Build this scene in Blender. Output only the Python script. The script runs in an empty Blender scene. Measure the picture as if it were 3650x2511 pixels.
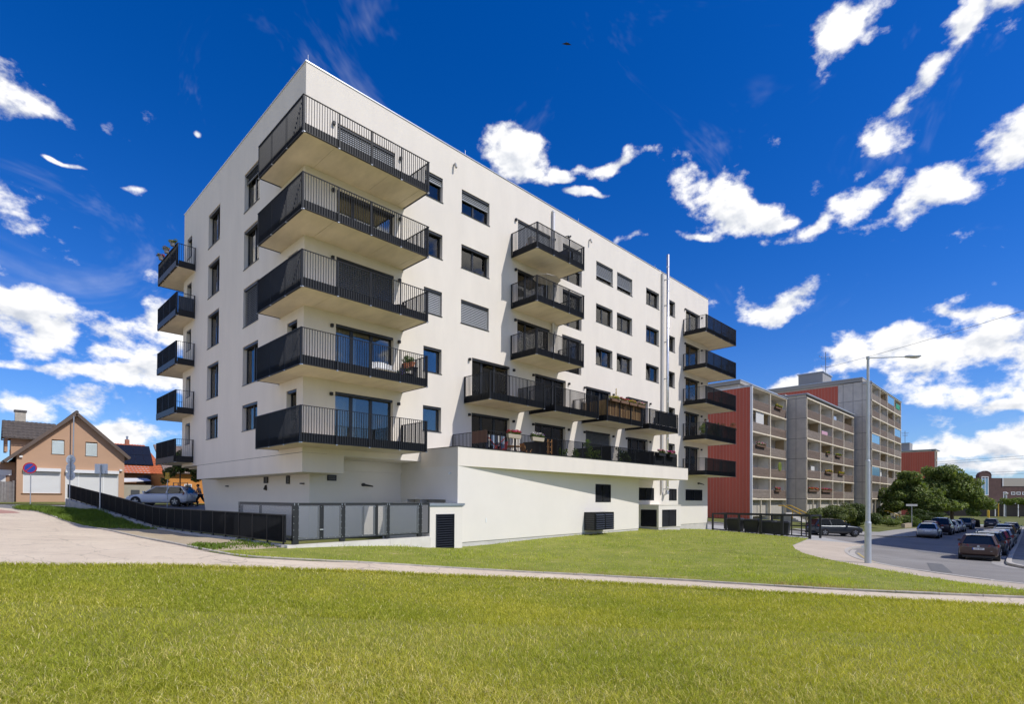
import bpy, bmesh, math, random
import numpy as np
from mathutils import Vector, Matrix, geometry
R = math.radians
random.seed(7); rng = np.random.default_rng(11)
scene = bpy.context.scene
col = scene.collection

# ------------------------------------------------------------------ camera
def cam_axes(yaw=.7901, pitch=.0092, roll=.0064):
    fw = np.array([math.sin(yaw), math.cos(yaw), 0]); rt = np.array([math.cos(yaw), -math.sin(yaw), 0]); up = np.array([0, 0, 1.])
    f2 = fw*math.cos(pitch)+up*math.sin(pitch); u2 = up*math.cos(pitch)-fw*math.sin(pitch)
    return rt*math.cos(roll)+u2*math.sin(roll), u2*math.cos(roll)-rt*math.sin(roll), f2
CAM = np.array([-10.0482, -22.4218, 1.6]); RT, UP, FW = cam_axes()
cd = bpy.data.cameras.new('camera'); co = bpy.data.objects.new('camera', cd); col.objects.link(co)
cd.sensor_width = 36; cd.sensor_fit = 'HORIZONTAL'; cd.lens = 36*1937.99/3650
cd.shift_x = 0; cd.shift_y = (1763.08-1255.5)/3650; cd.clip_start = .05; cd.clip_end = 5000
co.matrix_world = Matrix(((RT[0], UP[0], -FW[0], CAM[0]), (RT[1], UP[1], -FW[1], CAM[1]), (RT[2], UP[2], -FW[2], CAM[2]), (0, 0, 0, 1)))
scene.camera = co
def px_of(x, y, z=0.):           # used only to keep grass to the part of the lawn near the view
    d = np.stack([np.asarray(x)-CAM[0], np.asarray(y)-CAM[1], np.asarray(z)-CAM[2]], -1)
    w = d@FW
    return 1825+1937.99*(d@RT)/w, w
def ray_dir(px, py):
    d = RT*((px-1825)/1937.99)-UP*((py-1763.08)/1937.99)+FW
    return d/np.linalg.norm(d)

# ------------------------------------------------------------------ sun and sky
SUN = np.array([.76, -2.05, 2.62]); SUN /= np.linalg.norm(SUN)
sl = bpy.data.lights.new('sun', 'SUN'); so = bpy.data.objects.new('sun', sl); col.objects.link(so)
sl.energy = 3.5; sl.angle = R(.53); sl.color = (1, .955, .89)
so.rotation_euler = Vector(SUN).to_track_quat('Z', 'Y').to_euler(); so.location = (40, -90, 120)
SKY_STRENGTH = .14
scene.view_settings.view_transform = 'Standard'; scene.view_settings.look = 'None'
scene.view_settings.exposure = .06; scene.view_settings.gamma = 1; scene.view_settings.use_curve_mapping = False
scene.cycles.max_bounces = 7; scene.cycles.transparent_max_bounces = 12; scene.cycles.diffuse_bounces = 3; scene.cycles.glossy_bounces = 3
scene.cycles.use_denoising = True

def make_world():
    w = bpy.data.worlds.new('World'); scene.world = w; w.use_nodes = True
    w.cycles.sampling_method = 'MANUAL'; w.cycles.sample_map_resolution = 256
    nt = w.node_tree; N = nt.nodes; N.clear(); L = nt.links
    def nd(t, **k):
        n = N.new(t)
        for a, b in k.items(): setattr(n, a, b)
        return n
    def math_(op, a, b=None, c=None, clamp=False):
        n = nd('ShaderNodeMath', operation=op, use_clamp=clamp)
        for i, v in enumerate((a, b, c)):
            if v is None: continue
            if isinstance(v, (int, float)): n.inputs[i].default_value = v
            else: L.new(v, n.inputs[i])
        return n.outputs[0]
    out = nd('ShaderNodeOutputWorld'); bg = nd('ShaderNodeBackground'); L.new(bg.outputs[0], out.inputs[0])
    bg.inputs[1].default_value = SKY_STRENGTH
    sky = nd('ShaderNodeTexSky', sky_type='NISHITA'); sky.sun_disc = False
    sky.sun_elevation = math.asin(SUN[2]); sky.sun_rotation = math.atan2(SUN[0], SUN[1])
    sky.altitude = 300; sky.air_density = 1.0; sky.dust_density = .35; sky.ozone_density = 3.0
    hs = nd('ShaderNodeHueSaturation'); hs.inputs['Saturation'].default_value = 1.42; hs.inputs['Value'].default_value = 1.0
    L.new(sky.outputs[0], hs.inputs['Color'])
    geo = nd('ShaderNodeTexCoord'); D = geo.outputs['Generated']
    # drifting cumulus: soft cells on the dome, broken up by fractal noise
    S = 1.5733
    cells = [(90,735,200,66),(10,645,110,62),(210,760,95,52),(190,833,240,22),(390,850,100,24),(185,906,108,34),(300,985,74,24),(30,925,90,28),(340,745,80,50),
        (290,487,38,12),(170,418,38,9),(462,312,18,10),
        (1150,388,98,62),(1312,398,40,14),(1432,358,46,22),(1370,435,42,12),(1410,550,40,15),
        (1625,420,84,84),(1735,445,72,32),(1570,526,70,17),(1810,482,42,30),
        (1895,112,78,40),(2000,310,130,60),(2075,245,60,36),(1960,430,110,48),(2170,430,160,56),(2300,380,90,80),
        (2180,125,56,46),(2310,60,110,90),(2088,26,46,20),(2195,36,60,24),
        (1742,678,116,32),(2210,690,120,26),(2080,805,180,58),(2250,770,150,70),(2240,872,76,18),
        (1795,853,52,17),(2110,965,90,36),(2290,960,110,40),(2230,1018,140,24)]
    ell = []
    for a, b, rx, ry in cells:
        ell.append((ray_dir(a*S, b*S), a*S, b*S, rx*S, ry*S))
    spots = []
    for c, a, b, rx, ry in ell:
        spots.append((c, np.linalg.norm(ray_dir(a+rx, b)-c), np.linalg.norm(ray_dir(a, b+ry)-c)))
    rr = random.Random(3)
    for i in range(30):                                              # the same kind of sky all the way round
        az = rr.uniform(-math.pi, math.pi); el = abs(rr.gauss(.25, .25))+.04
        v = np.array([math.cos(az)*math.cos(el), math.sin(az)*math.cos(el), math.sin(el)])
        if v@FW > .62: continue
        spots.append((v, rr.uniform(.16, .42), rr.uniform(.06, .16)))
    wn = nd('ShaderNodeTexNoise'); wn.inputs['Scale'].default_value = 5.5; wn.inputs['Detail'].default_value = 3; L.new(D, wn.inputs['Vector'])
    wa = nd('ShaderNodeVectorMath', operation='MULTIPLY_ADD'); L.new(wn.outputs['Color'], wa.inputs[0]); wa.inputs[1].default_value = (.22, .22, .16)
    wb_ = nd('ShaderNodeVectorMath', operation='ADD'); L.new(D, wb_.inputs[0]); wb_.inputs[1].default_value = (-.11, -.11, -.08); L.new(wb_.outputs[0], wa.inputs[2])
    D = wa.outputs[0]
    best = None
    for c, sx, sy in spots:
        z = Vector(c); xx = Vector((-z.y, z.x, 0)).normalized(); yy = z.cross(xx)
        m = nd('ShaderNodeMapping', vector_type='TEXTURE')
        m.inputs['Location'].default_value = c; m.inputs['Rotation'].default_value = Matrix((xx, yy, z)).transposed().to_euler()
        m.inputs['Scale'].default_value = (sx*1.25, sy*1.25, 1.2)
        if best is None: L.new(D, m.inputs['Vector'])
        else:                                   # evaluated one after the other, so that the shader stays small
            sq = nd('ShaderNodeVectorMath', operation='MULTIPLY_ADD'); L.new(best, sq.inputs[0]); sq.inputs[1].default_value = (1e-7,)*3; L.new(D, sq.inputs[2]); L.new(sq.outputs[0], m.inputs['Vector'])
        ln = nd('ShaderNodeVectorMath', operation='LENGTH'); L.new(m.outputs[0], ln.inputs[0])
        best = ln.outputs['Value'] if best is None else math_('SMOOTH_MIN', best, ln.outputs['Value'], .25)
    def fbm(vec, scale, det, rough, dist=0.):
        n = nd('ShaderNodeTexNoise'); n.noise_dimensions = '3D'
        n.inputs['Scale'].default_value = scale; n.inputs['Detail'].default_value = det; n.inputs['Roughness'].default_value = rough; n.inputs['Distortion'].default_value = dist
        L.new(vec, n.inputs['Vector']); return n.outputs['Fac']
    st = nd('ShaderNodeMapping'); st.inputs['Scale'].default_value = (1, 1, 1.5); L.new(geo.outputs['Generated'], st.inputs['Vector'])
    n1 = fbm(st.outputs[0], 11, 8, .58, .0)
    off = nd('ShaderNodeVectorMath', operation='ADD'); off.inputs[1].default_value = (float(SUN[0])*.012, float(SUN[1])*.012, .022)
    L.new(st.outputs[0], off.inputs[0]); n2 = fbm(off.outputs[0], 11, 4, .58, .0)
    body = math_('SUBTRACT', 1., best)
    dens = math_('ADD', math_('MULTIPLY', body, 1.0), math_('MULTIPLY', math_('SUBTRACT', n1, .5), 4.2))
    mr = nd('ShaderNodeMapRange', interpolation_type='SMOOTHSTEP'); L.new(dens, mr.inputs['Value'])
    mr.inputs['From Min'].default_value = .0; mr.inputs['From Max'].default_value = .62
    # very thin veil
    vn = fbm(st.outputs[0], 3.2, 5, .68, 1.2)
    vr = nd('ShaderNodeMapRange', interpolation_type='SMOOTHSTEP'); L.new(vn, vr.inputs['Value'])
    vr.inputs['From Min'].default_value = .56; vr.inputs['From Max'].default_value = .80; vr.inputs['To Max'].default_value = .16
    rel = math_('SUBTRACT', n1, n2)
    lit = math_('MULTIPLY_ADD', rel, 3.2, .62)
    thick = math_('MULTIPLY', math_('MINIMUM', math_('MAXIMUM', dens, 0.), 1.2), -.14)
    lit = math_('ADD', lit, thick, clamp=True)
    cr = nd('ShaderNodeValToRGB'); L.new(lit, cr.inputs[0])
    cr.color_ramp.elements[0].position = .05; cr.color_ramp.elements[0].color = (4.3, 4.6, 5.2, 1)
    cr.color_ramp.elements[1].position = .72; cr.color_ramp.elements[1].color = (8.0, 7.9, 7.8, 1)
    alpha = math_('MAXIMUM', mr.outputs[0], vr.outputs[0])
    mx = nd('ShaderNodeMix', data_type='RGBA'); L.new(alpha, mx.inputs['Factor'])
    tn = nd('ShaderNodeMix', data_type='RGBA', blend_type='MULTIPLY'); tn.inputs['Factor'].default_value = 1; L.new(hs.outputs[0], tn.inputs['A']); tn.inputs['B'].default_value = (.42, .62, .98, 1)
    sx_ = nd('ShaderNodeSeparateXYZ'); L.new(geo.outputs['Generated'], sx_.inputs[0])
    hz = math_('POWER', math_('SUBTRACT', 1., math_('ABSOLUTE', sx_.outputs[2]), clamp=True), 9.)
    hm = nd('ShaderNodeMix', data_type='RGBA'); L.new(math_('MULTIPLY', hz, .55), hm.inputs['Factor']); L.new(tn.outputs['Result'], hm.inputs['A']); hm.inputs['B'].default_value = (3.6, 4.5, 5.6, 1)
    L.new(hm.outputs['Result'], mx.inputs['A']); L.new(cr.outputs[0], mx.inputs['B'])
    L.new(mx.outputs['Result'], bg.inputs[0])
make_world()

# ------------------------------------------------------------------ materials
MATS = {}
def mat(name, c, rough=.7, metal=0., var=.0, vscale=2., bump=0., bscale=60., c2=None, spec=.5, detail=6., stretch=None, emit=None, coat=0., band=None):
    if name in MATS: return MATS[name]
    m = bpy.data.materials.new(name); m.use_nodes = True; nt = m.node_tree; N = nt.nodes; L = nt.links
    b = N['Principled BSDF']; b.inputs['Roughness'].default_value = rough; b.inputs['Metallic'].default_value = metal
    b.inputs['Specular IOR Level'].default_value = spec; b.inputs['Coat Weight'].default_value = coat
    b.inputs['Base Color'].default_value = (*c, 1)
    tc = N.new('ShaderNodeTexCoord'); vec = tc.outputs['Object']
    if stretch:
        mp = N.new('ShaderNodeMapping'); mp.inputs['Scale'].default_value = stretch; L.new(vec, mp.inputs['Vector']); vec = mp.outputs[0]
    if var or c2:
        n = N.new('ShaderNodeTexNoise'); n.inputs['Scale'].default_value = vscale; n.inputs['Detail'].default_value = detail; n.inputs['Roughness'].default_value = .62
        L.new(vec, n.inputs['Vector'])
        r = N.new('ShaderNodeValToRGB'); L.new(n.outputs['Fac'], r.inputs[0])
        r.color_ramp.elements[0].position = .33; r.color_ramp.elements[1].position = .68
        a = c2 or tuple(x*(1-var) for x in c); d = c if c2 else tuple(min(1, x*(1+var*.5)) for x in c)
        r.color_ramp.elements[0].color = (*a, 1); r.color_ramp.elements[1].color = (*d, 1)
        L.new(r.outputs[0], b.inputs['Base Color'])
    if bump:
        n2 = N.new('ShaderNodeTexNoise'); n2.inputs['Scale'].default_value = bscale; n2.inputs['Detail'].default_value = 4; L.new(vec, n2.inputs['Vector'])
        bp = N.new('ShaderNodeBump'); bp.inputs['Strength'].default_value = bump; bp.inputs['Distance'].default_value = .02
        L.new(n2.outputs['Fac'], bp.inputs['Height']); L.new(bp.outputs[0], b.inputs['Normal'])
    if emit: b.inputs['Emission Color'].default_value = (*emit, 1); b.inputs['Emission Strength'].default_value = 1
    MATS[name] = m; return m
def glass(name, tint, base=.16, rough=0.):
    m = bpy.data.materials.new(name); m.use_nodes = True; nt = m.node_tree; N = nt.nodes; L = nt.links; N.clear()
    o = N.new('ShaderNodeOutputMaterial'); t = N.new('ShaderNodeBsdfTransparent'); t.inputs[0].default_value = (*tint, 1)
    g = N.new('ShaderNodeBsdfGlossy'); g.inputs['Roughness'].default_value = rough; g.inputs[0].default_value = (.92, .88, .82, 1)
    f = N.new('ShaderNodeFresnel'); f.inputs['IOR'].default_value = 1.52
    a = N.new('ShaderNodeMath'); a.operation = 'MULTIPLY_ADD'; a.inputs[1].default_value = 1.1; a.inputs[2].default_value = base; a.use_clamp = True
    L.new(f.outputs[0], a.inputs[0]); x = N.new('ShaderNodeMixShader'); L.new(a.outputs[0], x.inputs[0]); L.new(t.outputs[0], x.inputs[1]); L.new(g.outputs[0], x.inputs[2]); L.new(x.outputs[0], o.inputs[0])
    MATS[name] = m; return m
def leafmat(name, attr='col', trans=.35, rough=.55):
    m = bpy.data.materials.new(name); m.use_nodes = True; nt = m.node_tree; N = nt.nodes; L = nt.links; N.clear()
    o = N.new('ShaderNodeOutputMaterial'); a = N.new('ShaderNodeAttribute'); a.attribute_name = attr
    p = N.new('ShaderNodeBsdfPrincipled'); p.inputs['Roughness'].default_value = rough; p.inputs['Specular IOR Level'].default_value = .3
    L.new(a.outputs['Color'], p.inputs['Base Color'])
    t = N.new('ShaderNodeBsdfTranslucent'); g = N.new('ShaderNodeMix'); g.data_type = 'RGBA'; g.blend_type = 'MULTIPLY'; g.inputs['Factor'].default_value = 1
    L.new(a.outputs['Color'], g.inputs['A']); g.inputs['B'].default_value = (1.25, 1.3, .5, 1); L.new(g.outputs['Result'], t.inputs[0])
    x = N.new('ShaderNodeMixShader'); x.inputs[0].default_value = trans; L.new(p.outputs[0], x.inputs[1]); L.new(t.outputs[0], x.inputs[2]); L.new(x.outputs[0], o.inputs[0])
    MATS[name] = m; return m
plaster = mat('plaster', (.80, .735, .65), .88, var=.05, vscale=.9, stretch=(1, 1, .3), bump=.12, bscale=120, detail=8)
plaster_gf = mat('plaster_ground', (.79, .745, .68), .88, var=.03, vscale=.6, bump=.12, bscale=120, detail=8)
plinth_m = mat('plinth_render', (.60, .575, .54), .9, var=.12, vscale=1.2, bump=.2, bscale=80)
anthr = mat('anthracite_metal', (.012, .0135, .017), .45, .0, spec=.35)
anthr_f = mat('anthracite_frame', (.024, .026, .031), .38)
mesh_dark = mat('dark_steel', (.028, .030, .033), .45, .3)
conc_soffit = mat('balcony_concrete', (.70, .61, .46), .85, var=.16, vscale=1.4, bump=.15, bscale=30, stretch=(1, .35, 1), detail=9)
conc = mat('concrete', (.46, .45, .43), .9, var=.15, vscale=1.5, bump=.2, bscale=40)
conc_white = mat('concrete_white', (.72, .68, .62), .85, var=.10, vscale=2, bump=.15, bscale=50)
zinc = mat('zinc', (.55, .57, .60), .35, .8, var=.1, vscale=3)
steel = mat('stainless', (.80, .80, .80), .36, .9)
galv = mat('galvanised', (.52, .55, .58), .42, .65, var=.12, vscale=6)
blind_m = mat('blind_slat', (.17, .185, .205), .45, .4)
blind_l = mat('blind_slat_light', (.30, .315, .335), .45, .3)
room_m = mat('room_wall', (.66, .60, .50), .9)
room_f = mat('room_floor', (.25, .17, .10), .6)
curtain_m = mat('curtain', (.74, .73, .70), .9)
glz = glass('window_glass', (.80, .83, .83), .05)
glz_fence = glass('mesh_screen', (.5, .5, .52), .0, .4)
car_glass = mat('car_glass', (.010, .013, .016), .04, spec=.7)
white_p = mat('white_paint', (.80, .80, .79), .4)
black_p = mat('black_plastic', (.016, .016, .018), .5)
rubber = mat('rubber', (.018, .018, .019), .85)
wood = mat('garden_wood', (.42, .25, .11), .7, var=.25, vscale=6, stretch=(1, 1, .2))
terracotta = mat('terracotta', (.42, .15, .07), .8)
yellow_p = mat('yellow_paint', (.70, .42, .03), .5)
skin = mat('skin', (.55, .33, .24), .6)
leaf = leafmat('leaves'); grassm = leafmat('grass_blades', trans=.42, rough=.7); petal = leafmat('petals', trans=.2)

# ------------------------------------------------------------------ mesh building
LOCALS = set()
PF = lambda u, d, z: (u, d, z)              # front facade: u = x, d = inwards (+y)
PL = lambda u, d, z: (d, u, z)              # side facade: u = y, d = inwards (+x)
class MB:
    def __init__(s): s.v = []; s.f = []
    def quad(s, *p): i = len(s.v); s.v += [tuple(map(float, q)) for q in p]; s.f.append(tuple(range(i, i+len(p)))); return s
    def box(s, x0, x1, y0, y1, z0, z1, P=None):
        c = [(x, y, z) for z in (z0, z1) for y in (y0, y1) for x in (x0, x1)]
        return s.hexa(c, P)
    def hexa(s, c, P=None):
        if P: c = [P(*q) for q in c]
        i = len(s.v); s.v += [tuple(map(float, q)) for q in c]
        s.f += [(i, i+2, i+3, i+1), (i+4, i+5, i+7, i+6), (i, i+1, i+5, i+4), (i+2, i+6, i+7, i+3), (i, i+4, i+6, i+2), (i+1, i+3, i+7, i+5)]; return s
    def bar(s, a, b, w, h, up=(0, 0, 1)):            # box section bar from a to b, w across, h along up
        a = Vector(a); b = Vector(b); t = (b-a).normalized(); u = Vector(up)
        if abs(t.dot(u)) > .98: u = Vector((1, 0, 0))
        sd = t.cross(u).normalized(); u = sd.cross(t).normalized(); sd = sd*w/2; u = u*h/2
        return s.hexa([a-sd-u, b-sd-u, a+sd-u, b+sd-u, a-sd+u, b-sd+u, a+sd+u, b+sd+u])
    def cyl(s, a, b, r0, r1=None, n=10, caps=True):
        r1 = r0 if r1 is None else r1; a = Vector(a); b = Vector(b); t = (b-a).normalized()
        u = t.orthogonal().normalized(); w = t.cross(u); i = len(s.v)
        for p, r in ((a, r0), (b, r1)):
            for k in range(n):
                an = 2*math.pi*k/n; s.v.append(tuple(p+u*math.cos(an)*r+w*math.sin(an)*r))
        for k in range(n): s.f.append((i+k, i+(k+1) % n, i+n+(k+1) % n, i+n+k))
        if caps: s.f.append(tuple(range(i+n-1, i-1, -1))); s.f.append(tuple(range(i+n, i+2*n)))
        return s
    def tube(s, pts, rs, n=8):
        if not isinstance(rs, (list, tuple)): rs = [rs]*len(pts)
        for k in range(len(pts)-1): s.cyl(pts[k], pts[k+1], rs[k], rs[k+1], n)
        return s
    def prism(s, poly, z0, z1, P=None):               # poly: ccw (x, y) list
        n = len(poly); i = len(s.v); q = [(x, y, z) for z in (z0, z1) for x, y in poly]
        if P: q = [P(*t) for t in q]
        s.v += [tuple(map(float, t)) for t in q]
        s.f.append(tuple(range(i+n-1, i-1, -1))); s.f.append(tuple(range(i+n, i+2*n)))
        for k in range(n): s.f.append((i+k, i+(k+1) % n, i+n+(k+1) % n, i+n+k))
        return s
    def ext(s, poly, a, b, P):                        # poly in (u, z), extruded along d from a to b
        n = len(poly); i = len(s.v); s.v += [tuple(map(float, P(u, d, z))) for d in (a, b) for u, z in poly]
        s.f.append(tuple(range(i+n-1, i-1, -1))); s.f.append(tuple(range(i+n, i+2*n)))
        for k in range(n): s.f.append((i+k, i+(k+1) % n, i+n+(k+1) % n, i+n+k))
        return s
    def ball(s, c, r, n=8, m=6, sc=(1, 1, 1)):
        i = len(s.v)
        for a in range(m+1):
            th = math.pi*a/m
            for b in range(n):
                ph = 2*math.pi*b/n; s.v.append((c[0]+r*sc[0]*math.sin(th)*math.cos(ph), c[1]+r*sc[1]*math.sin(th)*math.sin(ph), c[2]+r*sc[2]*math.cos(th)))
        for a in range(m):
            for b in range(n): s.f.append((i+a*n+b, i+(a+1)*n+b, i+(a+1)*n+(b+1) % n, i+a*n+(b+1) % n))
        return s
    def build(s, name, m, parent=None, kind=None, org=None, smooth=False, bevel=0):
        me = bpy.data.meshes.new(name); v = s.v
        if org is not None: v = [(a-org[0], b-org[1], c-org[2]) for a, b, c in v]
        me.from_pydata(v, [], s.f); bm = bmesh.new(); bm.from_mesh(me); bmesh.ops.recalc_face_normals(bm, faces=bm.faces)
        if bevel: bmesh.ops.bevel(bm, geom=list(bm.edges), offset=bevel, segments=1, affect='EDGES')
        bm.to_mesh(me); bm.free()
        if smooth: me.polygons.foreach_set('use_smooth', [True]*len(me.polygons))
        me.materials.append(m if not isinstance(m, str) else MATS[m])
        return link(name, me, parent, kind, org)
def link(name, me, parent=None, kind=None, org=None):
    o = bpy.data.objects.new(name, me); col.objects.link(o)
    if org is not None: o.location = org
    if parent is not None:
        o.parent = parent
        r = parent
        while r.parent: r = r.parent
        if r.name not in LOCALS: o.matrix_parent_inverse = world_m(parent).inverted()
    if kind: o['kind'] = kind
    return o
def world_m(o):
    m = Matrix.LocRotScale(o.location, o.rotation_euler, o.scale)
    if o.parent: m = world_m(o.parent)@o.matrix_parent_inverse@m
    return m
def tag(o, label, cat, group=None):
    o['label'] = label; o['category'] = cat
    if group: o['group'] = group
    return o
def thing(name, label, cat, loc=(0, 0, 0), rz=0., group=None, local=False, scale=1.):
    o = bpy.data.objects.new(name, None); col.objects.link(o); o.location = loc; o.rotation_euler = (0, 0, rz); o.scale = (scale,)*3; o.empty_display_size = .2
    if local: LOCALS.add(o.name)
    return tag(o, label, cat, group)
def struct(o): o['kind'] = 'structure'; return o

# ------------------------------------------------------------------ terrain
CP = np.array([(-10,-22.4,0),(-14,-27,.1),(-6,-27,-.05),(-14,-18,.05),(5,-3.45,-.62),(6.6,-3.1,-.68),(11.3,-2.9,-.62),(23.9,-1.6,-.6),(27,-1.9,-.65),(38.3,-.4,-1.1),(38.2,-8.6,-1.44),
(-2.1,-3.6,-.2),(0,-3.6,-.25),(2.5,-3.6,-.38),(0,-9,-.72),(8,-22,-.85),(-4.5,8,.0),(-2.8,5,-.13),(-3,11,-.10),(-3.7,17.7,.15),(-4.8,29,.6),(-8,23,.62),(0,24,.93),(-4,37,1.1),(-9,5,.2),(-12,15,.55),(-15,25,.9),(10,30,.8),(40,30,-.3),(60,4,-.8),(75,20,-.6),
(28.5,-19,-1.55),(55,-14,-1.95),(90,-24,-2.75),(120,-40,-2.5),(40,-30,-1.7),(20,-22,-1.25),(15,-32,-1.0),(0,-40,0),(-30,-10,.6),(-40,30,1.5),(0,80,1.6),(160,0,-2.4),(150,80,-2),(-80,0,1),(40,-80,-1.5),(170,-60,-2.2)], float)
def _tps(cp):
    n = len(cp); d = np.linalg.norm(cp[:, None, :2]-cp[None, :, :2], axis=2); K = np.where(d > 0, d*d*np.log(d+1e-9), 0)
    P = np.c_[np.ones(n), cp[:, :2]]; A = np.zeros((n+3, n+3)); A[:n, :n] = K+.2*np.eye(n); A[:n, n:] = P; A[n:, :n] = P.T
    return np.linalg.solve(A, np.r_[cp[:, 2], 0, 0, 0])
TW = _tps(CP)
def terr(x, y):
    x = np.asarray(x, float); y = np.asarray(y, float); sh = x.shape; xf = x.ravel(); yf = y.ravel(); out = np.empty_like(xf)
    for i in range(0, len(xf), 20000):
        d = np.hypot(CP[None, :, 0]-xf[i:i+20000, None], CP[None, :, 1]-yf[i:i+20000, None])
        out[i:i+20000] = (np.where(d > 0, d*d*np.log(d+1e-9), 0)@TW[:-3])+TW[-3]+TW[-2]*xf[i:i+20000]+TW[-1]*yf[i:i+20000]
    r = np.hypot(xf-40, yf); t = np.clip((r-120)/160, 0, 1); t = t*t*(3-2*t)
    out = out*(1-t)+np.clip(-1.2-xf*.006, -3, 1)*t
    return out.reshape(sh)
def gz(x, y): return float(terr(np.array([x]), np.array([y]))[0])

LOWER = [(-60, 14), (-30, 4), (-14, -3.6), (-9.44, -5.33), (-8.24, -5.91), (-6.88, -6.1), (-3.93, -7.62), (-1.1, -8.63), (1.74, -10.76), (3.0, -12.5), (3.9, -14.5), (5.0, -17.2), (5.75, -19.27), (6.93, -21.99), (9.5, -26), (13, -33), (16, -60)]
KERB = [(-7.53, 30.68), (-6.4, 20.5), (-5.8, 15.5), (-5.45, 9.5), (-5.2, 4.5), (-5.0, .76), (-4.57, -3.47), (-4.02, -5.0), (-2.49, -6.09), (-.38, -7.01), (1.79, -8.5), (3.55, -10.3), (5.3, -12.9), (6.26, -15.2), (6.95, -17.2), (7.95, -19.46), (9.44, -21.92), (11.5, -25.5), (15.5, -33), (18, -60)]
LAWN_R = [(38.2, -8.5), (36, -9.0), (30.79, -10.12), (26, -11.1), (23, -12.2), (20.65, -13.3), (18.4, -14.9), (16.69, -16.56), (15.2, -17.95), (13.65, -19.51), (12.67, -20.6), (11.9, -21.87), (13.2, -25.2), (16.5, -33), (19, -60)]
ROADK = [(33.7, -13.09), (30, -13.3), (27.0, -13.8), (24.11, -14.63), (22, -15.3), (20.11, -16.12), (18.75, -17.1), (17.3, -18.27), (16.0, -19.62), (15.1, -20.76), (14.3, -22.0), (14.6, -25), (18, -33), (20.5, -60)]
RK = [(25.0, -60), (23.5, -34), (23.2, -26), (24.0, -22.8), (25.42, -21.52), (28, -20.8), (30.77, -20.64), (47, -20.34), (71.36, -19.9), (110.8, -19.13), (118, -19)]
LK = [(118, -12.0), (90, -12.3), (62, -12.7), (57.69, -12.77), (54.04, -11.06), (51.79, -9.0), (50.6, -4), (50, 20)]
POLY = {
 'path': LOWER[1:]+[(18, -60)]+KERB[::-1][1:]+[(-9.5, 33.4), (-30, 33)],
 'front_lawn': [(-60, -60), (16, -60)]+LOWER[::-1][1:],
 'lawn': KERB[6:]+LAWN_R[::-1]+[(38.2, 1), (6, 1), (4.2, -3.2), (-2.04, -3.2)],
 'verge': KERB[:7]+[(-2.04, -3.2), (-2.2, .6), (-2.6, 5.2), (-2.75, 11.4), (-3.4, 17.7), (-4.7, 29.3)],
 'pavement': [q for q in LAWN_R[1:]]+ROADK[::-1]+[(35.97, -12.84), (36.77, -11.15)],
 'driveway': [(38.2, -8.5), (36, -9.0), (36.77, -11.15), (35.97, -12.84), (40.2, -10.2), (44.7, -6.9), (46.5, 0), (46.5, 20), (38.3, 20), (38.2, 1)],
 'road': ROADK[::-1]+[(35.97, -12.84), (40.2, -10.2), (44.7, -6.9), (46.5, 0), (46.5, 20), (50, 20)]+LK[::-1][1:]+RK[::-1],
 'far_pavement': LK[:7]+[(52, -3), (54.5, -6.5), (60, -9.2), (118, -9)],
 'side_pavement': RK[3:]+[(118, -24), (70, -25), (36, -25.5), (26, -27), (23.2, -26)],
 'street': [(-60, 34), (-9.5, 33.4), (-7.53, 30.68), (-4.7, 29.3), (-3.2, 18.5), (1, 20), (12, 20.5), (38, 22), (38, 27), (10, 27), (1.5, 29), (-2, 33.4), (-7, 35.6), (-60, 37)],
}
def inpoly(x, y, poly):
    x = np.asarray(x); y = np.asarray(y); c = np.zeros(x.shape, bool); n = len(poly)
    for i in range(n):
        x0, y0 = poly[i]; x1, y1 = poly[i-1]
        if y0 == y1: continue
        k = ((y0 > y) != (y1 > y)) & (x < (x1-x0)*(y-y0)/(y1-y0)+x0); c ^= k
    return c
def densify(p, step, closed=True):
    o = []; n = len(p)
    for i in range(n if closed else n-1):
        a = np.array(p[i], float); b = np.array(p[(i+1) % n], float); k = max(1, int(np.hypot(*(b-a))/step))
        o += [tuple(a+(b-a)*j/k) for j in range(k)]
    if not closed: o.append(tuple(p[-1]))
    return o
def smooth_line(p, it=2):
    for _ in range(it):
        q = [p[0]]
        for a, b in zip(p[:-1], p[1:]): q += [(a[0]*.75+b[0]*.25, a[1]*.75+b[1]*.25), (a[0]*.25+b[0]*.75, a[1]*.25+b[1]*.75)]
        q.append(p[-1]); p = q
    return p
OFF = {'path': 0., 'front_lawn': .02, 'lawn': .02, 'verge': .01, 'pavement': .0, 'driveway': -.03, 'road': -.10, 'far_pavement': 0., 'side_pavement': 0., 'street': -.05, 'ground': .0}
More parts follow.
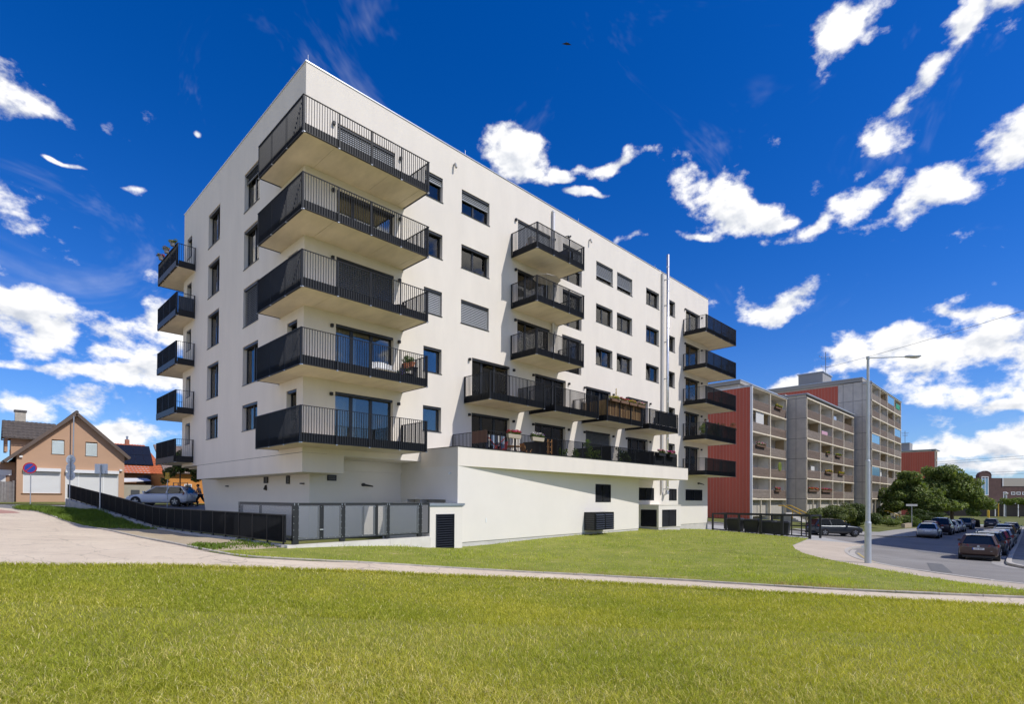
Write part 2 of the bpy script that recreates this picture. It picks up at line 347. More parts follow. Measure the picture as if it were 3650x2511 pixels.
def ground_mat(name, cols, scales, bump=.4, bscale=40, rough=.95, speck=None):
    """layered noise colours on a ground surface"""
    m = bpy.data.materials.new(name); m.use_nodes = True; nt = m.node_tree; N = nt.nodes; L = nt.links
    b = N['Principled BSDF']; b.inputs['Roughness'].default_value = rough; b.inputs['Specular IOR Level'].default_value = .25
    tc = N.new('ShaderNodeTexCoord'); cur = None
    for i, (c0, c1) in enumerate(cols):
        n = N.new('ShaderNodeTexNoise'); n.inputs['Scale'].default_value = scales[i]; n.inputs['Detail'].default_value = 9; n.inputs['Roughness'].default_value = .65
        L.new(tc.outputs['Object'], n.inputs['Vector'])
        if cur is None:
            r = N.new('ShaderNodeValToRGB'); r.color_ramp.elements[0].position = .36; r.color_ramp.elements[1].position = .64
            r.color_ramp.elements[0].color = (*c0, 1); r.color_ramp.elements[1].color = (*c1, 1); L.new(n.outputs['Fac'], r.inputs[0]); cur = r.outputs[0]
        else:
            r = N.new('ShaderNodeMapRange'); r.inputs['From Min'].default_value = c1; r.inputs['From Max'].default_value = c1+.12; L.new(n.outputs['Fac'], r.inputs['Value'])
            x = N.new('ShaderNodeMix'); x.data_type = 'RGBA'; L.new(r.outputs[0], x.inputs['Factor']); L.new(cur, x.inputs['A']); x.inputs['B'].default_value = (*c0, 1); cur = x.outputs['Result']
    if name == 'pale_paving':                                          # fine cracks in the old concrete
        for sc_, wd_ in ((.42, .012), (1.3, .010)):
            vo = N.new('ShaderNodeTexVoronoi'); vo.feature = 'DISTANCE_TO_EDGE'; vo.inputs['Scale'].default_value = sc_
            wn = N.new('ShaderNodeTexNoise'); wn.inputs['Scale'].default_value = 1.7; wn.inputs['Detail'].default_value = 5; L.new(tc.outputs['Object'], wn.inputs['Vector'])
            ad = N.new('ShaderNodeVectorMath'); ad.operation = 'MULTIPLY_ADD'; L.new(wn.outputs['Color'], ad.inputs[0]); ad.inputs[1].default_value = (.6, .6, 0); L.new(tc.outputs['Object'], ad.inputs[2]); L.new(ad.outputs[0], vo.inputs['Vector'])
            r = N.new('ShaderNodeMapRange'); r.inputs['From Min'].default_value = 0; r.inputs['From Max'].default_value = wd_; r.inputs['To Min'].default_value = .62; r.inputs['To Max'].default_value = 1.; L.new(vo.outputs['Distance'], r.inputs['Value'])
            x = N.new('ShaderNodeVectorMath'); x.operation = 'SCALE'; L.new(cur, x.inputs[0]); L.new(r.outputs[0], x.inputs['Scale']); cur = x.outputs[0]
    if speck:
        n = N.new('ShaderNodeTexNoise'); n.inputs['Scale'].default_value = speck[0]; n.inputs['Detail'].default_value = 2; L.new(tc.outputs['Object'], n.inputs['Vector'])
        r = N.new('ShaderNodeMapRange'); r.inputs['From Min'].default_value = .3; r.inputs['From Max'].default_value = .7; r.inputs['To Min'].default_value = 1-speck[1]; r.inputs['To Max'].default_value = 1+speck[1]; L.new(n.outputs['Fac'], r.inputs['Value'])
        x = N.new('ShaderNodeVectorMath'); x.operation = 'SCALE'; L.new(cur, x.inputs[0]); L.new(r.outputs[0], x.inputs['Scale']); cur = x.outputs[0]
    L.new(cur, b.inputs['Base Color'])
    n = N.new('ShaderNodeTexNoise'); n.inputs['Scale'].default_value = bscale; n.inputs['Detail'].default_value = 5; L.new(tc.outputs['Object'], n.inputs['Vector'])
    bp = N.new('ShaderNodeBump'); bp.inputs['Strength'].default_value = bump; bp.inputs['Distance'].default_value = .03; L.new(n.outputs['Fac'], bp.inputs['Height']); L.new(bp.outputs[0], b.inputs['Normal'])
    MATS[name] = m; return m
GM = {
 'path': ground_mat('pale_paving', [((.62, .51, .385), (.72, .605, .46)), ((.56, .46, .35), .58), ((.76, .67, .54), .63)], [.35, 1.1, .8], .25, 60, speck=(45, .10)),
 'front_lawn': ground_mat('turf_soil', [((.20, .205, .035), (.28, .27, .05)), ((.38, .31, .13), .60)], [1.2, 2.5], .6, 30, speck=(90, .3)),
 'lawn': ground_mat('turf_soil_b', [((.19, .22, .035), (.28, .285, .055)), ((.48, .37, .19), .60)], [.8, 1.6], .6, 30, speck=(70, .3)),
 'verge': ground_mat('dry_soil', [((.42, .335, .22), (.52, .43, .30)), ((.20, .20, .07), .64)], [.9, 1.3], .8, 25, speck=(30, .2)),
 'pavement': ground_mat('brown_paving', [((.50, .42, .33), (.58, .49, .39)), ((.42, .35, .27), .60)], [.5, 1.5], .25, 60, speck=(60, .10)),
 'driveway': ground_mat('pale_asphalt', [((.40, .39, .37), (.46, .45, .42))], [.6], .2, 80, speck=(80, .08)),
 'road': ground_mat('asphalt', [((.23, .215, .20), (.30, .285, .265)), ((.20, .19, .18), .60), ((.33, .315, .29), .66)], [.22, .5, .8], .3, 90, speck=(70, .16)),
 'far_pavement': ground_mat('grey_paving', [((.32, .31, .29), (.38, .36, .33))], [.6], .2, 60, speck=(60, .1)),
 'side_pavement': ground_mat('grey_asphalt_paving', [((.22, .22, .215), (.27, .265, .26))], [.5], .2, 60, speck=(70, .12)),
 'street': ground_mat('street_asphalt', [((.20, .195, .19), (.26, .25, .24))], [.5], .3, 60, speck=(60, .1)),
 'ground': ground_mat('rough_grass', [((.10, .12, .03), (.17, .17, .05)), ((.26, .22, .13), .62)], [.3, .5], .6, 10, speck=(8, .25)),
}
def make_ground():
    verts = []; edges = []
    def add(pts, closed):
        i = len(verts); verts.extend(pts); n = len(pts)
        edges.extend([(i+k, i+k+1) for k in range(n-1)]+([(i+n-1, i)] if closed else []))
    keep = []
    for nm, p in POLY.items(): add(densify(p, 1.2), True)
    g = [(x, y) for x in np.arange(-40, 62, 1.3) for y in np.arange(-48, 44, 1.3)]
    g += [(x, y) for x in np.arange(-200, 260, 9.) for y in np.arange(-160, 200, 9.) if not (-41 < x < 63 and -49 < y < 45)]
    g += [(x, y) for x in np.arange(-1500, 2200, 110.) for y in np.arange(-1400, 1600, 110.) if not (-205 < x < 262 and -165 < y < 205)]
    verts.extend([(x+.01*math.sin(y*7), y+.01*math.cos(x*5)) for x, y in g])
    V, E, F = geometry.delaunay_2d_cdt([Vector(v) for v in verts], edges, [], 0, 1e-4)[:3]
    V = np.array([tuple(v) for v in V]); F = np.array([f for f in F if len(f) == 3])
    cx = V[F].mean(1); reg = np.full(len(F), 'ground', dtype=object)
    for nm in ('far_pavement', 'side_pavement', 'street', 'front_lawn', 'path', 'verge', 'lawn', 'road', 'driveway', 'pavement'):
        k = inpoly(cx[:, 0], cx[:, 1], POLY[nm]); reg[k] = nm
    Z = terr(V[:, 0], V[:, 1])
    for nm in GM:
        f = F[reg == nm]
        if not len(f): continue
        u, inv = np.unique(f, return_inverse=True); f2 = inv.reshape(-1, 3)
        z = Z[u]+OFF[nm]
        a = V[u][f2]; flip = np.cross(a[:, 1]-a[:, 0], a[:, 2]-a[:, 0]) < 0; f2[flip] = f2[flip][:, ::-1]
        me = bpy.data.meshes.new(nm); me.from_pydata(np.c_[V[u], z].tolist(), [], f2.tolist())
        me.polygons.foreach_set('use_smooth', [True]*len(me.polygons)); me.materials.append(GM[nm])
        struct(link(nm if nm != 'ground' else 'ground', me))
make_ground()

kerb_m = mat('kerb_concrete', (.46, .42, .36), .9, var=.2, vscale=3, bump=.3, bscale=40)
kerb_r = mat('kerb_granite', (.52, .48, .42), .9, var=.2, vscale=4, bump=.3, bscale=30)
def kerb(name, line, step, wd, up, m, side=1, zoff=0.):
    line = smooth_line(line, 2); p = np.array(line); s = np.r_[0, np.cumsum(np.hypot(*np.diff(p, axis=0).T))]
    n = int(s[-1]/step); t = np.linspace(0, s[-1], n+1); x = np.interp(t, s, p[:, 0]); y = np.interp(t, s, p[:, 1]); z = terr(x, y)+zoff
    base = struct(MB().box(x[0]-.02, x[0]+.02, y[0]-.02, y[0]+.02, z[0]-.3, z[0]-.25).build(name, m))
    me = None
    for i in range(n):
        a = Vector((x[i], y[i], z[i])); b = Vector((x[i+1], y[i+1], z[i+1])); d = b-a; L_ = d.length
        if me is None:
            mb = MB().box(.006, 1-.006, -wd/2, wd/2, -.16, up); o = mb.build('kerb_stone', m, base, bevel=.008); me = o.data
        else: o = bpy.data.objects.new('kerb_stone', me); col.objects.link(o); o.parent = base
        o.matrix_parent_inverse = Matrix.Identity(4)
        yaw = math.atan2(d.y, d.x); pit = -math.asin(d.z/L_); nx = Vector((-math.sin(yaw), math.cos(yaw), 0))
        o.location = a+nx*side*wd/2+Vector((0, 0, random.uniform(-.006, .006))); o.rotation_euler = (0, pit, yaw+random.uniform(-.006, .006)); o.scale = (L_, 1, 1)
    return base
kerb('path_kerb', KERB[:18], 1.0, .09, .055, kerb_m, side=1)
kerb('road_kerb', [(44.7, -6.9), (40.2, -10.2), (36.5, -12.6), (33.7, -13.09)], 1.0, .16, .0, kerb_r, side=-1, zoff=-.02)
kerb('corner_kerb', ROADK[:12], 1.0, .18, .025, kerb_r, side=-1)
kerb('street_kerb', RK[2:10], 1.0, .22, .03, kerb_r, side=-1)
kerb('opposite_kerb', LK[1:8], 1.0, .18, .03, kerb_r, side=-1)
def gutter(name, line, w, off, m, z=-.09):
    p = np.array(densify(smooth_line(line, 2), .8, False)); d = np.gradient(p, axis=0); d /= np.linalg.norm(d, axis=1)[:, None]; nn = np.c_[-d[:, 1], d[:, 0]]
    a = p+nn*off; b = p+nn*(off+w); mb = MB(); za = terr(a[:, 0], a[:, 1])+z; zb = terr(b[:, 0], b[:, 1])+z
    for i in range(len(p)-1): mb.quad((*a[i], za[i]), (*a[i+1], za[i+1]), (*b[i+1], zb[i+1]), (*b[i], zb[i]))
    return struct(mb.build(name, m))
gutter('gutter', ROADK[1:12], .26, .1, mat('gutter_concrete', (.50, .46, .40), .9, var=.2, vscale=2))
gutter('road_marking', ROADK[2:6], .12, .50, mat('worn_yellow_line', (.55, .43, .16), .8, var=.35, vscale=5))
gutter('street_gutter', RK[3:9], .5, .1, mat('gutter_setts', (.40, .38, .35), .9, var=.35, vscale=4, bump=.5, bscale=8))
def patch(name, poly, off, m):
    p = densify(poly, .7); V, E, F = geometry.delaunay_2d_cdt([Vector(v) for v in p], [(i, (i+1) % len(p)) for i in range(len(p))], [], 1, 1e-4)[:3]
    z = terr(np.array([v.x for v in V]), np.array([v.y for v in V]))+off
    me = bpy.data.meshes.new(name); me.from_pydata([(v.x, v.y, float(k)) for v, k in zip(V, z)], [], [list(f) for f in F]); me.materials.append(m); return struct(link(name, me))
patch('asphalt_patch', [(38.5, -15.2), (34.2, -16.3), (33.4, -18.2), (37.2, -17.4)], -.088, mat('new_asphalt', (.22, .215, .21), .9, var=.1, vscale=6, bump=.2, bscale=80))
patch('trench_patch', [(18.2, -19.6), (24, -18.6), (24, -18.0), (18.3, -18.9)], -.09, mat('old_asphalt', (.15, .148, .145), .9, var=.15, vscale=5))
patch('red_paving', [(-12.5, 29), (-8.2, 28.5), (-7.6, 22), (-9.5, 20.5), (-13.5, 22)], .008, mat('red_paving', (.48, .26, .20), .9, var=.12, vscale=1.5))

# ------------------------------------------------------------------ apartment building
T = [6.32, 9.33, 12.32, 15.30, 18.26]            # heads of the openings, storey by storey
ZT = [5.16, 8.16, 11.16, 14.155, 17.15]          # handrails
BX, BY, BH = 38.15, 18.0, 20.16                  # length, depth, roof edge
bld = thing('apartment_building', 'large white five storey apartment block with black balconies, nearest to the lawn', 'building', (0, 0, -.5))

def wall_grid(mb, P, u0, u1, z0, z1, holes, depth):
    us = sorted({u0, u1, *[h[0] for h in holes], *[h[1] for h in holes]}); zs = sorted({z0, z1, *[h[2] for h in holes], *[h[3] for h in holes]})
    us = [u for u in us if u0 <= u <= u1]; zs = [z for z in zs if z0 <= z <= z1]
    for i in range(len(us)-1):
        for j in range(len(zs)-1):
            a, b = (us[i]+us[i+1])/2, (zs[j]+zs[j+1])/2
            if any(h[0] < a < h[1] and h[2] < b < h[3] for h in holes): continue
            mb.quad(P(us[i], 0, zs[j]), P(us[i+1], 0, zs[j]), P(us[i+1], 0, zs[j+1]), P(us[i], 0, zs[j+1]))
    for a, b, c, d in holes:
        mb.quad(P(a, 0, c), P(a, depth, c), P(a, depth, d), P(a, 0, d)); mb.quad(P(b, 0, c), P(b, 0, d), P(b, depth, d), P(b, depth, c))
        mb.quad(P(a, 0, d), P(a, depth, d), P(b, depth, d), P(b, 0, d)); mb.quad(P(a, 0, c), P(b, 0, c), P(b, depth, c), P(a, depth, c))

def window(P, u0, u1, z0, z1, panes=1, blind=0., curtain=False, tilt=None, parent=bld, rd=.20, fr=.075, mull=.11, glassm=None, blind_mat=None, sill=True, splits=None, framem=None, ops=True, box=True):
    """one window: frame (the part) with panes, sill, blind and curtain below it"""
    m = MB(); g = .004; d0, d1 = rd, rd+.07
    a, b, c, d = u0+g, u1-g, z0+g, z1-g
    m.box(a, a+fr, d0, d1, c, d, P).box(b-fr, b, d0, d1, c, d, P).box(a+fr, b-fr, d0, d1, d-fr, d, P).box(a+fr, b-fr, d0, d1, c, c+fr, P)
    if box: m.box(a+.001, b-.001, d0-.16, d0-.002, d-.11, d-.001, P)                                   # blind casing under the head
    cuts = splits or [a+(b-a)*k/panes for k in range(1, panes)]
    for k in cuts: m.box(k-mull/2, k+mull/2, d0-.004, d1-.004, c+fr-.002, d-fr+.002, P)
    w = m.build('window', framem or anthr_f, parent)
    e = [a+fr]+[q for k in cuts for q in (k-mull/2, k+mull/2)]+[b-fr]
    for k in range(len(e)//2):
        p0, p1 = e[2*k], e[2*k+1]
        if tilt == k:
            q = MB(); h = d-c-2*fr; i = .13
            sh = lambda u, dd, z: P(u, dd-.02+i*((z-c-fr)/h), z)
            q.box(p0, p0+.06, d0, d0+.05, c+fr, d-fr, sh).box(p1-.06, p1, d0, d0+.05, c+fr, d-fr, sh).box(p0, p1, d0, d0+.05, d-fr-.06, d-fr, sh).build('sash', framem or anthr_f, w)
            MB().box(p0+.06, p1-.06, d0+.02, d0+.026, c+fr, d-fr-.06, sh).build('pane', glassm or glz, w)
        else: MB().box(p0+.002, p1-.002, d0+.03, d0+.038, c+fr, d-fr, P).build('pane', glassm or glz, w)
    if sill: MB().box(u0-.03, u1+.03, -.035, rd-.002, z0-.025, z0-.003, P).build('sill', anthr_f, w)
    if blind:
        zb = d-.115-(d-.115-c)*blind; s = MB(); z = d-.115; k = 0
        while z > zb+.03:
            s.hexa([P(u, dd, zz) for u, dd, zz in ((a+.03, d0-.115, z-.082), (b-.03, d0-.115, z-.082), (a+.03, d0-.105, z-.082), (b-.03, d0-.105, z-.082), (a+.03, d0-.075, z), (b-.03, d0-.075, z), (a+.03, d0-.065, z), (b-.03, d0-.065, z))]); z -= .090
        s.box(a+.02, b-.02, d0-.11, d0-.06, z-.03, z+.01, P); s.build('blind', blind_mat or blind_l, w)
    if curtain:
        s = MB(); n = 40; zz0, zz1 = c+.03, d-.05
        pts = [(a+(b-a)*k/n, d1+.22+.03*math.sin(k*1.7)+.015*math.sin(k*4.1)) for k in range(n+1)]
        if curtain == 'half': pts = pts[:int(n*.45)]
        if curtain == 'right': pts = pts[int(n*.55):]
        for (x0, y0), (x1, y1) in zip(pts[:-1], pts[1:]): s.hexa([P(*q) for q in ((x0, y0, zz0), (x1, y1, zz0), (x0, y0+.004, zz0), (x1, y1+.004, zz0), (x0, y0, zz1), (x1, y1, zz1), (x0, y0+.004, zz1), (x1, y1+.004, zz1))])
        s.build('curtain', curtain_m, w, smooth=True)
    return w
def louvre(P, u0, u1, z0, z1, parent=bld, cols=2, pitch=.085, name='louvre', d0=-.02, d1=.14, m=None, fr=.04):
    m_ = m or anthr; a = MB(); a.box(u0, u0+fr, d0, d1, z0, z1, P).box(u1-fr, u1, d0, d1, z0, z1, P).box(u0+fr, u1-fr, d0, d1, z1-fr, z1, P).box(u0+fr, u1-fr, d0, d1, z0, z0+fr, P)
    for k in range(1, cols): x = u0+(u1-u0)*k/cols; a.box(x-fr*.6, x+fr*.6, d0+.004, d1, z0+fr, z1-fr, P)
    w = a.build(name, m_, parent); s = MB(); z = z0+fr
    while z < z1-fr-.03:
        for k in range(cols):
            x0 = u0+(u1-u0)*k/cols+fr; x1 = u0+(u1-u0)*(k+1)/cols-fr
            s.hexa([P(*q) for q in ((x0, d0+.005, z), (x1, d0+.005, z), (x0, d0+.02, z-.004), (x1, d0+.02, z-.004), (x0, d1-.03, z+pitch*.82), (x1, d1-.03, z+pitch*.82), (x0, d1-.015, z+pitch*.80), (x1, d1-.015, z+pitch*.80))])
        z += pitch
    s.build('slats', mat('louvre_slats', (.085, .09, .10), .35, .3) if m is None else m_, w, kind='stuff'); MB().box(u0+fr, u1-fr, d1+.02, d1+.03, z0+fr, z1-fr, P).build('backing', black_p, w)
    return w

# openings: (u0, u1, storey, kind) kind d = door, w = window
WH, DH = 1.27, 2.36
front = []; side = []
DOOR_X = {1: [(1.46, 4.43), (9.42, 12.35), (14.53, 17.5), (19.67, 22.6), (24.8, 27.68), (33.85, 36.5)], 2: [(1.46, 4.43), (9.42, 12.35), (14.53, 17.5), (19.67, 22.6), (24.8, 27.68), (33.85, 36.5)],
          3: [(1.46, 4.43), (12.94, 15.92), (17.1, 19.14), (33.85, 36.5)], 4: [(1.46, 4.43), (12.94, 15.92), (17.1, 19.14), (33.85, 36.5)], 5: [(1.46, 4.43), (12.94, 15.92), (17.1, 19.14), (33.85, 36.5)]}
WIN_X = {1: [(6.18, 7.33), (30.9, 32.0)], 2: [(6.18, 7.33), (30.9, 32.0)]}
for k in (3, 4, 5): WIN_X[k] = [(6.18, 7.33), (8.61, 10.64), (20.77, 22.79), (23.33, 25.36), (27.34, 29.31), (30.87, 31.95)]
for k in range(1, 6):
    front += [(a, b, T[k-1]-DH, T[k-1]) for a, b in DOOR_X[k]]+[(a, b, T[k-1]-WH, T[k-1]) for a, b in WIN_X[k]]
    hh = 1.33 if k == 1 else 2.0
    side += [(10.9, 12.93, T[k-1]-hh, T[k-1]), (5.05, 7.1, T[k-1]-hh, T[k-1]), (.63, 1.66, T[k-1]-1.33, T[k-1]), (16.25, 17.27, T[k-1]-1.33, T[k-1])]
LOUV = [(26.4, 28.62, 1.58, 2.55), (31.03, 32.31, 1.58, 2.55), (33.9, 37.06, 1.58, 2.55)]
RD = .34
m = MB()                                                            # street facade
wall_grid(m, PF, 0, BX, 3.53, BH, front, RD)
m.build('front_wall', plaster, bld)
m = MB()
wall_grid(m, PF, 6.06, BX, -.45, 3.53, LOUV, .2); m.quad((1.9, 0, 3.46), (6.06, 0, 3.46), (6.06, 0, 3.53), (1.9, 0, 3.53))
m.build('lower_front_wall', plaster_gf, bld)
m = MB(); wall_grid(m, PL, 0, BY, 3.545, BH, side, RD); m.build('side_wall', plaster, bld)
m = MB(); m.quad((BX, 0, -1.6), (BX, BY, -1.6), (BX, BY, BH), (BX, 0, BH)).quad((0, BY, 3.5), (BX, BY, 3.5), (BX, BY, BH), (0, BY, BH)).quad((0, 14.67, 3.5), (2.2, 14.67, 3.5), (2.2, BY, 3.5), (0, BY, 3.5))
m.build('rear_wall', plaster, bld)
# band that hangs below the first storey along the side, with the open joint above it
m = MB(); m.box(.012, 1.1, 0.012, 14.66, 3.50, 3.56).build('joint', black_p, bld)
m = MB(); m.box(-.0, 1.12, 0, 14.67, 2.70, 3.525).box(1.12, 1.9, 0, 1.7, 2.70, 3.525).build('fascia_band', plaster, bld)
MB().box(1.9, 6.06, .0, 1.72, 3.455, 3.47).build('soffit', plaster, bld)
MB().box(1.9, 6.06, 1.66, 1.9, 2.91, 3.455).build('beam', plaster_gf, bld)
m = MB()                                                            # set-back ground floor
m.quad((1.13, 1.74, -.3), (6.06, 1.74, -.3), (6.06, 1.74, 2.92), (1.13, 1.74, 2.92)); m.quad((1.13, 1.74, -.3), (1.13, 1.74, 2.72), (1.13, 17.8, 2.83), (1.13, 16.45, -.3))
m.quad((1.13, 16.45, -.3), (1.13, 17.8, 3.5), (8, 17.8, 3.5), (8, 16.45, -.3)).quad((1.12, 1.7, 2.705), (1.12, 14.66, 2.705), (1.5, 14.66, 2.705), (1.5, 1.7, 2.705)).quad((1.12, 14.67, 3.52), (3, 14.67, 3.52), (3, 17.9, 3.52), (1.12, 17.9, 3.52)).quad((1.12, 14.68, 2.7), (1.5, 14.68, 2.7), (1.5, 14.68, 3.52), (1.12, 14.68, 3.52))
m.build('ground_floor_wall', plaster_gf, bld)
# roof edge
m = MB(); t = .03; m.box(-t, BX+t, -t, .4, BH, BH+.05).box(-t, .4, .4, BY+t, BH, BH+.05).box(BX-.4, BX+t, .4, BY+t, BH, BH+.05).box(.4, BX-.4, BY-.4, BY+t, BH, BH+.05)
cap = m.build('roof_coping', zinc, bld)
MB().box(.4, BX-.4, .4, BY-.4, BH-.45, BH-.35).build('roof', conc, bld)
for x, y in ((.15, .15), (.6, 8), (9, .2), (19, .2), (29, .2)): MB().cyl((x, y, BH+.02), (x, y, BH+.45), .012, n=6).build('lightning_rod', zinc, bld)
# rooms behind the glass
m = MB()
for z in [3.7]+[t_-DH+2.985-.02 for t_ in T]: m.box(RD+.02, BX-.1, RD+.02, BY-.3, z-.28, z)
m.build('floor_slabs', room_m, bld)
m = MB().box(3.6, BX-4, 4.2, BY-3, 3.6, 19.6)
for x in (8.0, 11.6, 13.45 - .6, 18.55-2, 23.05, 26.4, 30.3, 33.2): m.box(x, x+.1, RD+.05, 4.2, 3.6, 19.5)
for y in (3.5, 9, 14.6): m.box(RD+.05, 3.6, y, y+.1, 3.6, 19.5)
m.build('room_partition', room_m, bld)

# windows of the street facade
def door_splits(a, b): w = b-a; return [a+w*.295, a+w*.635]
OPT = {  # (storey, column) -> options
 (5, 0): dict(blind=.62), (4, 0): dict(), (3, 0): dict(blind=1., blind_mat=blind_m), (2, 0): dict(curtain='half'), (1, 0): dict(curtain='half')}
for k in range(1, 6):
    for i, (a, b) in enumerate(DOOR_X[k]):
        o = {}
        if i == 0: o = OPT[(k, 0)]
        elif k >= 3 and i == 1: o = dict(blind=.75) if k == 5 else dict(curtain='right' if k == 4 else False)
        elif k >= 3 and i == 2: o = dict(blind=.55, blind_mat=blind_m) if k == 5 else dict(curtain=True if k == 4 else 'half')
        elif k < 3 and i in (1, 2, 3, 4): o = {(1, 1): dict(curtain='right'), (1, 2): dict(curtain=True), (1, 3): dict(blind=.85, blind_mat=blind_m), (1, 4): dict(curtain='right'), (2, 1): dict(curtain=True), (2, 2): dict(), (2, 3): dict(curtain='half'), (2, 4): dict(curtain='half')}[(k, i)]
        else: o = dict(curtain='right' if k % 2 else True)
        two = (b-a) < 2.2 or i == len(DOOR_X[k])-1
        window(PF, a, b, T[k-1]-DH, T[k-1], splits=[a+(b-a)*.42] if two else door_splits(a, b), mull=.15, sill=False, **o)
    for i, (a, b) in enumerate(WIN_X[k]):
        wide = b-a > 1.5; o = {}
        if k == 5 and i == 0: o = dict(blind=.26)
        if k == 3 and i == 0: o = dict(blind=1.)
        if k == 5 and i == 1: o = dict(blind=.28)
        if k == 3 and i == 1: o = dict(blind=1.)
        if k == 5 and i in (2, 3): o = dict(blind=.72)
        if k == 4 and i in (2, 3): o = dict(curtain='right')
        if k == 3 and i in (2, 3, 4): o = dict(tilt=0, curtain='right' if i < 4 else False)
        if i == len(WIN_X[k])-1: o = dict(curtain=(k in (1, 4)), tilt=0 if k in (2, 3) else None)
        window(PF, a, b, T[k-1]-WH, T[k-1], splits=[a+(b-a)*.47] if wide else None, panes=1, **o)
    hh = 1.33 if k == 1 else 2.0
    window(PL, 10.9, 12.93, T[k-1]-hh, T[k-1], splits=[11.9], tilt=0 if k == 5 else None, curtain='right' if k in (2, 4) else False)
    window(PL, 5.05, 7.1, T[k-1]-hh, T[k-1], splits=[6.05], blind=1. if k == 3 else (.18 if k == 5 else 0), blind_mat=blind_m, curtain='half' if k in (1, 2, 4) else False)
    window(PL, .63, 1.66, T[k-1]-1.33, T[k-1])
    window(PL, 16.25, 17.27, T[k-1]-1.33, T[k-1])
for a in LOUV: louvre(PF, *a)
# small black wall lamps beside the balcony doors
lampm = None
for k in range(1, 6):
    for i, (a, b) in enumerate(DOOR_X[k]):
        if k >= 3 and i == 2: continue
        for x in (a-.21, b+.28):
            if lampm is None: o = MB().box(-.06, .06, -.13, 0, -.07, .07).build('wall_lamp', black_p, bld, bevel=.008); lampm = o.data
            else: o = link('wall_lamp', lampm, bld)
            o.location = (x, -.002, T[k-1]-.15)
for x, z in ((19.94, 19.39), (8.05, 19.3)):
    m = MB().cyl((x, 0, z), (x, -.16, z+.02), .05, n=10).cyl((x, -.13, z+.03), (x, -.2, z-.22), .055, .06, n=10); m.build('wall_vent', mat('grey_plastic', (.35, .35, .35), .5), bld)
for k in range(5):                                                  # overflow spouts
    for x in (19.6,): pass
# round pipe up the facade beside the upper middle balcony
m = MB().cyl((16.05, -.13, 11.3), (16.05, -.13, 19.75), .085, n=12).cyl((16.05, -.13, 19.75), (16.05, -.03, 19.9), .085, .07, n=12); p = m.build('flue_pipe', mat('flue_grey', (.60, .60, .61), .45, .3), bld, smooth=True)
for z in (13.0, 16.0, 18.0): MB().cyl((16.05, -.13, z-.03), (16.05, -.13, z+.03), .1, n=12).build('clamp', zinc, p)
# tall steel chimney and the square duct beside it
m = MB().cyl((30.12, -.33, 2.3), (30.12, -.33, 21.6), .115, n=16); ch = m.build('steel_chimney', steel, bld, smooth=True)
for z in np.arange(2.6, 21.6, 1.0): MB().cyl((30.12, -.33, z-.03), (30.12, -.33, z+.03), .122, n=16).build('joint_ring', steel, ch)
for z in (2.5, 5.5, 8.5, 11.5, 14.5, 17.5, 19.6): MB().box(30.07, 30.17, -.22, -.001, z-.03, z+.03).build('clamp', zinc, ch)
MB().cyl((30.12, -.33, 2.35), (30.12, -.33, 2.1), .14, .15, n=16).build('chimney_base', zinc, ch)
MB().hexa([(29.95, -.001, 1.95), (30.3, -.001, 1.95), (29.95, -.45, 2.2), (30.3, -.45, 2.2), (29.95, -.001, 2.0), (30.3, -.001, 2.0), (29.95, -.45, 2.25), (30.3, -.45, 2.25)]).build('bracket', zinc, ch)
MB().box(29.60, 29.83, -.16, -.002, 2.2, 20.0).build('duct_cover', mat('duct_grey', (.50, .49, .48), .5), bld)
MB().box(29.86, 29.92, -.07, -.002, 2.6, 19.9).build('drain_pipe', conc_white, bld)

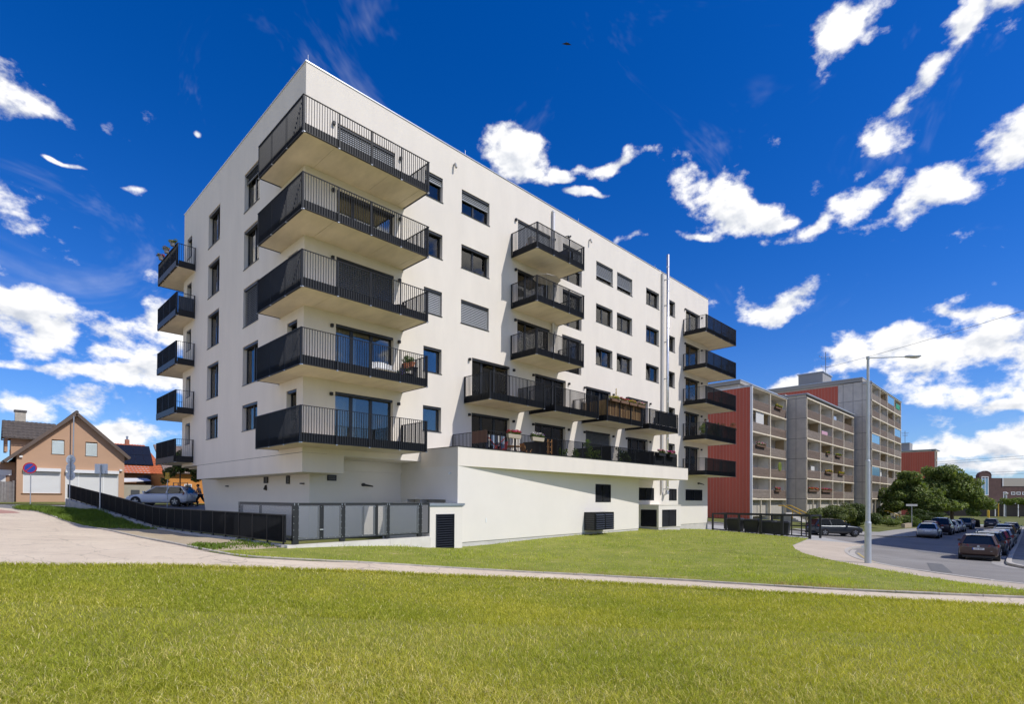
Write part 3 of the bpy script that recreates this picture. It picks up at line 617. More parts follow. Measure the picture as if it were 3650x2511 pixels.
# ------------------------------------------------------------------ balconies
def balcony(rail, rects, zt, panels=None, joints=None, screen=None, name='balcony'):
    """slab with its dark edge plates; railing of flat upright bars hung outside"""
    zb = zt-1.415; m = MB()
    for x0, x1, y0, y1 in rects:
        cut = sorted([x0]+[j for j in (joints or []) if x0 < j < x1]+[x1])
        for a, b in zip(cut[:-1], cut[1:]): m.box(a+(.006 if a != x0 else 0), b-(.006 if b != x1 else 0), y0, y1, zb+.01, zb+.2)
        if len(cut) > 2: m.box(x0+.01, x1-.01, y0+.01, y1-.01, zb+.03, zb+.19)
    b = m.build('balcony', conc_soffit, bld)
    bars = MB(); hr = MB(); kick = MB()
    for (ax, ay), (bx, by) in zip(rail[:-1], rail[1:]):
        d = Vector((bx-ax, by-ay, 0)); L = d.length; d.normalize(); nn = Vector((d.y, -d.x, 0)); n = max(2, round(L/.108))
        for k in range(n+1):
            p = Vector((ax, ay, 0))+d*(L*k/n); q = nn*.02; w = d*.005
            bars.hexa([p-q-w+Vector((0, 0, zb)), p+q-w+Vector((0, 0, zb)), p-q+w+Vector((0, 0, zb)), p+q+w+Vector((0, 0, zb)), p-q-w+Vector((0, 0, zt-.012)), p+q-w+Vector((0, 0, zt-.012)), p-q+w+Vector((0, 0, zt-.012)), p+q+w+Vector((0, 0, zt-.012))])
        a3, b3 = Vector((ax, ay, 0))-d*.03, Vector((bx, by, 0))+d*.03
        hr.bar(a3+Vector((0, 0, zt)), b3+Vector((0, 0, zt)), .055, .022); hr.bar(a3+Vector((0, 0, zb+.012)), b3+Vector((0, 0, zb+.012)), .05, .02)
        i_ = nn*(-.048); s = Vector((0, 0, 0))
        if L > .3: kick.bar(a3+i_+d*.09+Vector((0, 0, zb+.19)), b3+i_-d*.09+Vector((0, 0, zb+.19)), .018, .37)
        np_ = max(1, round(L/1.55))
        for k in range(np_+1):
            p = Vector((ax, ay, 0))+d*min(max(L*k/np_, .03), L-.03)+nn*(-.006)
            pm = MB().box(p.x-.021, p.x+.021, p.y-.021, p.y+.021, zb+.024, zt-.013); pm.build('post', anthr, b)
            MB().box(p.x-.035, p.x+.035, p.y-.035, p.y+.035, zb-.028, zb+.0).build('bracket', zinc, b)
    bars.build('railing_bars', anthr, b, kind='stuff'); hr.build('handrail', anthr, b); kick.build('edge_plate', anthr, b)
    return b
DEP = 2.05
for k in range(1, 6):
    z = ZT[k-1]
    balcony([(0, 2.45), (-1, 2.45), (-1, -DEP), (4.93, -DEP), (4.93, -.02)], [(-.93, 4.87, -DEP+.07, -.0), (-.93, -.0, 0.0, 2.39)], z, joints=[.35, 2.9, 4.5] if k > 2 else [1.2, 3.4])
    balcony([(33.38, -.02), (33.38, -DEP), (39.42, -DEP), (39.42, 2.4), (38.17, 2.4)], [(33.44, 39.36, -DEP+.07, 0), (38.15, 39.36, 0, 2.34)], z, joints=[36.4])
    balcony([(-.02, 15.45), (-1, 15.45), (-1, 20.0), (2.4, 20.0), (2.4, 18.02)], [(-.93, 0, 15.51, 19.94), (0, 2.34, 18.0, 19.94)], z)
for k in (3, 4, 5):
    balcony([(12.39, -.02), (12.39, -DEP), (16.7, -DEP), (16.7, -.02)], [(12.45, 16.64, -DEP+.07, 0)], ZT[k-1], joints=[14.6])
ROW2 = [(8.87, 13.1), (14.0, 18.25), (19.2, 23.5), (24.45, 28.6)]
for a, b in ROW2: balcony([(a, -.02), (a, -DEP), (b, -DEP), (b, -.02)], [(a+.06, b-.06, -DEP+.07, 0)], ZT[1], joints=[(a+b)/2])

# ------------------------------------------------------------------ low block with the terrace
ext = MB(); Y0 = -2.92
ext.hexa([(6.06, Y0, 3.14), (28.55, Y0, 3.14), (6.06, -.003, 3.14), (28.55, -.003, 3.14), (6.06, Y0, 3.72), (28.55, Y0, 3.72), (6.06, -.003, 3.72), (28.55, -.003, 3.72)])
ext.box(6.06, 28.55, Y0, Y0+.2, 3.72, 4.03).box(6.06, 6.26, Y0+.2, -.003, 3.72, 4.03).box(28.35, 28.55, Y0+.2, -.003, 3.72, 4.03)
eb = ext.build('terrace', plaster, bld)
MB().box(6.04, 28.57, Y0-.02, Y0+.22, 4.03, 4.06).box(6.04, 6.28, Y0+.22, -.003, 4.03, 4.06).build('coping', anthr, eb)
MB().box(6.26, 28.35, Y0+.2, -.003, 3.73, 3.76).build('deck', mat('terrace_tiles', (.33, .31, .28), .8), eb)
WE = (23.95, -1.5); ang = math.atan2(WE[1]-Y0, WE[0]-6.06); WL = math.hypot(WE[0]-6.06, WE[1]-Y0); ca, sa = math.cos(ang), math.sin(ang)
PW = lambda u, d, z: (6.06+u*ca-d*sa, Y0+u*sa+d*ca, z)              # the skewed wall below the terrace
m = MB(); LV = (12.08, 13.98, 1.45, 2.60); wall_grid(m, PW, 0.0, WL, -.43, 3.138, [LV], .2)
m.quad(WE+(-.43,), (WE[0], 0, -.43), (WE[0], 0, 3.138), WE+(3.138,))
m.build('base_wall', plaster_gf, bld)
m = MB(); GO = (-2.03, 1.15, -.3, 1.56); P6 = lambda u, d, z: (6.06+d, u, z)
wall_grid(m, P6, Y0, 1.74, -.6, 3.138, [GO], .5); m.quad((6.56, -2.1, -.3), (6.56, 1.2, -.3), (6.56, 1.2, 1.6), (6.56, -2.1, 1.6)); m.quad((6.06, 0, 3.13), (6.06, 1.74, 3.13), (6.06, 1.74, 3.47), (6.06, 0, 3.47)); m.build('base_side_wall', plaster_gf, bld)
MB().hexa([PW(*q) for q in ((.0, .03, -1.1), (WL, .03, -1.1), (0, .3, -1.1), (WL, .3, -1.1), (0, .03, -.432), (WL, .03, -.432), (0, .3, -.432), (WL, .3, -.432))]).build('plinth', plinth_m, bld)
MB().box(WE[0], BX-.02, .03, .3, -1.8, -.452).build('plinth', plinth_m, bld)
louvre(PW, *LV, cols=2)
# ventilation hood on the base wall
u0, u1 = 10.78, 13.05; hd = -.78; z0, z1 = -.27, .83
m = MB(); m.box(u0, u1, hd, .0, z1-.05, z1, PW).box(u0, u1, hd, 0, z0, z0+.05, PW).box(u0, u0+.06, hd, 0, z0+.05, z1-.05, PW).box(u1-.05, u1, hd, 0, z0+.05, z1-.05, PW).box(u0, u0+.09, hd, hd+.06, z0+.05, z1-.05, PW).box((u0+u1)/2-.05, (u0+u1)/2+.05, hd, hd+.06, z0+.05, z1-.05, PW)
hood = m.build('vent_hood', anthr, bld); s = MB()
for j in range(7):
    z = z0+.09+j*.135
    for a, b in ((u0+.1, (u0+u1)/2-.06), ((u0+u1)/2+.06, u1-.06)):
        s.hexa([PW(*q) for q in ((a, hd-.06, z), (b, hd-.06, z), (a, hd-.05, z-.01), (b, hd-.05, z-.01), (a, hd+.03, z+.10), (b, hd+.03, z+.10), (a, hd+.04, z+.09), (b, hd+.04, z+.09))])
    s.box(u0-.012, u0-.001, hd+.06, -.08, z, z+.05, PW)
s.build('blades', mat('hood_blades', (.05, .055, .065), .35, .4), hood, kind='stuff'); MB().box(u0+.08, u1-.06, hd+.1, hd+.12, z0+.05, z1-.05, PW).build('backing', black_p, hood)
for u, z in ((1.9, .45), (13.9, .45)): MB().box(u, u+.10, -.012, -.001, z, z+.22, PW).build('cover_plate', white_p, bld)
# small plant box beside the chimney foot
m = MB(); x0, x1, y0, y1 = 26.25, 29.65, -1.78, -.003; pl = (-.55, 1.22)
LB = (26.75, 28.9, -.40, .88); wall_grid(m, lambda u, d, z: (u, y0+d, z), x0, x1, -.45, 1.22, [LB], .15)
LC = (-1.62, -.28, -.40, .88); wall_grid(m, lambda u, d, z: (x0+d, u, z), y0, y1, -.45, 1.22, [LC], .15)
m.quad((x1, y0, -.45), (x1, y1, -.45), (x1, y1, 1.22), (x1, y0, 1.22)); m.box(x0-.03, x1+.03, y0-.03, y1, 1.221, 1.25)
pb = m.build('plant_box', plaster_gf, bld)
MB().box(x0+.03, x1-.03, y0+.03, y1, -1.3, -.452).build('plinth', plinth_m, pb)
louvre(lambda u, d, z: (u, y0+d, z), *LB, name='louvre'); louvre(lambda u, d, z: (x0+d, u, z), *LC, cols=1)
# details on the set-back ground floor
for y0_, y1_, za, zb_ in ((6.5, 7.0, 2.36, 2.68), (3.85, 4.2, 2.28, 2.68)): louvre(lambda u, d, z: (1.13+d-.06, u, z), y0_, y1_, za, zb_, cols=1, pitch=.075, name='air_grille', d0=0, d1=.05, fr=.03)
louvre(lambda u, d, z: (u, 1.74+d-.06, z), 1.98, 2.43, 2.42, 2.69, cols=1, pitch=.075, name='air_grille', d0=0, d1=.05, fr=.03)
m = MB().cyl((3.85, 1.73, 2.27), (3.85, 1.62, 2.27), .08, n=12).hexa([(3.82, 1.66, 2.25), (4.2, 1.40, 2.2), (3.82, 1.60, 2.20), (4.2, 1.34, 2.16), (3.82, 1.66, 2.33), (4.2, 1.40, 2.23), (3.82, 1.60, 2.31), (4.2, 1.34, 2.19)]); m.build('floodlight', black_p, bld)
m = MB().cyl((36.2, -.01, 3.12), (36.2, -.12, 3.12), .08, n=12).hexa([(36.2, -.1, 3.1), (36.55, -.38, 3.02), (36.2, -.16, 3.06), (36.55, -.44, 2.98), (36.2, -.1, 3.2), (36.55, -.38, 3.06), (36.2, -.16, 3.18), (36.55, -.44, 3.02)]); m.build('floodlight', black_p, bld)
for y in (6.75, ): MB().hexa([(1.12, y-.07, 1.98), (1.12, y+.07, 1.98), (.98, y-.07, 2.02), (.98, y+.07, 2.02), (1.12, y-.05, 2.26), (1.12, y+.05, 2.26), (1.06, y-.05, 2.26), (1.06, y+.05, 2.26)]).build('wall_lamp', black_p, bld)
for y in (2.35, 12.6): MB().box(.98, 1.12, y-.10, y+.10, 2.24, 2.30).build('wall_lamp', black_p, bld)
MB().cyl((6.05, -2.36, 2.79), (5.99, -2.36, 2.79), .06, n=12).build('sensor', white_p, bld)

# terrace railing
def fence_bars(line, zt, zb, parent_name, label, cat, pitch=.108, post=1.55, solid=None, group=None, dw=.02, thing_=True):
    pass
tr = MB(); hr = MB(); zt, zb = 4.98, 4.07; rail = [(8.09, -.05), (8.09, -2.78), (27.05, -2.78), (27.05, -.05)]
tparent = eb
pst = []
for (ax, ay), (bx, by) in zip(rail[:-1], rail[1:]):
    d = Vector((bx-ax, by-ay, 0)); L = d.length; d.normalize(); nn = Vector((d.y, -d.x, 0)); n = round(L/.108)
    for k in range(n+1):
        p = Vector((ax, ay, 0))+d*(L*k/n); q = nn*.02; w = d*.005; lo = Vector((0, 0, zb+.03)); hi = Vector((0, 0, zt-.012))
        tr.hexa([p-q-w+lo, p+q-w+lo, p-q+w+lo, p+q+w+lo, p-q-w+hi, p+q-w+hi, p-q+w+hi, p+q+w+hi])
    hr.bar(Vector((ax, ay, zt)), Vector((bx, by, zt)), .055, .022); hr.bar(Vector((ax, ay, zb+.03)), Vector((bx, by, zb+.03)), .04, .02)
    for k in range(max(1, round(L/1.9))+1):
        p = Vector((ax, ay, 0))+d*(L*k/max(1, round(L/1.9))); MB().box(p.x-.022, p.x+.022, p.y-.022, p.y+.022, zb-.0, zt-.013).build('railing_post', anthr, eb)
tr.build('railing_bars', anthr, eb, kind='stuff'); hr.build('handrail', anthr, eb)
for x in (13.5, 18.7, 23.9):                                        # dividers between the terraces
    m = MB().box(x-.03, x+.03, -2.7, -.02, 3.78, 5.0); m.build('terrace_divider', anthr, eb)

# ------------------------------------------------------------------ white shaft box with the louvre, mesh enclosure and ramp
sb = thing('ventilation_shaft', 'white rendered shaft with metal cap and tall dark louvre in front', 'shaft', (5.1, -3.3, -.7))
m = MB(); x0, x1, y0, y1 = 4.2, 6.04, -3.3, .45
LB = (4.53, 5.56, -.72, .92); wall_grid(m, lambda u, d, z: (u, y0+d, z), x0, x1, -1.0, 1.27, [LB], .16)
m.quad((x0, y0, -1), (x0, y1, -1), (x0, y1, 1.27), (x0, y0, 1.27)).quad((x1, y0, -1), (x1, y1, -1), (x1, y1, 1.27), (x1, y0, 1.27)).quad((x0, y1, -1), (x1, y1, -1), (x1, y1, 1.27), (x0, y1, 1.27)); m.build('shaft_wall', plaster_gf, sb)
m = MB().box(x0-.05, x1+.1, y0-.06, y1+.04, 1.30, 1.40).box(x0-.02, x1+.05, y0-.02, y1, 1.25, 1.30); m.build('cap', zinc, sb)
louvre(lambda u, d, z: (u, y0+d, z), *LB, parent=sb, cols=1, pitch=.105, d0=-.025, d1=.13, m=mat('louvre_blue_grey', (.045, .052, .068), .32, .4))

fc = thing('mesh_enclosure', 'black steel framed enclosure with perforated metal panels on white kerb wall', 'fence', (1.2, -3.3, -.1))
def perforated():
    """sheet with small square holes, the holes cut by a transparent pattern of the sheet itself"""
    m = bpy.data.materials.new('perforated_sheet'); m.use_nodes = True; nt = m.node_tree; N = nt.nodes; L = nt.links; N.clear()
    o = N.new('ShaderNodeOutputMaterial'); t = N.new('ShaderNodeBsdfTransparent'); p = N.new('ShaderNodeBsdfPrincipled'); p.inputs['Base Color'].default_value = (.30, .31, .33, 1); p.inputs['Metallic'].default_value = .6; p.inputs['Roughness'].default_value = .45
    tc = N.new('ShaderNodeTexCoord'); mp = N.new('ShaderNodeMapping'); mp.inputs['Rotation'].default_value = (R(30), R(45), R(45)); L.new(tc.outputs['Object'], mp.inputs['Vector'])
    w1 = N.new('ShaderNodeTexWave'); w1.wave_type = 'BANDS'; w1.bands_direction = 'X'; w1.inputs['Scale'].default_value = 13.; w1.inputs['Distortion'].default_value = 0; L.new(mp.outputs[0], w1.inputs['Vector'])
    w2 = N.new('ShaderNodeTexWave'); w2.wave_type = 'BANDS'; w2.bands_direction = 'Z'; w2.inputs['Scale'].default_value = 13.; L.new(mp.outputs[0], w2.inputs['Vector'])
    mi = N.new('ShaderNodeMath'); mi.operation = 'MINIMUM'; L.new(w1.outputs['Fac'], mi.inputs[0]); L.new(w2.outputs['Fac'], mi.inputs[1])
    g = N.new('ShaderNodeMath'); g.operation = 'GREATER_THAN'; g.inputs[1].default_value = .22; L.new(mi.outputs[0], g.inputs[0])
    x = N.new('ShaderNodeMixShader'); L.new(g.outputs[0], x.inputs[0]); L.new(p.outputs[0], x.inputs[1]); L.new(t.outputs[0], x.inputs[2]); L.new(x.outputs[0], o.inputs[0]); MATS['perforated_sheet'] = m; return m
perf = perforated(); bolt_m = mat('bolt_heads', (.75, .76, .78), .3, .8)
def frame_fence(P, u0, u1, zb0, zb1, zt, posts, parent, sheet=perf, solid=(), th=.12, inner=(), rail=.13, foot=.0):
    zb = lambda u: zb0+(zb1-zb0)*(u-u0)/(u1-u0)
    for a, b in posts: MB().box(a, b, -.06, .06, zb(a)-foot, zt-rail-.002, P).build('post', mesh_dark, parent)
    MB().box(u0, u1, -.065, .065, zt-rail, zt, P).build('top_rail', mesh_dark, parent)
    MB().hexa([P(*q) for q in ((u0, -.05, zb0+.10), (u1, -.05, zb1+.10), (u0, .05, zb0+.10), (u1, .05, zb1+.10), (u0, -.05, zb0+.19), (u1, -.05, zb1+.19), (u0, .05, zb0+.19), (u1, .05, zb1+.19))]).build('bottom_rail', mesh_dark, parent)
    for a, b in inner: MB().box(a, b, -.045, .045, zb(a)+.192, zt-rail-.002, P).build('mullion', mesh_dark, parent)
    ps = sorted(list(posts)+list(inner)); bl = MB()
    for (a0, a1), (b0, b1) in zip(ps[:-1], ps[1:]):
        if b0-a1 < .06: continue
        if sheet is not None:
            i = ps.index((a0, a1)); s = MB().hexa([P(*q) for q in ((a1-.02, -.072, zb(a1)+.14), (b0+.02, -.072, zb(b0)+.14), (a1-.02, -.069, zb(a1)+.14), (b0+.02, -.069, zb(b0)+.14), (a1-.02, -.072, zt-rail+.04), (b0+.02, -.072, zt-rail+.04), (a1-.02, -.069, zt-rail+.04), (b0+.02, -.069, zt-rail+.04))])
            s.build('panel', mat('grey_panel', (.17, .165, .175), .4, .2) if i in solid else sheet, parent)
    for a, b in posts:
        for z in (zt-.09, zt-.04): bl.box(a+.03, a+.055, -.088, -.074, z, z+.025, P).box(b-.055, b-.03, -.088, -.074, z, z+.025, P)
        z = zb(a)+.25
        while z < zt-.2: bl.box(a+.012, a+.03, -.088, -.074, z, z+.018, P).box(b-.03, b-.012, -.088, -.074, z, z+.018, P); z += .24
    for u in np.arange(u0+.2, u1-.1, .28): bl.box(u, u+.018, -.088, -.074, zt-.155, zt-.137, P).box(u, u+.018, -.088, -.074, zb(u)+.17, zb(u)+.188, P)
    bl.build('bolts', bolt_m, parent, kind='stuff')
PFE = lambda u, d, z: (u, -3.3+d, z)
frame_fence(PFE, -1.82, 4.13, -.05, .0, 1.42, [(-1.82, -1.6), (.0, .2), (1.98, 2.16), (3.55, 3.75)], fc, solid=(6, 7, 8), inner=[(-.86, -.66), (.95, 1.0), (1.45, 1.62), (4.03, 4.13)])
PLE = lambda u, d, z: (-1.71+d, u, z)
frame_fence(PLE, -3.2, 2.2, -.05, -.1, 1.42, [(2.0, 2.2)], fc, inner=[(-.1, -.02), (-3.18, -3.08)])
MB().box(-.83, -.70, -3.40, -3.37, .42, .46).build('gate_handle', steel, fc)
m = MB(); bx = [-2.04, -.95, .1, 1.15, 2.15, 3.15, 4.17]
kw = thing('kerb_wall', 'low white concrete block kerb under the mesh enclosure', 'wall', (1, -3.4, -.3))
for a, b in zip(bx[:-1], bx[1:]): MB().hexa([(a+.004, -3.42, -.30-.05*(a+2)), (b-.004, -3.42, -.30-.05*(b+2)), (a+.004, -3.17, -.30-.05*(a+2)), (b-.004, -3.17, -.30-.05*(b+2)), (a+.004, -3.42, -.06+.007*a), (b-.004, -3.42, -.06+.007*b), (a+.004, -3.17, -.06+.007*a), (b-.004, -3.17, -.06+.007*b)]).build('concrete_block', conc_white, kw)
MB().box(-1.98, 4.15, -3.38, -3.22, -1.0, -.36).build('footing', conc, kw)

# ramp railing on its concrete upstand
RL = [(-1.97, -3.1), (-2.2, .6), (-2.6, 5.2), (-2.72, 9.5), (-2.8, 11.8), (-3.4, 17.7), (-4.6, 29.2)]
RZ = [-.07, -.05, -.03, -.03, .0, .50, 1.42]
rp = thing('ramp_railing', 'black barred railing following the ramp down to the building', 'railing', (-2.2, 8, -.1))
ru = thing('ramp_wall', 'grey concrete upstand wall below the ramp railing', 'wall', (-2.2, 8, -.3))
p = np.array(RL); s = np.r_[0, np.cumsum(np.hypot(*np.diff(p, axis=0).T))]; bars = MB(); tops = MB(); n = int(s[-1]/.1)
ts = np.linspace(0, s[-1], n+1); xs = np.interp(ts, s, p[:, 0]); ys = np.interp(ts, s, p[:, 1]); zs = np.interp(ts, s, RZ)
for i in range(n+1):
    j = min(i, n-1); d = Vector((xs[j+1]-xs[j], ys[j+1]-ys[j], 0)).normalized(); nn = Vector((d.y, -d.x, 0)); a = Vector((xs[i], ys[i], zs[i]+.09)); q = nn*.022; w = d*.005; h = Vector((0, 0, .94))
    bars.hexa([a-q-w, a+q-w, a-q+w, a+q+w, a-q-w+h, a+q-w+h, a-q+w+h, a+q+w+h])
bars.build('railing_bars', anthr, rp, kind='stuff')
for i in range(len(p)-1):
    a = Vector((*p[i], RZ[i])); b = Vector((*p[i+1], RZ[i+1])); tops.bar(a+Vector((0, 0, 1.05)), b+Vector((0, 0, 1.05)), .06, .035); tops.bar(a+Vector((0, 0, .09)), b+Vector((0, 0, .09)), .045, .03)
tops.build('handrail', anthr, rp)
for t in np.arange(0.15, s[-1], 1.25):
    a = Vector((np.interp(t, s, p[:, 0]), np.interp(t, s, p[:, 1]), np.interp(t, s, RZ))); MB().box(a.x-.025, a.x+.025, a.y-.025, a.y+.025, a.z+.012, a.z+1.03).box(a.x-.08, a.x+.08, a.y-.06, a.y+.06, a.z, a.z+.012).build('post', anthr, rp)
for i in range(len(p)-1):
    a, b = p[i], p[i+1]; k = max(1, int(np.hypot(*(b-a))/2.4))
    for j in range(k):
        c = a+(b-a)*(j+.003)/k; e = a+(b-a)*(j+.997)/k; zc = RZ[i]+(RZ[i+1]-RZ[i])*(j)/k; ze = RZ[i]+(RZ[i+1]-RZ[i])*(j+1)/k
        d = (e-c)/np.hypot(*(e-c)); nn = np.array([d[1], -d[0]])*.14
        MB().hexa([(*(c-nn), -1.0), (*(e-nn), -1.), (*(c+nn), -1.), (*(e+nn), -1.), (*(c-nn), zc), (*(e-nn), ze), (*(c+nn), zc), (*(e+nn), ze)]).build('concrete_block', conc, ru)

# ------------------------------------------------------------------ bin enclosure at the far gable
be = thing('bin_enclosure', 'open black steel post and rail enclosure around the rubbish bins', 'fence', (38.3, -4.5, -1.3))
PB = lambda u, d, z: (38.35+d, u, z)
def zbb(u): return -1.12+(-1.44+1.12)*(u+.35)/(-8.25)
posts = [(-.47, -.35), (-2.9, -2.72), (-4.75, -4.57), (-6.5, -6.3), (-8.62, -8.44)]
for a, b in posts: MB().box(a, b, -.09, .09, zbb(a)-.06, .33, PB).build('post', mesh_dark, be)
for a, b in ((-1.55, -1.45), (-7.2, -7.12), (-7.95, -7.87), (-8.3, -8.23)): MB().box(a, b, -.03, .03, zbb(a)+.2, .33, PB).build('mullion', mesh_dark, be)
MB().box(-8.62, -.35, -.095, .095, .332, .46, PB).build('top_rail', mesh_dark, be)
MB().hexa([PB(*q) for q in ((-8.44, -.05, zbb(-8.44)+.1), (-.47, -.05, zbb(-.47)+.06), (-8.44, .05, zbb(-8.44)+.1), (-.47, .05, zbb(-.47)+.06), (-8.44, -.05, zbb(-8.44)+.2), (-.47, -.05, zbb(-.47)+.16), (-8.44, .05, zbb(-8.44)+.2), (-.47, .05, zbb(-.47)+.16))]).build('bottom_rail', mesh_dark, be)
for y in (-8.53, -4.6, -.45):
    MB().box(38.45, 41.2, y-.06, y+.06, .335, .455).build('side_rail', mesh_dark, be); MB().box(41.1, 41.25, y-.08, y+.08, gz(41.2, y)-.1, .46).build('post', mesh_dark, be)
MB().box(41.12, 41.22, -8.45, -.5, .335, .455).build('rear_rail', mesh_dark, be); MB().box(41.15, 41.2, -8.4, -.5, -.6, -.5).build('rear_rail', mesh_dark, be)
def bin_(loc, rz, label):
    t = thing('rubbish_bin', label, 'bin', loc, rz, 'black wheeled rubbish bins', local=True); bm = mat('bin_plastic', (.020, .022, .024), .45)
    MB().hexa([(-.56, -.42, .14), (.56, -.42, .14), (-.56, .42, .14), (.56, .42, .14), (-.66, -.52, 1.12), (.66, -.52, 1.12), (-.66, .52, 1.12), (.66, .52, 1.12)]).build('body', bm, t, bevel=.03)
    MB().box(-.70, .70, -.55, .55, 1.125, 1.20).box(-.6, .6, -.4, .4, 1.20, 1.27).build('lid', mat('bin_lid', (.05, .052, .055), .4), t, bevel=.02)
    for x in (-.4, .4): MB().cyl((x, -.60, 1.13), (x, -.53, 1.13), .03, n=8).build('handle', bm, t)
    for x in (-.48, .48):
        for y in (-.34, .34): MB().cyl((x-.03, y, .09), (x+.03, y, .09), .09, n=10).build('wheel', rubber, t)
    return t
for i, (y, lab) in enumerate(((-2.1, 'black rubbish bin next to the white gable wall, first of four'), (-3.55, 'second black rubbish bin from the white gable wall'), (-5.0, 'third black rubbish bin from the white gable wall'), (-6.0, 'black rubbish bin nearest the road, last of four'))):
    bin_((39.35+.1*(i % 2), y, gz(39.4, y)-.03), R(90+3*i), lab)

# ------------------------------------------------------------------ panel blocks behind
c_frame = mat('block_frame_paint', (.76, .67, .52), .85, var=.12, vscale=1.5)
c_panel = mat('block_concrete', (.62, .56, .48), .92, var=.14, vscale=.9, bump=.25, bscale=20, detail=10)
c_wall = mat('loggia_wall', (.76, .70, .60), .9, var=.08, vscale=1)
c_divw = mat('loggia_divider', (.80, .77, .70), .9, var=.10, vscale=1.)
c_divb = mat('loggia_divider_brown', (.40, .30, .18), .9, var=.10, vscale=1.)
red_m = mat('red_cladding', (.56, .105, .055), .55, var=.10, vscale=.7, stretch=(1, 1, .1))
seam_m = mat('cladding_seam', (.60, .34, .28), .5)
slat_m = mat('weathered_slats', (.27, .20, .155), .9, c2=(.15, .115, .095), vscale=3, stretch=(.35, 1, 9))
slat_m2 = mat('grey_slats', (.36, .30, .25), .9, c2=(.20, .165, .14), vscale=3, stretch=(.35, 1, 9))
roof_m = mat('roof_trim', (.42, .46, .52), .5, .3)
pale_frame = mat('pale_window_frame', (.68, .67, .64), .5); far_glass = glass('far_glass', (.35, .40, .42), .14)
def loggia_block(par, x0, bays, bw, yf, rows, z1, fh, gz_, depth, roofz, slat_alt=0, brown=(), ground_doors=True):
    """open loggias: frame grid, slatted parapets, dividers, rear wall with windows"""
    xs = [x0+i*bw for i in range(bays+1)]; zt = z1+rows*fh
    fr = MB()
    for x in xs: fr.box(x-.10, x+.10, yf-.02, yf+.25, gz_-.6, zt)
    for r in range(rows+1): fr.box(x0-.1, xs[-1]+.1, yf-.05, yf+.22, z1+r*fh-.13, z1+r*fh+.06)
    fr.build('frame', c_frame, par)
    for r in range(rows+1): MB().box(x0, xs[-1], yf+.22, yf+1.5, z1+r*fh-.10, z1+r*fh+.03).build('loggia_slab', c_wall, par)
    MB().box(x0-.05, xs[-1]+.05, yf+1.5, yf+1.7, gz_-.6, zt).build('rear_wall', c_wall, par)
    for i, x in enumerate(xs):
        MB().box(x-.07, x+.07, yf+.26, yf+1.5, gz_-.6, zt-.1).build('divider', c_divw if i % 2 == 0 or not brown else c_divw, par)
    for r in range(rows):
        z = z1+r*fh
        for i in range(bays):
            a, b = xs[i]+.11, xs[i+1]-.11; s = MB(); zz = z+.14; k = 0
            while zz < z+1.12: s.box(a, b-random.choice((0, 0, 0, .0)), yf+.02, yf+.05, zz, zz+.088+random.uniform(-.012, .006)); zz += .108
            s.build('parapet_boards', slat_m if (i+r) % 3 else slat_m2, par, kind='stuff')
            MB().box(a, b, yf+.055, yf+.075, z+.1, z+1.1).build('parapet_backing', mat('board_back', (.07, .055, .045), .9), par)
            # window and balcony door in the rear wall
            w = MB().box(a+.5, a+.58, yf+1.44, yf+1.498, z+.1, z+2.25).box(a+1.3, a+1.38, yf+1.44, yf+1.498, z+.1, z+2.25).box(a+2.5, a+2.58, yf+1.44, yf+1.498, z+.8, z+2.25).box(a+.5, a+2.58, yf+1.44, yf+1.498, z+2.25, z+2.33).box(a+1.38, a+2.5, yf+1.44, yf+1.498, z+.75, z+.83).build('window', pale_frame, par)
            MB().box(a+.59, a+1.29, yf+1.455, yf+1.46, z+.12, z+2.24).box(a+1.39, a+2.49, yf+1.455, yf+1.46, z+.84, z+2.24).build('pane', mat('dark_pane', (.09, .10, .11), .1), w)
            if (i*7+r*3) % 4 == 1:
                MB().box(xs[i+1]-.12, xs[i+1]-.085, yf+.3, yf+1.45, z+.05, z+fh-.14).build('divider_panel', c_divb, par)
    for i in range(bays):
        a, b = xs[i]+.11, xs[i+1]-.11; mid = (a+b)/2
        if ground_doors and i % 2 == 0: MB().box(mid-.06, mid+.06, yf+.02, yf+.2, gz_+.2, z1-.14).build('mullion', c_frame, par)
        MB().box(a, b, yf+.5, yf+.55, gz_+.4, z1-.14).build('ground_panel', mat('ground_panels', (.46, .43, .38), .9, var=.1, vscale=1), par)
    return zt
def clad(par, x, y0, y1, z0, z1, w=.42):
    n = int((y1-y0)/w); w = (y1-y0)/n
    for i in range(n):
        MB().hexa([(x-.03, y0+i*w+.012, z0), (x-.03, y0+(i+1)*w-.012, z0), (x, y0+i*w+.012, z0), (x, y0+(i+1)*w-.012, z0), (x-.03, y0+i*w+.012, z1), (x-.03, y0+(i+1)*w-.012, z1), (x, y0+i*w+.012, z1), (x, y0+(i+1)*w-.012, z1)]).build('cladding_strip', red_m, par)
        MB().box(x-.055, x-.001, y0+i*w-.013, y0+i*w+.010, z0, z1).build('seam', seam_m, par)
def panels(par, x, ys, zs):
    for a, b in zip(ys[:-1], ys[1:]):
        for c, d in zip(zs[:-1], zs[1:]): MB().box(x-.06, x+.12, a+.025, b-.025, c+.025, d-.025).build('concrete_panel', c_panel, par)
    MB().box(x, x+.3, ys[0], ys[-1], zs[0], zs[-1]).build('panel_joint', mat('joint_dark', (.10, .095, .09), .9), par)
FH = 2.8
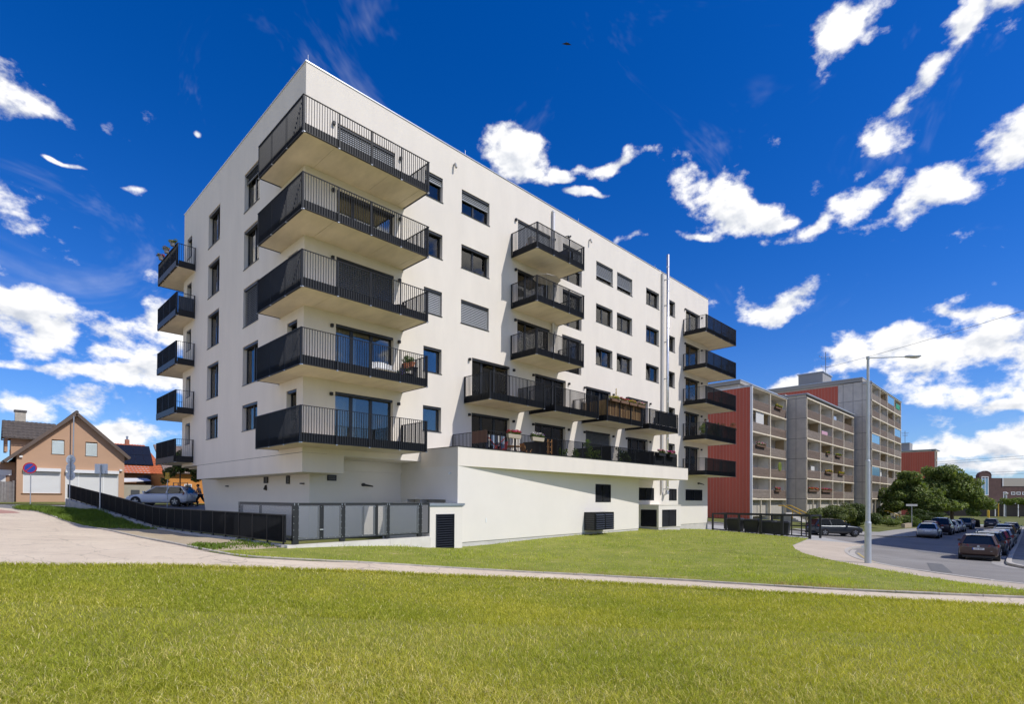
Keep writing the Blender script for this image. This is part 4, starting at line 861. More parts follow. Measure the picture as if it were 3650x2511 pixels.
# first section with the red gable
b1 = thing('red_gable_block', 'five storey panel block with red clad gable and two loggia bays', 'building', (58.6, 6, -.8)); g0 = -.8; z1 = 1.85
loggia_block(b1, 58.75, 2, 6.15, 3.85, 5, z1, FH, g0, 12, 15.85)
MB().box(58.62, 71.2, 5.5, 18, g0-.6, 16.3).build('wall', c_panel, b1)
clad(b1, 58.6, 4.05, 18, -1.2, 15.75)
MB().box(58.45, 71.3, 3.72, 5.2, 15.88, 16.0).build('roof_edge', roof_m, b1); MB().box(58.40, 71.3, 5.2, 18.1, 16.35, 16.75).build('roof_parapet', mat('parapet_grey', (.36, .34, .31), .9), b1); MB().box(58.35, 71.35, 5.15, 18.15, 16.75, 16.85).build('roof_edge', roof_m, b1)
MB().box(58.48, 58.62, 3.74, 4.02, -1.2, 15.85).build('corner_trim', white_p, b1); MB().box(58.5, 58.58, 4.02, 18.02, 15.78, 15.92).build('gable_trim', white_p, b1)
# middle section
b2 = thing('grey_stair_block', 'five storey panel block with bare concrete pier and four loggia bays', 'building', (71.8, 5, -1))
loggia_block(b2, 71.95, 4, 6.3, 1.5, 5, 1.95, FH, -1.1, 12, 16)
panels(b2, 71.75, [1.5, 2.82, 4.15], [-1.3, 1.9]+[1.9+FH*i for i in range(1, 6)]+[16.35])
MB().box(71.9, 97.2, 3.2, 16, -1.7, 16.2).build('wall', c_panel, b2); MB().box(71.5, 97.4, 1.3, 4.2, 16.37, 16.5).build('roof_edge', roof_m, b2); MB().box(71.6, 97.3, 4.2, 16, 16.2, 16.7).build('roof_parapet', MATS['parapet_grey'], b2)
# tall section
b3 = thing('tall_panel_block', 'seven storey panel block with roof hut, behind the tall lamp post', 'building', (98.1, 5, -1.2))
loggia_block(b3, 98.25, 4, 6.32, -.9, 7, 2.1, FH, -1.4, 12, 21.7)
panels(b3, 98.05, [-.9, .45, 1.8, 3.3], [-1.6, 2.1]+[2.1+FH*i for i in range(1, 7)]+[22.1]); panels(b3, 98.05, [3.3, 4.1], [2.1+FH*i for i in range(4, 7)]+[22.0])
MB().box(98.2, 123.7, 3.3, 18, -2, 22.2).build('wall', c_panel, b3); clad(b3, 98.16, 4.15, 18, 15, 21.9, .5); MB().box(97.85, 123.8, -1.05, .4, 21.75, 21.85).build('roof_edge', roof_m, b3); MB().box(97.9, 123.8, .4, 18, 22.2, 22.75).build('roof_parapet', MATS['parapet_grey'], b3); MB().box(97.8, 123.9, .35, 18.1, 22.76, 22.9).build('roof_edge', roof_m, b3)
m = MB().box(108, 114, 9.2, 13.6, 22.9, 26.9); hut = m.build('roof_hut', mat('hut_grey', (.30, .29, .28), .9), b3); MB().box(107.8, 114.2, 9.0, 13.8, 26.9, 27.05).build('hut_roof', roof_m, hut); MB().box(107.2, 107.9, 12.0, 13.5, 23.0, 24.3).box(107.2, 107.9, 10.0, 11.3, 23.0, 24.8).build('air_unit', mat('unit_blue_grey', (.40, .47, .53), .5), hut)
m = MB().cyl((111.5, 9.6, 27), (111.5, 9.6, 31.6), .06, n=6)
for z, w in ((30.6, 1.3), (30.2, .8), (28.6, .9)): m.cyl((111.5-w*.7, 9.6+w*.7, z), (111.5+w*.7, 9.6-w*.7, z), .035, n=5); m.cyl((111.5-w*.7, 9.6+w*.7, z), (111.5-w*.7, 9.6+w*.7, z+.35), .04, n=5); m.cyl((111.5+w*.7, 9.6-w*.7, z), (111.5+w*.7, 9.6-w*.7, z+.35), .04, n=5)
m.build('antenna', mat('antenna_grey', (.20, .21, .22), .5, .4), b3)
# glazed and cluttered loggias of the tall and middle sections
for x, z, c in ((98.25+2*6.32, 2.1+6*FH, 0), (98.25+3*6.32, 2.1+4*FH, 0), (98.25, 2.1+3*FH, 1), (98.25, 2.1+FH, 1)): MB().box(x+.15, x+6.1, -.87, -.84, z+1.15, z+FH-.15).build('glazing', mat('glazed_blue', (.18, .36, .50), .08), b3)

# second red block, far off
b4 = thing('far_red_block', 'distant panel block with plain red gable behind the tree', 'building', (197.4, 4, -2.2))
MB().box(197.6, 206, 3.4, 16, -3, 17.4).build('wall', c_panel, b4); clad(b4, 197.5, 2.6, 14, -2.5, 17.0, .6)
loggia_block(b4, 197.7, 1, 2.9, 2.3, 6, .3, FH, -2.5, 8, 17); MB().box(197.2, 206, 2.2, 14.2, 17.45, 17.7).build('roof_edge', roof_m, b4); h = MB().box(199, 204, 9, 12.4, 17.7, 20.2).build('roof_hut', MATS['hut_grey'], b4)
m = MB().cyl((201, 10.5, 20.2), (201, 10.5, 24.2), .07, n=5)
for z, w in ((23.6, 1.2), (22.6, .8), (23.1, 1.)): m.cyl((201-w*.7, 10.5+w*.7, z), (201+w*.7, 10.5-w*.7, z), .05, n=5)
m.build('antenna', MATS['antenna_grey'], b4)

# brown brick building at the end of the street
bb = thing('brown_brick_building', 'long brown brick building with arched gable at the street end', 'building', (203, -10.3, -2.3))
O = np.array([199.2, -6.4]); ex = np.array([.7038, -.7104]); ey = np.array([.7104, .7038])
PBR = lambda u, d, z: (O[0]+ex[0]*u+ey[0]*d, O[1]+ex[1]*u+ey[1]*d, z)
brown = mat('brown_brick', (.125, .072, .062), .9, var=.18, vscale=.8, bump=.2, bscale=6)
MB().box(-6, 25, 0, 10, 1.5, 8.74, PBR).build('wall', brown, bb)
arc = [(1.55, 8.7), (1.55, 9.4)]+[(3.35-1.8*math.cos(a), 9.2+1.45*math.sin(a)) for a in np.linspace(.1, math.pi-.1, 11)]+[(5.15, 9.4), (5.15, 8.7)]
MB().ext(arc, -.05, 1.2, PBR).build('arched_gable', brown, bb); MB().ext([(a, b+.05) for a, b in arc[1:-1]]+[(a*1.0, b+.22) for a, b in arc[1:-1]][::-1], -.12, .3, PBR).build('gable_coping', mat('dark_coping', (.14, .06, .05), .7), bb)
window(PBR, 2.2, 4.3, 3.6, 9.2, panes=1, splits=[3.25], rd=-.06, parent=bb, framem=white_p, glassm=MATS['glazed_blue'], sill=False, fr=.22, mull=.2, box=False)
for u, w, z, h in ((8.6, 1.1, 2.6, 2.1), (10.9, 1.2, 3.85, .85), (12.5, 1.2, 3.85, .85), (14.2, 1.2, 3.85, .85), (16, 1.2, 3.85, .85)): window(PBR, u, u+w, z, z+h, rd=-.06, parent=bb, framem=white_p, glassm=MATS['dark_pane'], sill=False, fr=.14, box=False)
MB().box(8.5, 25, .6, 9, 6.3, 8.6, PBR).build('attic_wall', mat('attic_beige', (.46, .41, .34), .9), bb) if False else None
MB().box(8.5, 25, -.10, -.02, 6.35, 8.68, PBR).build('attic_panel', mat('attic_beige', (.46, .41, .34), .9), bb)
MB().box(8.3, 8.55, -.15, -.02, 6.3, 8.74, PBR).build('attic_trim', white_p, bb); MB().box(4.9, 25, -1.6, 0, 1.2, 1.55, PBR).build('canopy', mat('canopy_pale', (.60, .60, .58), .6), bb)
MB().box(-6, 25, 1.5, 10, -2.6, 1.5, PBR).build('ground_storey', mat('dark_shopfront', (.035, .022, .02), .3), bb)
for u in (5.0, 7.6, 11.7, 15.8, 20): MB().box(u-.1, u+.1, -1.5, -1.3, -2.5, 1.2, PBR).build('column', white_p, bb)
MB().hexa([PBR(*q) for q in ((2.9, -6, 1.3), (5.0, -1.6, 1.3), (2.7, -5.8, 1.3), (4.8, -1.4, 1.3), (2.9, -6, 2.6), (5.0, -1.6, 1.5), (2.7, -5.8, 2.6), (4.8, -1.4, 1.5))]).build('entrance_canopy', mat('canopy_tan', (.45, .38, .3), .7), bb)
for u in (4.5, ): MB().cyl(PBR(u, -3, -2.6), PBR(u, -3, 1.5), .14, n=8).build('yellow_column', yellow_p, bb)

# tall block across the street, out of view, that shades the road
ob = thing('opposite_block', 'tall grey panel block across the street that shades the road', 'building', (75, -36, -1.7))
MB().prism([(38.6, -40.6), (47.9, -47), (110, -44), (110, -30.2), (47.9, -30.0)], -3, 22.6).build('wall', c_panel, ob)
for r in range(7):
    for i in range(14): MB().box(50+i*4.2, 52+i*4.2, -30.12, -30.02, .5+r*2.9, 2.0+r*2.9).build('window', MATS['dark_pane'], ob)

# ------------------------------------------------------------------ houses on the left
house_p = mat('house_plaster', (.53, .335, .215), .9, var=.05, vscale=.8, bump=.1, bscale=60)
tile_m = mat('grey_brown_tiles', (.105, .085, .072), .75, c2=(.065, .055, .05), vscale=3)
wood_tr = mat('dark_wood_trim', (.13, .095, .075), .7); shutter = mat('white_shutter', (.72, .72, .70), .5); brown_fr = mat('brown_window_frame', (.22, .11, .04), .5)
hs = thing('gabled_house', 'salmon plastered house with dark tiled gable roof and white roller shutters', 'house', (-3.4, 37.6, 1.1))
HY = 37.6; PH = lambda u, d, z: (u, HY+d, z)
hx0, hx1, rx, rz, ez0, ez1 = -7.0, .27, -3.22, 8.62, 4.95, 5.30
hole = [(-4.83, -3.98, 5.2, 6.43), (-2.56, -1.71, 5.18, 6.40), (-6.6, -4.2, 1.85, 3.8), (-3.9, -.15, 1.12, 3.75)]
m = MB(); wall_grid(m, PH, hx0, hx1, .6, ez0, [h for h in hole if h[3] < ez0], .18); top = [h for h in hole if h[3] > ez0]
# gable above the eaves, cut into strips round the two windows
def gab(u): return ez0+(rz-ez0)*(u-hx0)/(rx-hx0) if u < rx else ez1+(rz-ez1)*(hx1-u)/(hx1-rx)
us = sorted({hx0, rx, hx1, *[h[0] for h in top], *[h[1] for h in top], -6, -1})
for a, b in zip(us[:-1], us[1:]):
    c = (a+b)/2; h = next((h for h in top if h[0] < c < h[1]), None)
    if h: m.quad(PH(a, 0, ez0), PH(b, 0, ez0), PH(b, 0, h[2]), PH(a, 0, h[2])); m.quad(PH(a, 0, h[3]), PH(b, 0, h[3]), PH(b, 0, gab(b)), PH(a, 0, gab(a)))
    else: m.quad(PH(a, 0, ez0), PH(b, 0, ez0), PH(b, 0, gab(b)), PH(a, 0, gab(a)))
for a, b, c, d in top:
    m.quad(PH(a, 0, c), PH(a, .18, c), PH(a, .18, d), PH(a, 0, d)); m.quad(PH(b, 0, c), PH(b, .18, c), PH(b, .18, d), PH(b, 0, d)); m.quad(PH(a, 0, c), PH(b, 0, c), PH(b, .18, c), PH(a, .18, c)); m.quad(PH(a, 0, d), PH(b, 0, d), PH(b, .18, d), PH(a, .18, d))
m.quad((hx0, HY, .6), (hx0, 52, .6), (hx0, 52, ez0), (hx0, HY, ez0)); m.quad((hx1, HY, .6), (hx1, 52, .6), (hx1, 52, ez1), (hx1, HY, ez1)); m.quad(PH(hx0, 5, .6), PH(hx1, 5, .6), PH(hx1, 5, 5), PH(hx0, 5, 5))
m.build('wall', house_p, hs)
def roof(par, x0, z0, x1, z1, y0, y1, name='roof', course=.36, m=tile_m, th=.10):
    """tiled slope from the eave (x0, z0) to the ridge (x1, z1) in overlapping courses with a rolled profile"""
    n = int(math.hypot(x1-x0, z1-z0)/course); mb = MB(); nn = Vector((-(z1-z0), 0, x1-x0)).normalized()
    if nn.z < 0: nn = -nn
    k = int((y1-y0)/.3); r = MB()
    for i in range(n):
        a = Vector((x0+(x1-x0)*i/n, 0, z0+(z1-z0)*i/n)); b = Vector((x0+(x1-x0)*(i+1.12)/n, 0, z0+(z1-z0)*(i+1.12)/n)); lo = nn*(th+.035); hi = nn*th
        for j in range(k):
            ya = y0+(y1-y0)*j/k; yb = y0+(y1-y0)*(j+1)/k; ym = (ya+yb)/2; up = nn*.035
            r.quad((a.x+lo.x, ya, a.z+lo.z), (a.x+lo.x+up.x, ym, a.z+lo.z+up.z), (b.x+hi.x+up.x, ym, b.z+hi.z+up.z), (b.x+hi.x, ya, b.z+hi.z)); r.quad((a.x+lo.x+up.x, ym, a.z+lo.z+up.z), (a.x+lo.x, yb, a.z+lo.z), (b.x+hi.x, yb, b.z+hi.z), (b.x+hi.x+up.x, ym, b.z+hi.z+up.z))
            r.quad((a.x, ya, a.z), (a.x, yb, a.z), (a.x+lo.x, yb, a.z+lo.z), (a.x+lo.x, ya, a.z+lo.z))
    o = r.build(name, m, par, kind='stuff')
    MB().hexa([(x0, y0, z0-.02), (x1, y0, z1-.02), (x0, y1, z0-.02), (x1, y1, z1-.02), (x0+hi.x*.9, y0, z0+hi.z*.9), (x1+hi.x*.9, y0, z1+hi.z*.9), (x0+hi.x*.9, y1, z0+hi.z*.9), (x1+hi.x*.9, y1, z1+hi.z*.9)]).build('roof_deck', wood_tr, par)
    return o
roof(hs, hx0-.75, ez0-.62, rx, rz+.12, HY-.35, 52); roof(hs, hx1+.35, ez1-.28, rx, rz+.12, HY-.35, 52)
m = MB(); m.bar((hx0-.75, HY-.37, ez0-.56), (rx, HY-.37, rz+.14), .05, .26); m.bar((hx1+.35, HY-.37, ez1-.22), (rx, HY-.37, rz+.14), .05, .26); m.build('verge_board', wood_tr, hs)
m = MB(); 
for i in range(30): y = HY-.35+i*.48; m.cyl((rx, y, rz+.28), (rx, y+.5, rz+.26), .14, .12, n=8)
m.build('ridge_tiles', tile_m, hs, kind='stuff')
m = MB().cyl((hx0-.85, HY-.3, ez0-.62), (hx0-.85, 50, ez0-.62), .07, n=8); m.build('gutter', mat('dark_gutter', (.10, .09, .085), .5), hs)
cw = thing('stone_chimney', 'pale stone clad chimney on the salmon house roof', 'chimney', (-6.4, 46, 7)) if False else None
ch = MB().box(-6.75, -6.0, 45.6, 46.3, 6.6, 9.45).build('chimney', mat('pale_stone', (.55, .50, .42), .9, c2=(.38, .34, .28), vscale=5, bump=.4, bscale=6), hs); MB().box(-6.82, -5.93, 45.53, 46.37, 9.45, 9.6).build('chimney_cap', MATS['dark_gutter'], ch)
# dormer on the west slope
dm = MB(); dm.box(-7.2, -5.2, 41.2, 43.2, 5.0, 6.75); dw = dm.build('dormer', house_p, hs)
DG = lambda u, d, z: (-7.4+d, u, z)
for s_ in (-1, 1):
    r = MB(); y_e = 42.2+s_*1.5; n = 6
    for i in range(n):
        ya, za = y_e+(42.2-y_e)*i/n, 6.55+1.55*i/n; yb, zb = y_e+(42.2-y_e)*(i+1.1)/n, 6.55+1.55*(i+1.1)/n
        for j in range(12):
            xa, xb = -7.75+.3*j, -7.75+.3*(j+1); xm = (xa+xb)/2
            r.quad((xa, ya, za+.1), (xm, ya, za+.135), (xm, yb, zb+.1), (xa, yb, zb+.065)); r.quad((xm, ya, za+.135), (xb, ya, za+.1), (xb, yb, zb+.065), (xm, yb, zb+.1)); r.quad((xa, ya, za), (xb, ya, za), (xb, ya, za+.1), (xa, ya, za+.1))
    r.build('dormer_roof', tile_m, dw, kind='stuff')
MB().ext([(40.85, 6.6), (43.55, 6.6), (42.2, 8.0)], .0, .1, lambda u, d, z: (-7.3+d, u, z)).build('dormer_gable', mat('ochre_boards', (.42, .25, .09), .8), dw)
for y in (41.35, 43.0): MB().box(-7.6, -7.4, y-.1, y+.1, 5.4, 6.6).build('dormer_post', house_p, dw)
MB().box(-7.24, -7.2, 41.5, 42.9, 5.6, 6.5).build('dormer_window', MATS['dark_pane'], dw)
w = window(PH, -4.83, -3.98, 5.2, 6.43, rd=.1, parent=hs, framem=brown_fr, blind=.97, blind_mat=mat('pale_green_blind', (.55, .62, .60), .6), box=False); w = window(PH, -2.56, -1.71, 5.18, 6.40, rd=.1, parent=hs, framem=brown_fr, blind=.97, blind_mat=MATS['pale_green_blind'], box=False)
def roller(u0, u1, z0, z1, splits=()):
    m = MB(); z = z0; e = [u0]+list(splits)+[u1]
    while z < z1-.3:
        for a, b in zip(e[:-1], e[1:]): m.hexa([PH(*q) for q in ((a+.04, .05, z), (b-.04, .05, z), (a+.04, .08, z), (b-.04, .08, z), (a+.04, .06, z+.085), (b-.04, .06, z+.085), (a+.04, .09, z+.085), (b-.04, .09, z+.085))])
        z += .095
    o = m.build('roller_shutter', shutter, hs); MB().box(u0, u1, -.22, .02, z1-.22, z1+.05, PH).build('shutter_box', white_p, o)
    for k in e: MB().box(k-.05, k+.05, .03, .10, z0, z1-.22, PH).build('shutter_guide', white_p, o)
roller(-6.6, -4.2, 1.85, 3.9); roller(-3.9, -.15, 1.12, 3.86, (-3.0, -1.25))
MB().box(-6.7, -4.1, -.06, .1, 1.78, 1.845, PH).build('sill', brown_fr, hs)
m = MB().cyl(PH(-3.44, -.42, 4.2), PH(-3.43, -.42, 8.5), .05, n=8); m.build('mast', galv, hs)
for u, z in ((-6.75, 4.85), (-.0, 4.0)): MB().box(u-.1, u+.1, -.14, -.002, z-.08, z+.08, PH).build('wall_lamp', white_p, hs)
wing = MB().box(-14, hx0-.02, 38.6, 50, .6, 4.4).build('side_wing', mat('wing_plaster', (.36, .22, .14), .9), hs)
MB().box(-8.8, -7.25, 38.5, 38.6, 3.3, 3.75).build('shutter_box', white_p, wing); MB().box(-8.6, -7.6, 38.55, 38.59, 1.2, 3.3).build('roller_shutter', shutter, wing)
roof(hs, -14.5, 4.0, -9, 7.0, 38.0, 50, 'wing_roof')
pf = thing('plank_fence', 'grey board fence left of the salmon house', 'fence', (-8.5, 37.2, 1.1))
for i in range(22): MB().box(-11.0+i*.175, -11.0+i*.175+.165, 37.25, 37.28, 1.0, 2.75+.01*(i % 3)).build('board', mat('fence_grey', (.22, .20, .19), .85, var=.2, vscale=5), pf)
MB().box(-7.25, -7.13, 37.2, 37.32, 1.0, 2.85).build('post', mat('fence_grey', (.22, .2, .19), .85), pf)

rh = thing('red_roof_house', 'small house with bright orange tiled roof and black solar panels', 'house', (5, 55, 1.2))
orange_t = mat('orange_tiles', (.50, .135, .045), .8, c2=(.42, .10, .035), vscale=2)
def hiproof(par):
    n = 15; r = MB()
    for i in range(n):
        t, t2 = i/n, (i+1.05)/n; ya, yb = 50.0+3.2*t, 50.0+3.2*t2; za, zb = 4.25+3.4*t, 4.25+3.4*t2; xa, xb = 6.6-1.7*t, 6.6-1.7*t2; k = 22
        for j in range(k):
            a0, a1 = -1+(xa+1)*j/k, -1+(xa+1)*(j+1)/k; b0, b1 = -1+(xb+1)*j/k, -1+(xb+1)*(j+1)/k
            r.quad((a0, ya-.02, za+.05), ((a0+a1)/2, ya-.02, za+.09), ((b0+b1)/2, yb, zb+.04), (b0, yb, zb)); r.quad(((a0+a1)/2, ya-.02, za+.09), (a1, ya-.02, za+.05), (b1, yb, zb), ((b0+b1)/2, yb, zb+.04)); r.quad((a0, ya-.02, za-.01), (a1, ya-.02, za-.01), (a1, ya-.02, za+.05), (a0, ya-.02, za+.05))
        r.quad((xa, ya, za), (xa, 58-4*t, za), (xb, 58-4*t2, zb), (xb, yb, zb))
    return r.build('roof', orange_t, par, kind='stuff')
hiproof(rh); MB().box(-1, 6.3, 50.4, 58, .8, 4.3).build('wall', mat('brown_shed', (.20, .10, .06), .9), rh)
m = MB()
def sp(u, t): return (u, 50.0+3.2*t-.06, 4.25+3.4*t+.12)
def sp2(u, t): return (u, 50.0+3.2*t-.08, 4.25+3.4*t+.20)
for r_ in range(2):
    for c_ in range(5):
        t0, t1 = .24+.34*r_, .24+.34*(r_+1)-.01; ua = 1.2+c_*.82; ub = ua+.80; sk = -.5*(t0-.24); s0 = 0 
        MB().hexa([sp(ua, t0), sp(ub, t0), sp(ua, t1), sp(ub, t1), sp2(ua, t0), sp2(ub, t0), sp2(ua, t1), sp2(ub, t1)]).build('solar_panel', mat('solar_black', (.012, .014, .022), .22), rh)
c = MB().box(3.0, 3.4, 53.1, 53.5, 7.2, 8.2).build('chimney', mat('brick_red', (.40, .16, .10), .9), rh); MB().cyl((3.2, 53.3, 8.2), (3.2, 53.3, 8.6), .12, n=8).build('chimney_pot', zinc, c)
gw = thing('grey_garden_wall', 'beige rendered garden wall with dark square panel beside salmon house', 'wall', (1.6, 38, 1)); MB().box(.3, 2.7, 38, 38.2, .6, 2.70).build('wall', mat('beige_render', (.40, .37, .30), .9, var=.05, vscale=2), gw); MB().box(.86, 1.54, 37.96, 37.998, 1.58, 2.24).build('panel', mat('dark_grey_panel', (.07, .075, .085), .5), gw)
wg = thing('wooden_gate', 'weathered plank gate between beige wall and orange house', 'gate', (3.1, 38.1, 1))
for i in range(6): MB().box(2.72+i*.145, 2.72+i*.145+.135, 38.05, 38.09, .9, 2.62).build('board', mat('gate_wood', (.36, .30, .23), .85, var=.2, vscale=5), wg)
ds = thing('dark_lean_to', 'dark grey boarded lean-to with sloping awning behind garden wall', 'shed', (2.5, 42, 1)); MB().box(2.6, 4.6, 42, 45, .8, 3.75).build('wall', mat('dark_boarding', (.055, .055, .06), .7), ds); MB().hexa([(.3, 40.2, 2.95), (2.9, 40.2, 3.15), (.3, 42, 3.35), (2.9, 42, 3.4), (.3, 40.2, 3.0), (2.9, 40.2, 3.2), (.3, 42, 3.42), (2.9, 42, 3.47)]).build('awning', white_p, ds); MB().box(.35, 2.6, 41, 41.2, 1, 2.95).build('brick_back', mat('old_brick', (.34, .22, .13), .9, var=.3, vscale=6), ds)
oh = thing('orange_house', 'orange rendered cottage half hidden by the young tree', 'house', (5, 36, 1)); MB().box(3.25, 12, 36, 44, .5, 3.8).build('wall', mat('orange_render', (.62, .26, .06), .9, var=.05, vscale=1), oh)
MB().hexa([(3.0, 35.7, 3.75), (12, 35.7, 3.75), (3.0, 40, 6.6), (12, 40, 6.6), (3.0, 35.6, 3.85), (12, 35.6, 3.85), (3.0, 40, 6.75), (12, 40, 6.75)]).build('roof', mat('old_roof_tiles', (.25, .19, .16), .85, var=.3, vscale=3, bump=.3, bscale=8), oh); window(lambda u, d, z: (u, 36+d, z), 4.7, 5.35, 1.95, 2.85, rd=-.04, parent=oh, framem=MATS['white_paint'], glassm=MATS['dark_pane'], sill=False, box=False)

# ------------------------------------------------------------------ planting
def mesh_np(name, V, F, C, m, parent=None, kind=None, org=None):
    me = bpy.data.meshes.new(name); nf, k = F.shape
    if org is not None: V = V-np.asarray(org)
    me.vertices.add(len(V)); me.vertices.foreach_set('co', np.ascontiguousarray(V, np.float32).ravel())
    me.loops.add(nf*k); me.loops.foreach_set('vertex_index', np.ascontiguousarray(F, np.int32).ravel())
    me.polygons.add(nf); me.polygons.foreach_set('loop_start', np.arange(0, nf*k, k, dtype=np.int32)); me.polygons.foreach_set('loop_total', np.full(nf, k, np.int32))
    a = me.color_attributes.new('col', 'FLOAT_COLOR', 'POINT'); a.data.foreach_set('color', np.c_[C, np.ones(len(C))].astype(np.float32).ravel())
    me.update(); me.materials.append(m); return link(name, me, parent, kind, org)
def unit(n):
    v = rng.normal(size=(n, 3)); return v/np.linalg.norm(v, axis=1)[:, None]
def leaves(name, blobs, n, size, cols, parent=None, m=None, flat=.55, shell=.55, aspect=.55, droop=.0, kind=None):
    """n leaf-sized faces spread through ellipsoid clumps (cx, cy, cz, rx, ry, rz, weight)"""
    b = np.array([q[:6] for q in blobs], float); w = np.array([q[6] if len(q) > 6 else q[3]*q[4]*q[5] for q in blobs], float); w = w/w.sum()
    i = rng.choice(len(b), n, p=w); d = unit(n); r = rng.random(n)**(1/3); r = np.where(rng.random(n) < shell, .78+.27*rng.random(n), r)
    P = b[i, :3]+d*r[:, None]*b[i, 3:6]
    nr = d*.6+unit(n)*.8; nr[:, 2] += flat; nr /= np.linalg.norm(nr, axis=1)[:, None]
    t = np.cross(nr, unit(n)); t /= np.linalg.norm(t, axis=1)[:, None]; t[:, 2] -= droop; s = np.cross(nr, t)
    L = (size*(.65+.7*rng.random(n)))[:, None]; wd = L*aspect
    V = np.stack([P-t*L*.5, P+s*wd*.5, P+t*L*.5+nr*L*.05, P-s*wd*.5], 1).reshape(-1, 3); F = np.arange(4*n).reshape(-1, 4)
    cols = np.array(cols, float); k = rng.integers(0, len(cols), n); C = cols[k]*(.75+.5*rng.random(n))[:, None]
    return mesh_np(name, V, F, np.repeat(C, 4, 0), m or leaf, parent, kind)
def grass_blades(name, x, y, z, h, w, col_, lean=.5, lab=None, dirx=None):
    n = len(x); a = rng.random(n)*2*math.pi; dx, dy = np.cos(a), np.sin(a); ln = lean*(.3+rng.random(n))*h
    la = rng.random(n)*2*math.pi if dirx is None else dirx+rng.normal(0, .7, n); lx, ly = np.cos(la)*ln, np.sin(la)*ln
    base = np.stack([x, y, z], 1); o = np.stack([dx*w/2, dy*w/2, 0*w], 1); mid = base+np.stack([lx*.35, ly*.35, h*.62], 1); tip = base+np.stack([lx, ly, h*(1-.25*lean*rng.random(n))], 1)
    V = np.stack([base-o, base+o, mid+o*.75, mid-o*.75, tip], 1).reshape(-1, 3); k = 5*np.arange(n)[:, None]
    F = np.concatenate([k+np.array([[0, 1, 2]]), k+np.array([[0, 2, 3]]), k+np.array([[3, 2, 4]])], 0)
    C = np.repeat(col_, 5, 0).reshape(n, 5, 3)*np.array([.45, .45, .9, .9, 1.15])[None, :, None] if False else np.repeat(col_, 5, 0).reshape(n, 5, 3)
    return mesh_np(name, V, F, C.reshape(-1, 3), grassm)
def vnoise(x, y, s, seed=0):
    """smooth value noise for patchiness of the turf"""
    r = np.random.default_rng(seed); g = r.random((64, 64)); u, v = x/s+100, y/s+100; i, j = np.floor(u).astype(int), np.floor(v).astype(int); f, e = u-i, v-j; f = f*f*(3-2*f); e = e*e*(3-2*e)
    i0, i1, j0, j1 = i % 64, (i+1) % 64, j % 64, (j+1) % 64
    return g[i0, j0]*(1-f)*(1-e)+g[i1, j0]*f*(1-e)+g[i0, j1]*(1-f)*e+g[i1, j1]*f*e
def sample_view(n, d0, d1, poly, p=1.):
    """points on the lawn with even density per picture area between two distances"""
    u = rng.random(n); dep = (d0**-p+u*(d1**-p-d0**-p))**(-1/p) if p else d0+(d1-d0)*u
    lat = dep*(rng.random(n)*2.12-1.06)
    q = CAM[None, :2]+dep[:, None]*FW[None, :2]+lat[:, None]*RT[None, :2]; k = inpoly(q[:, 0], q[:, 1], poly); return q[k, 0], q[k, 1], dep[k]
G1, G2, G3, G4 = np.array([.36, .39, .04]), np.array([.56, .52, .075]), np.array([.70, .60, .22]), np.array([.80, .70, .42])
def turf_col(x, y, dry=0.):
    n = len(x); a = vnoise(x, y, 2.3, 1); b = vnoise(x, y, .6, 2); t = np.clip(a*.9+b*.5-.25+.25*rng.normal(size=n), 0, 1)[:, None]
    c = G1*(1-t)+G2*t; s = rng.random(n) < np.clip(.04+.18*np.clip(vnoise(x, y, 1.7, 5)+vnoise(x, y, .45, 6)*.6-.75, 0, 1)*2+dry, 0, .9); c[s] = G3*(.7+.6*rng.random((s.sum(), 1))); s = rng.random(n) < .02+.25*np.asarray(dry)*np.ones(n); c[s] = G4
    return c*(.75+.5*rng.random((n, 1)))
FL = POLY['front_lawn']
x, y, dep = sample_view(230000, 2.6, 9, FL, 1.); tuft = vnoise(x, y, .16, 9)*.6+vnoise(x, y, .5, 8)*.6
dd = np.clip((8.5-dep)/5, 0, 1)*.40*np.clip(vnoise(x, y, 1.1, 12)*1.6-.45, 0, 1)+.12*np.clip(vnoise(x, y, 1.9, 14)*2-1, 0, 1)
g = grass_blades('lawn_grass', x, y, terr(x, y)+.015, (.04+.05*tuft)*(.7+.6*rng.random(len(x))), .0042+.0006*dep, turf_col(x, y, dd), 1.15); tag(g, 'long yellow green grass of the lawn in the foreground', 'grass'); g['kind'] = 'stuff'
x, y, dep = sample_view(210000, 9, 24, FL, 1.); tuft = vnoise(x, y, .25, 9)*.5+vnoise(x, y, .7, 8)*.6
g = grass_blades('lawn_grass', x, y, terr(x, y)+.015, (.04+.05*tuft)*(.7+.6*rng.random(len(x))), .0016*dep*.6+.001, turf_col(x, y), .95); tag(g, 'farther part of the foreground lawn up to the pale path', 'grass'); g['kind'] = 'stuff'
# the mown lawn between path and building: greener, with bare and dry patches, straw along the kerb
LW = POLY['lawn']; x, y, dep = sample_view(230000, 10, 62, LW, .9)
kx = np.array(smooth_line(KERB[6:18], 2)); dk = np.min(np.hypot(x[:, None]-kx[None, :, 0], y[:, None]-kx[None, :, 1]), 1)
bare = np.clip(vnoise(x, y, 1.9, 21)*.7+vnoise(x, y, .6, 22)*.5-.52, 0, 1)*1.6+np.where((x < 1.5) & (y > -6.5), .35, 0)
straw = (dk < 1.0) & (x > 3.0); k = rng.random(len(x)) > np.clip(bare, 0, .85); x, y, dep, straw, dk = x[k], y[k], dep[k], straw[k], dk[k]
c = turf_col(x, y); c[:, 0] *= .92; c[:, 1] *= 1.04; s = straw & (rng.random(len(x)) < np.clip(1.25-dk, 0, 1)*.95); c[s] = np.array([.50, .36, .17])*(.6+.6*rng.random((s.sum(), 1)))
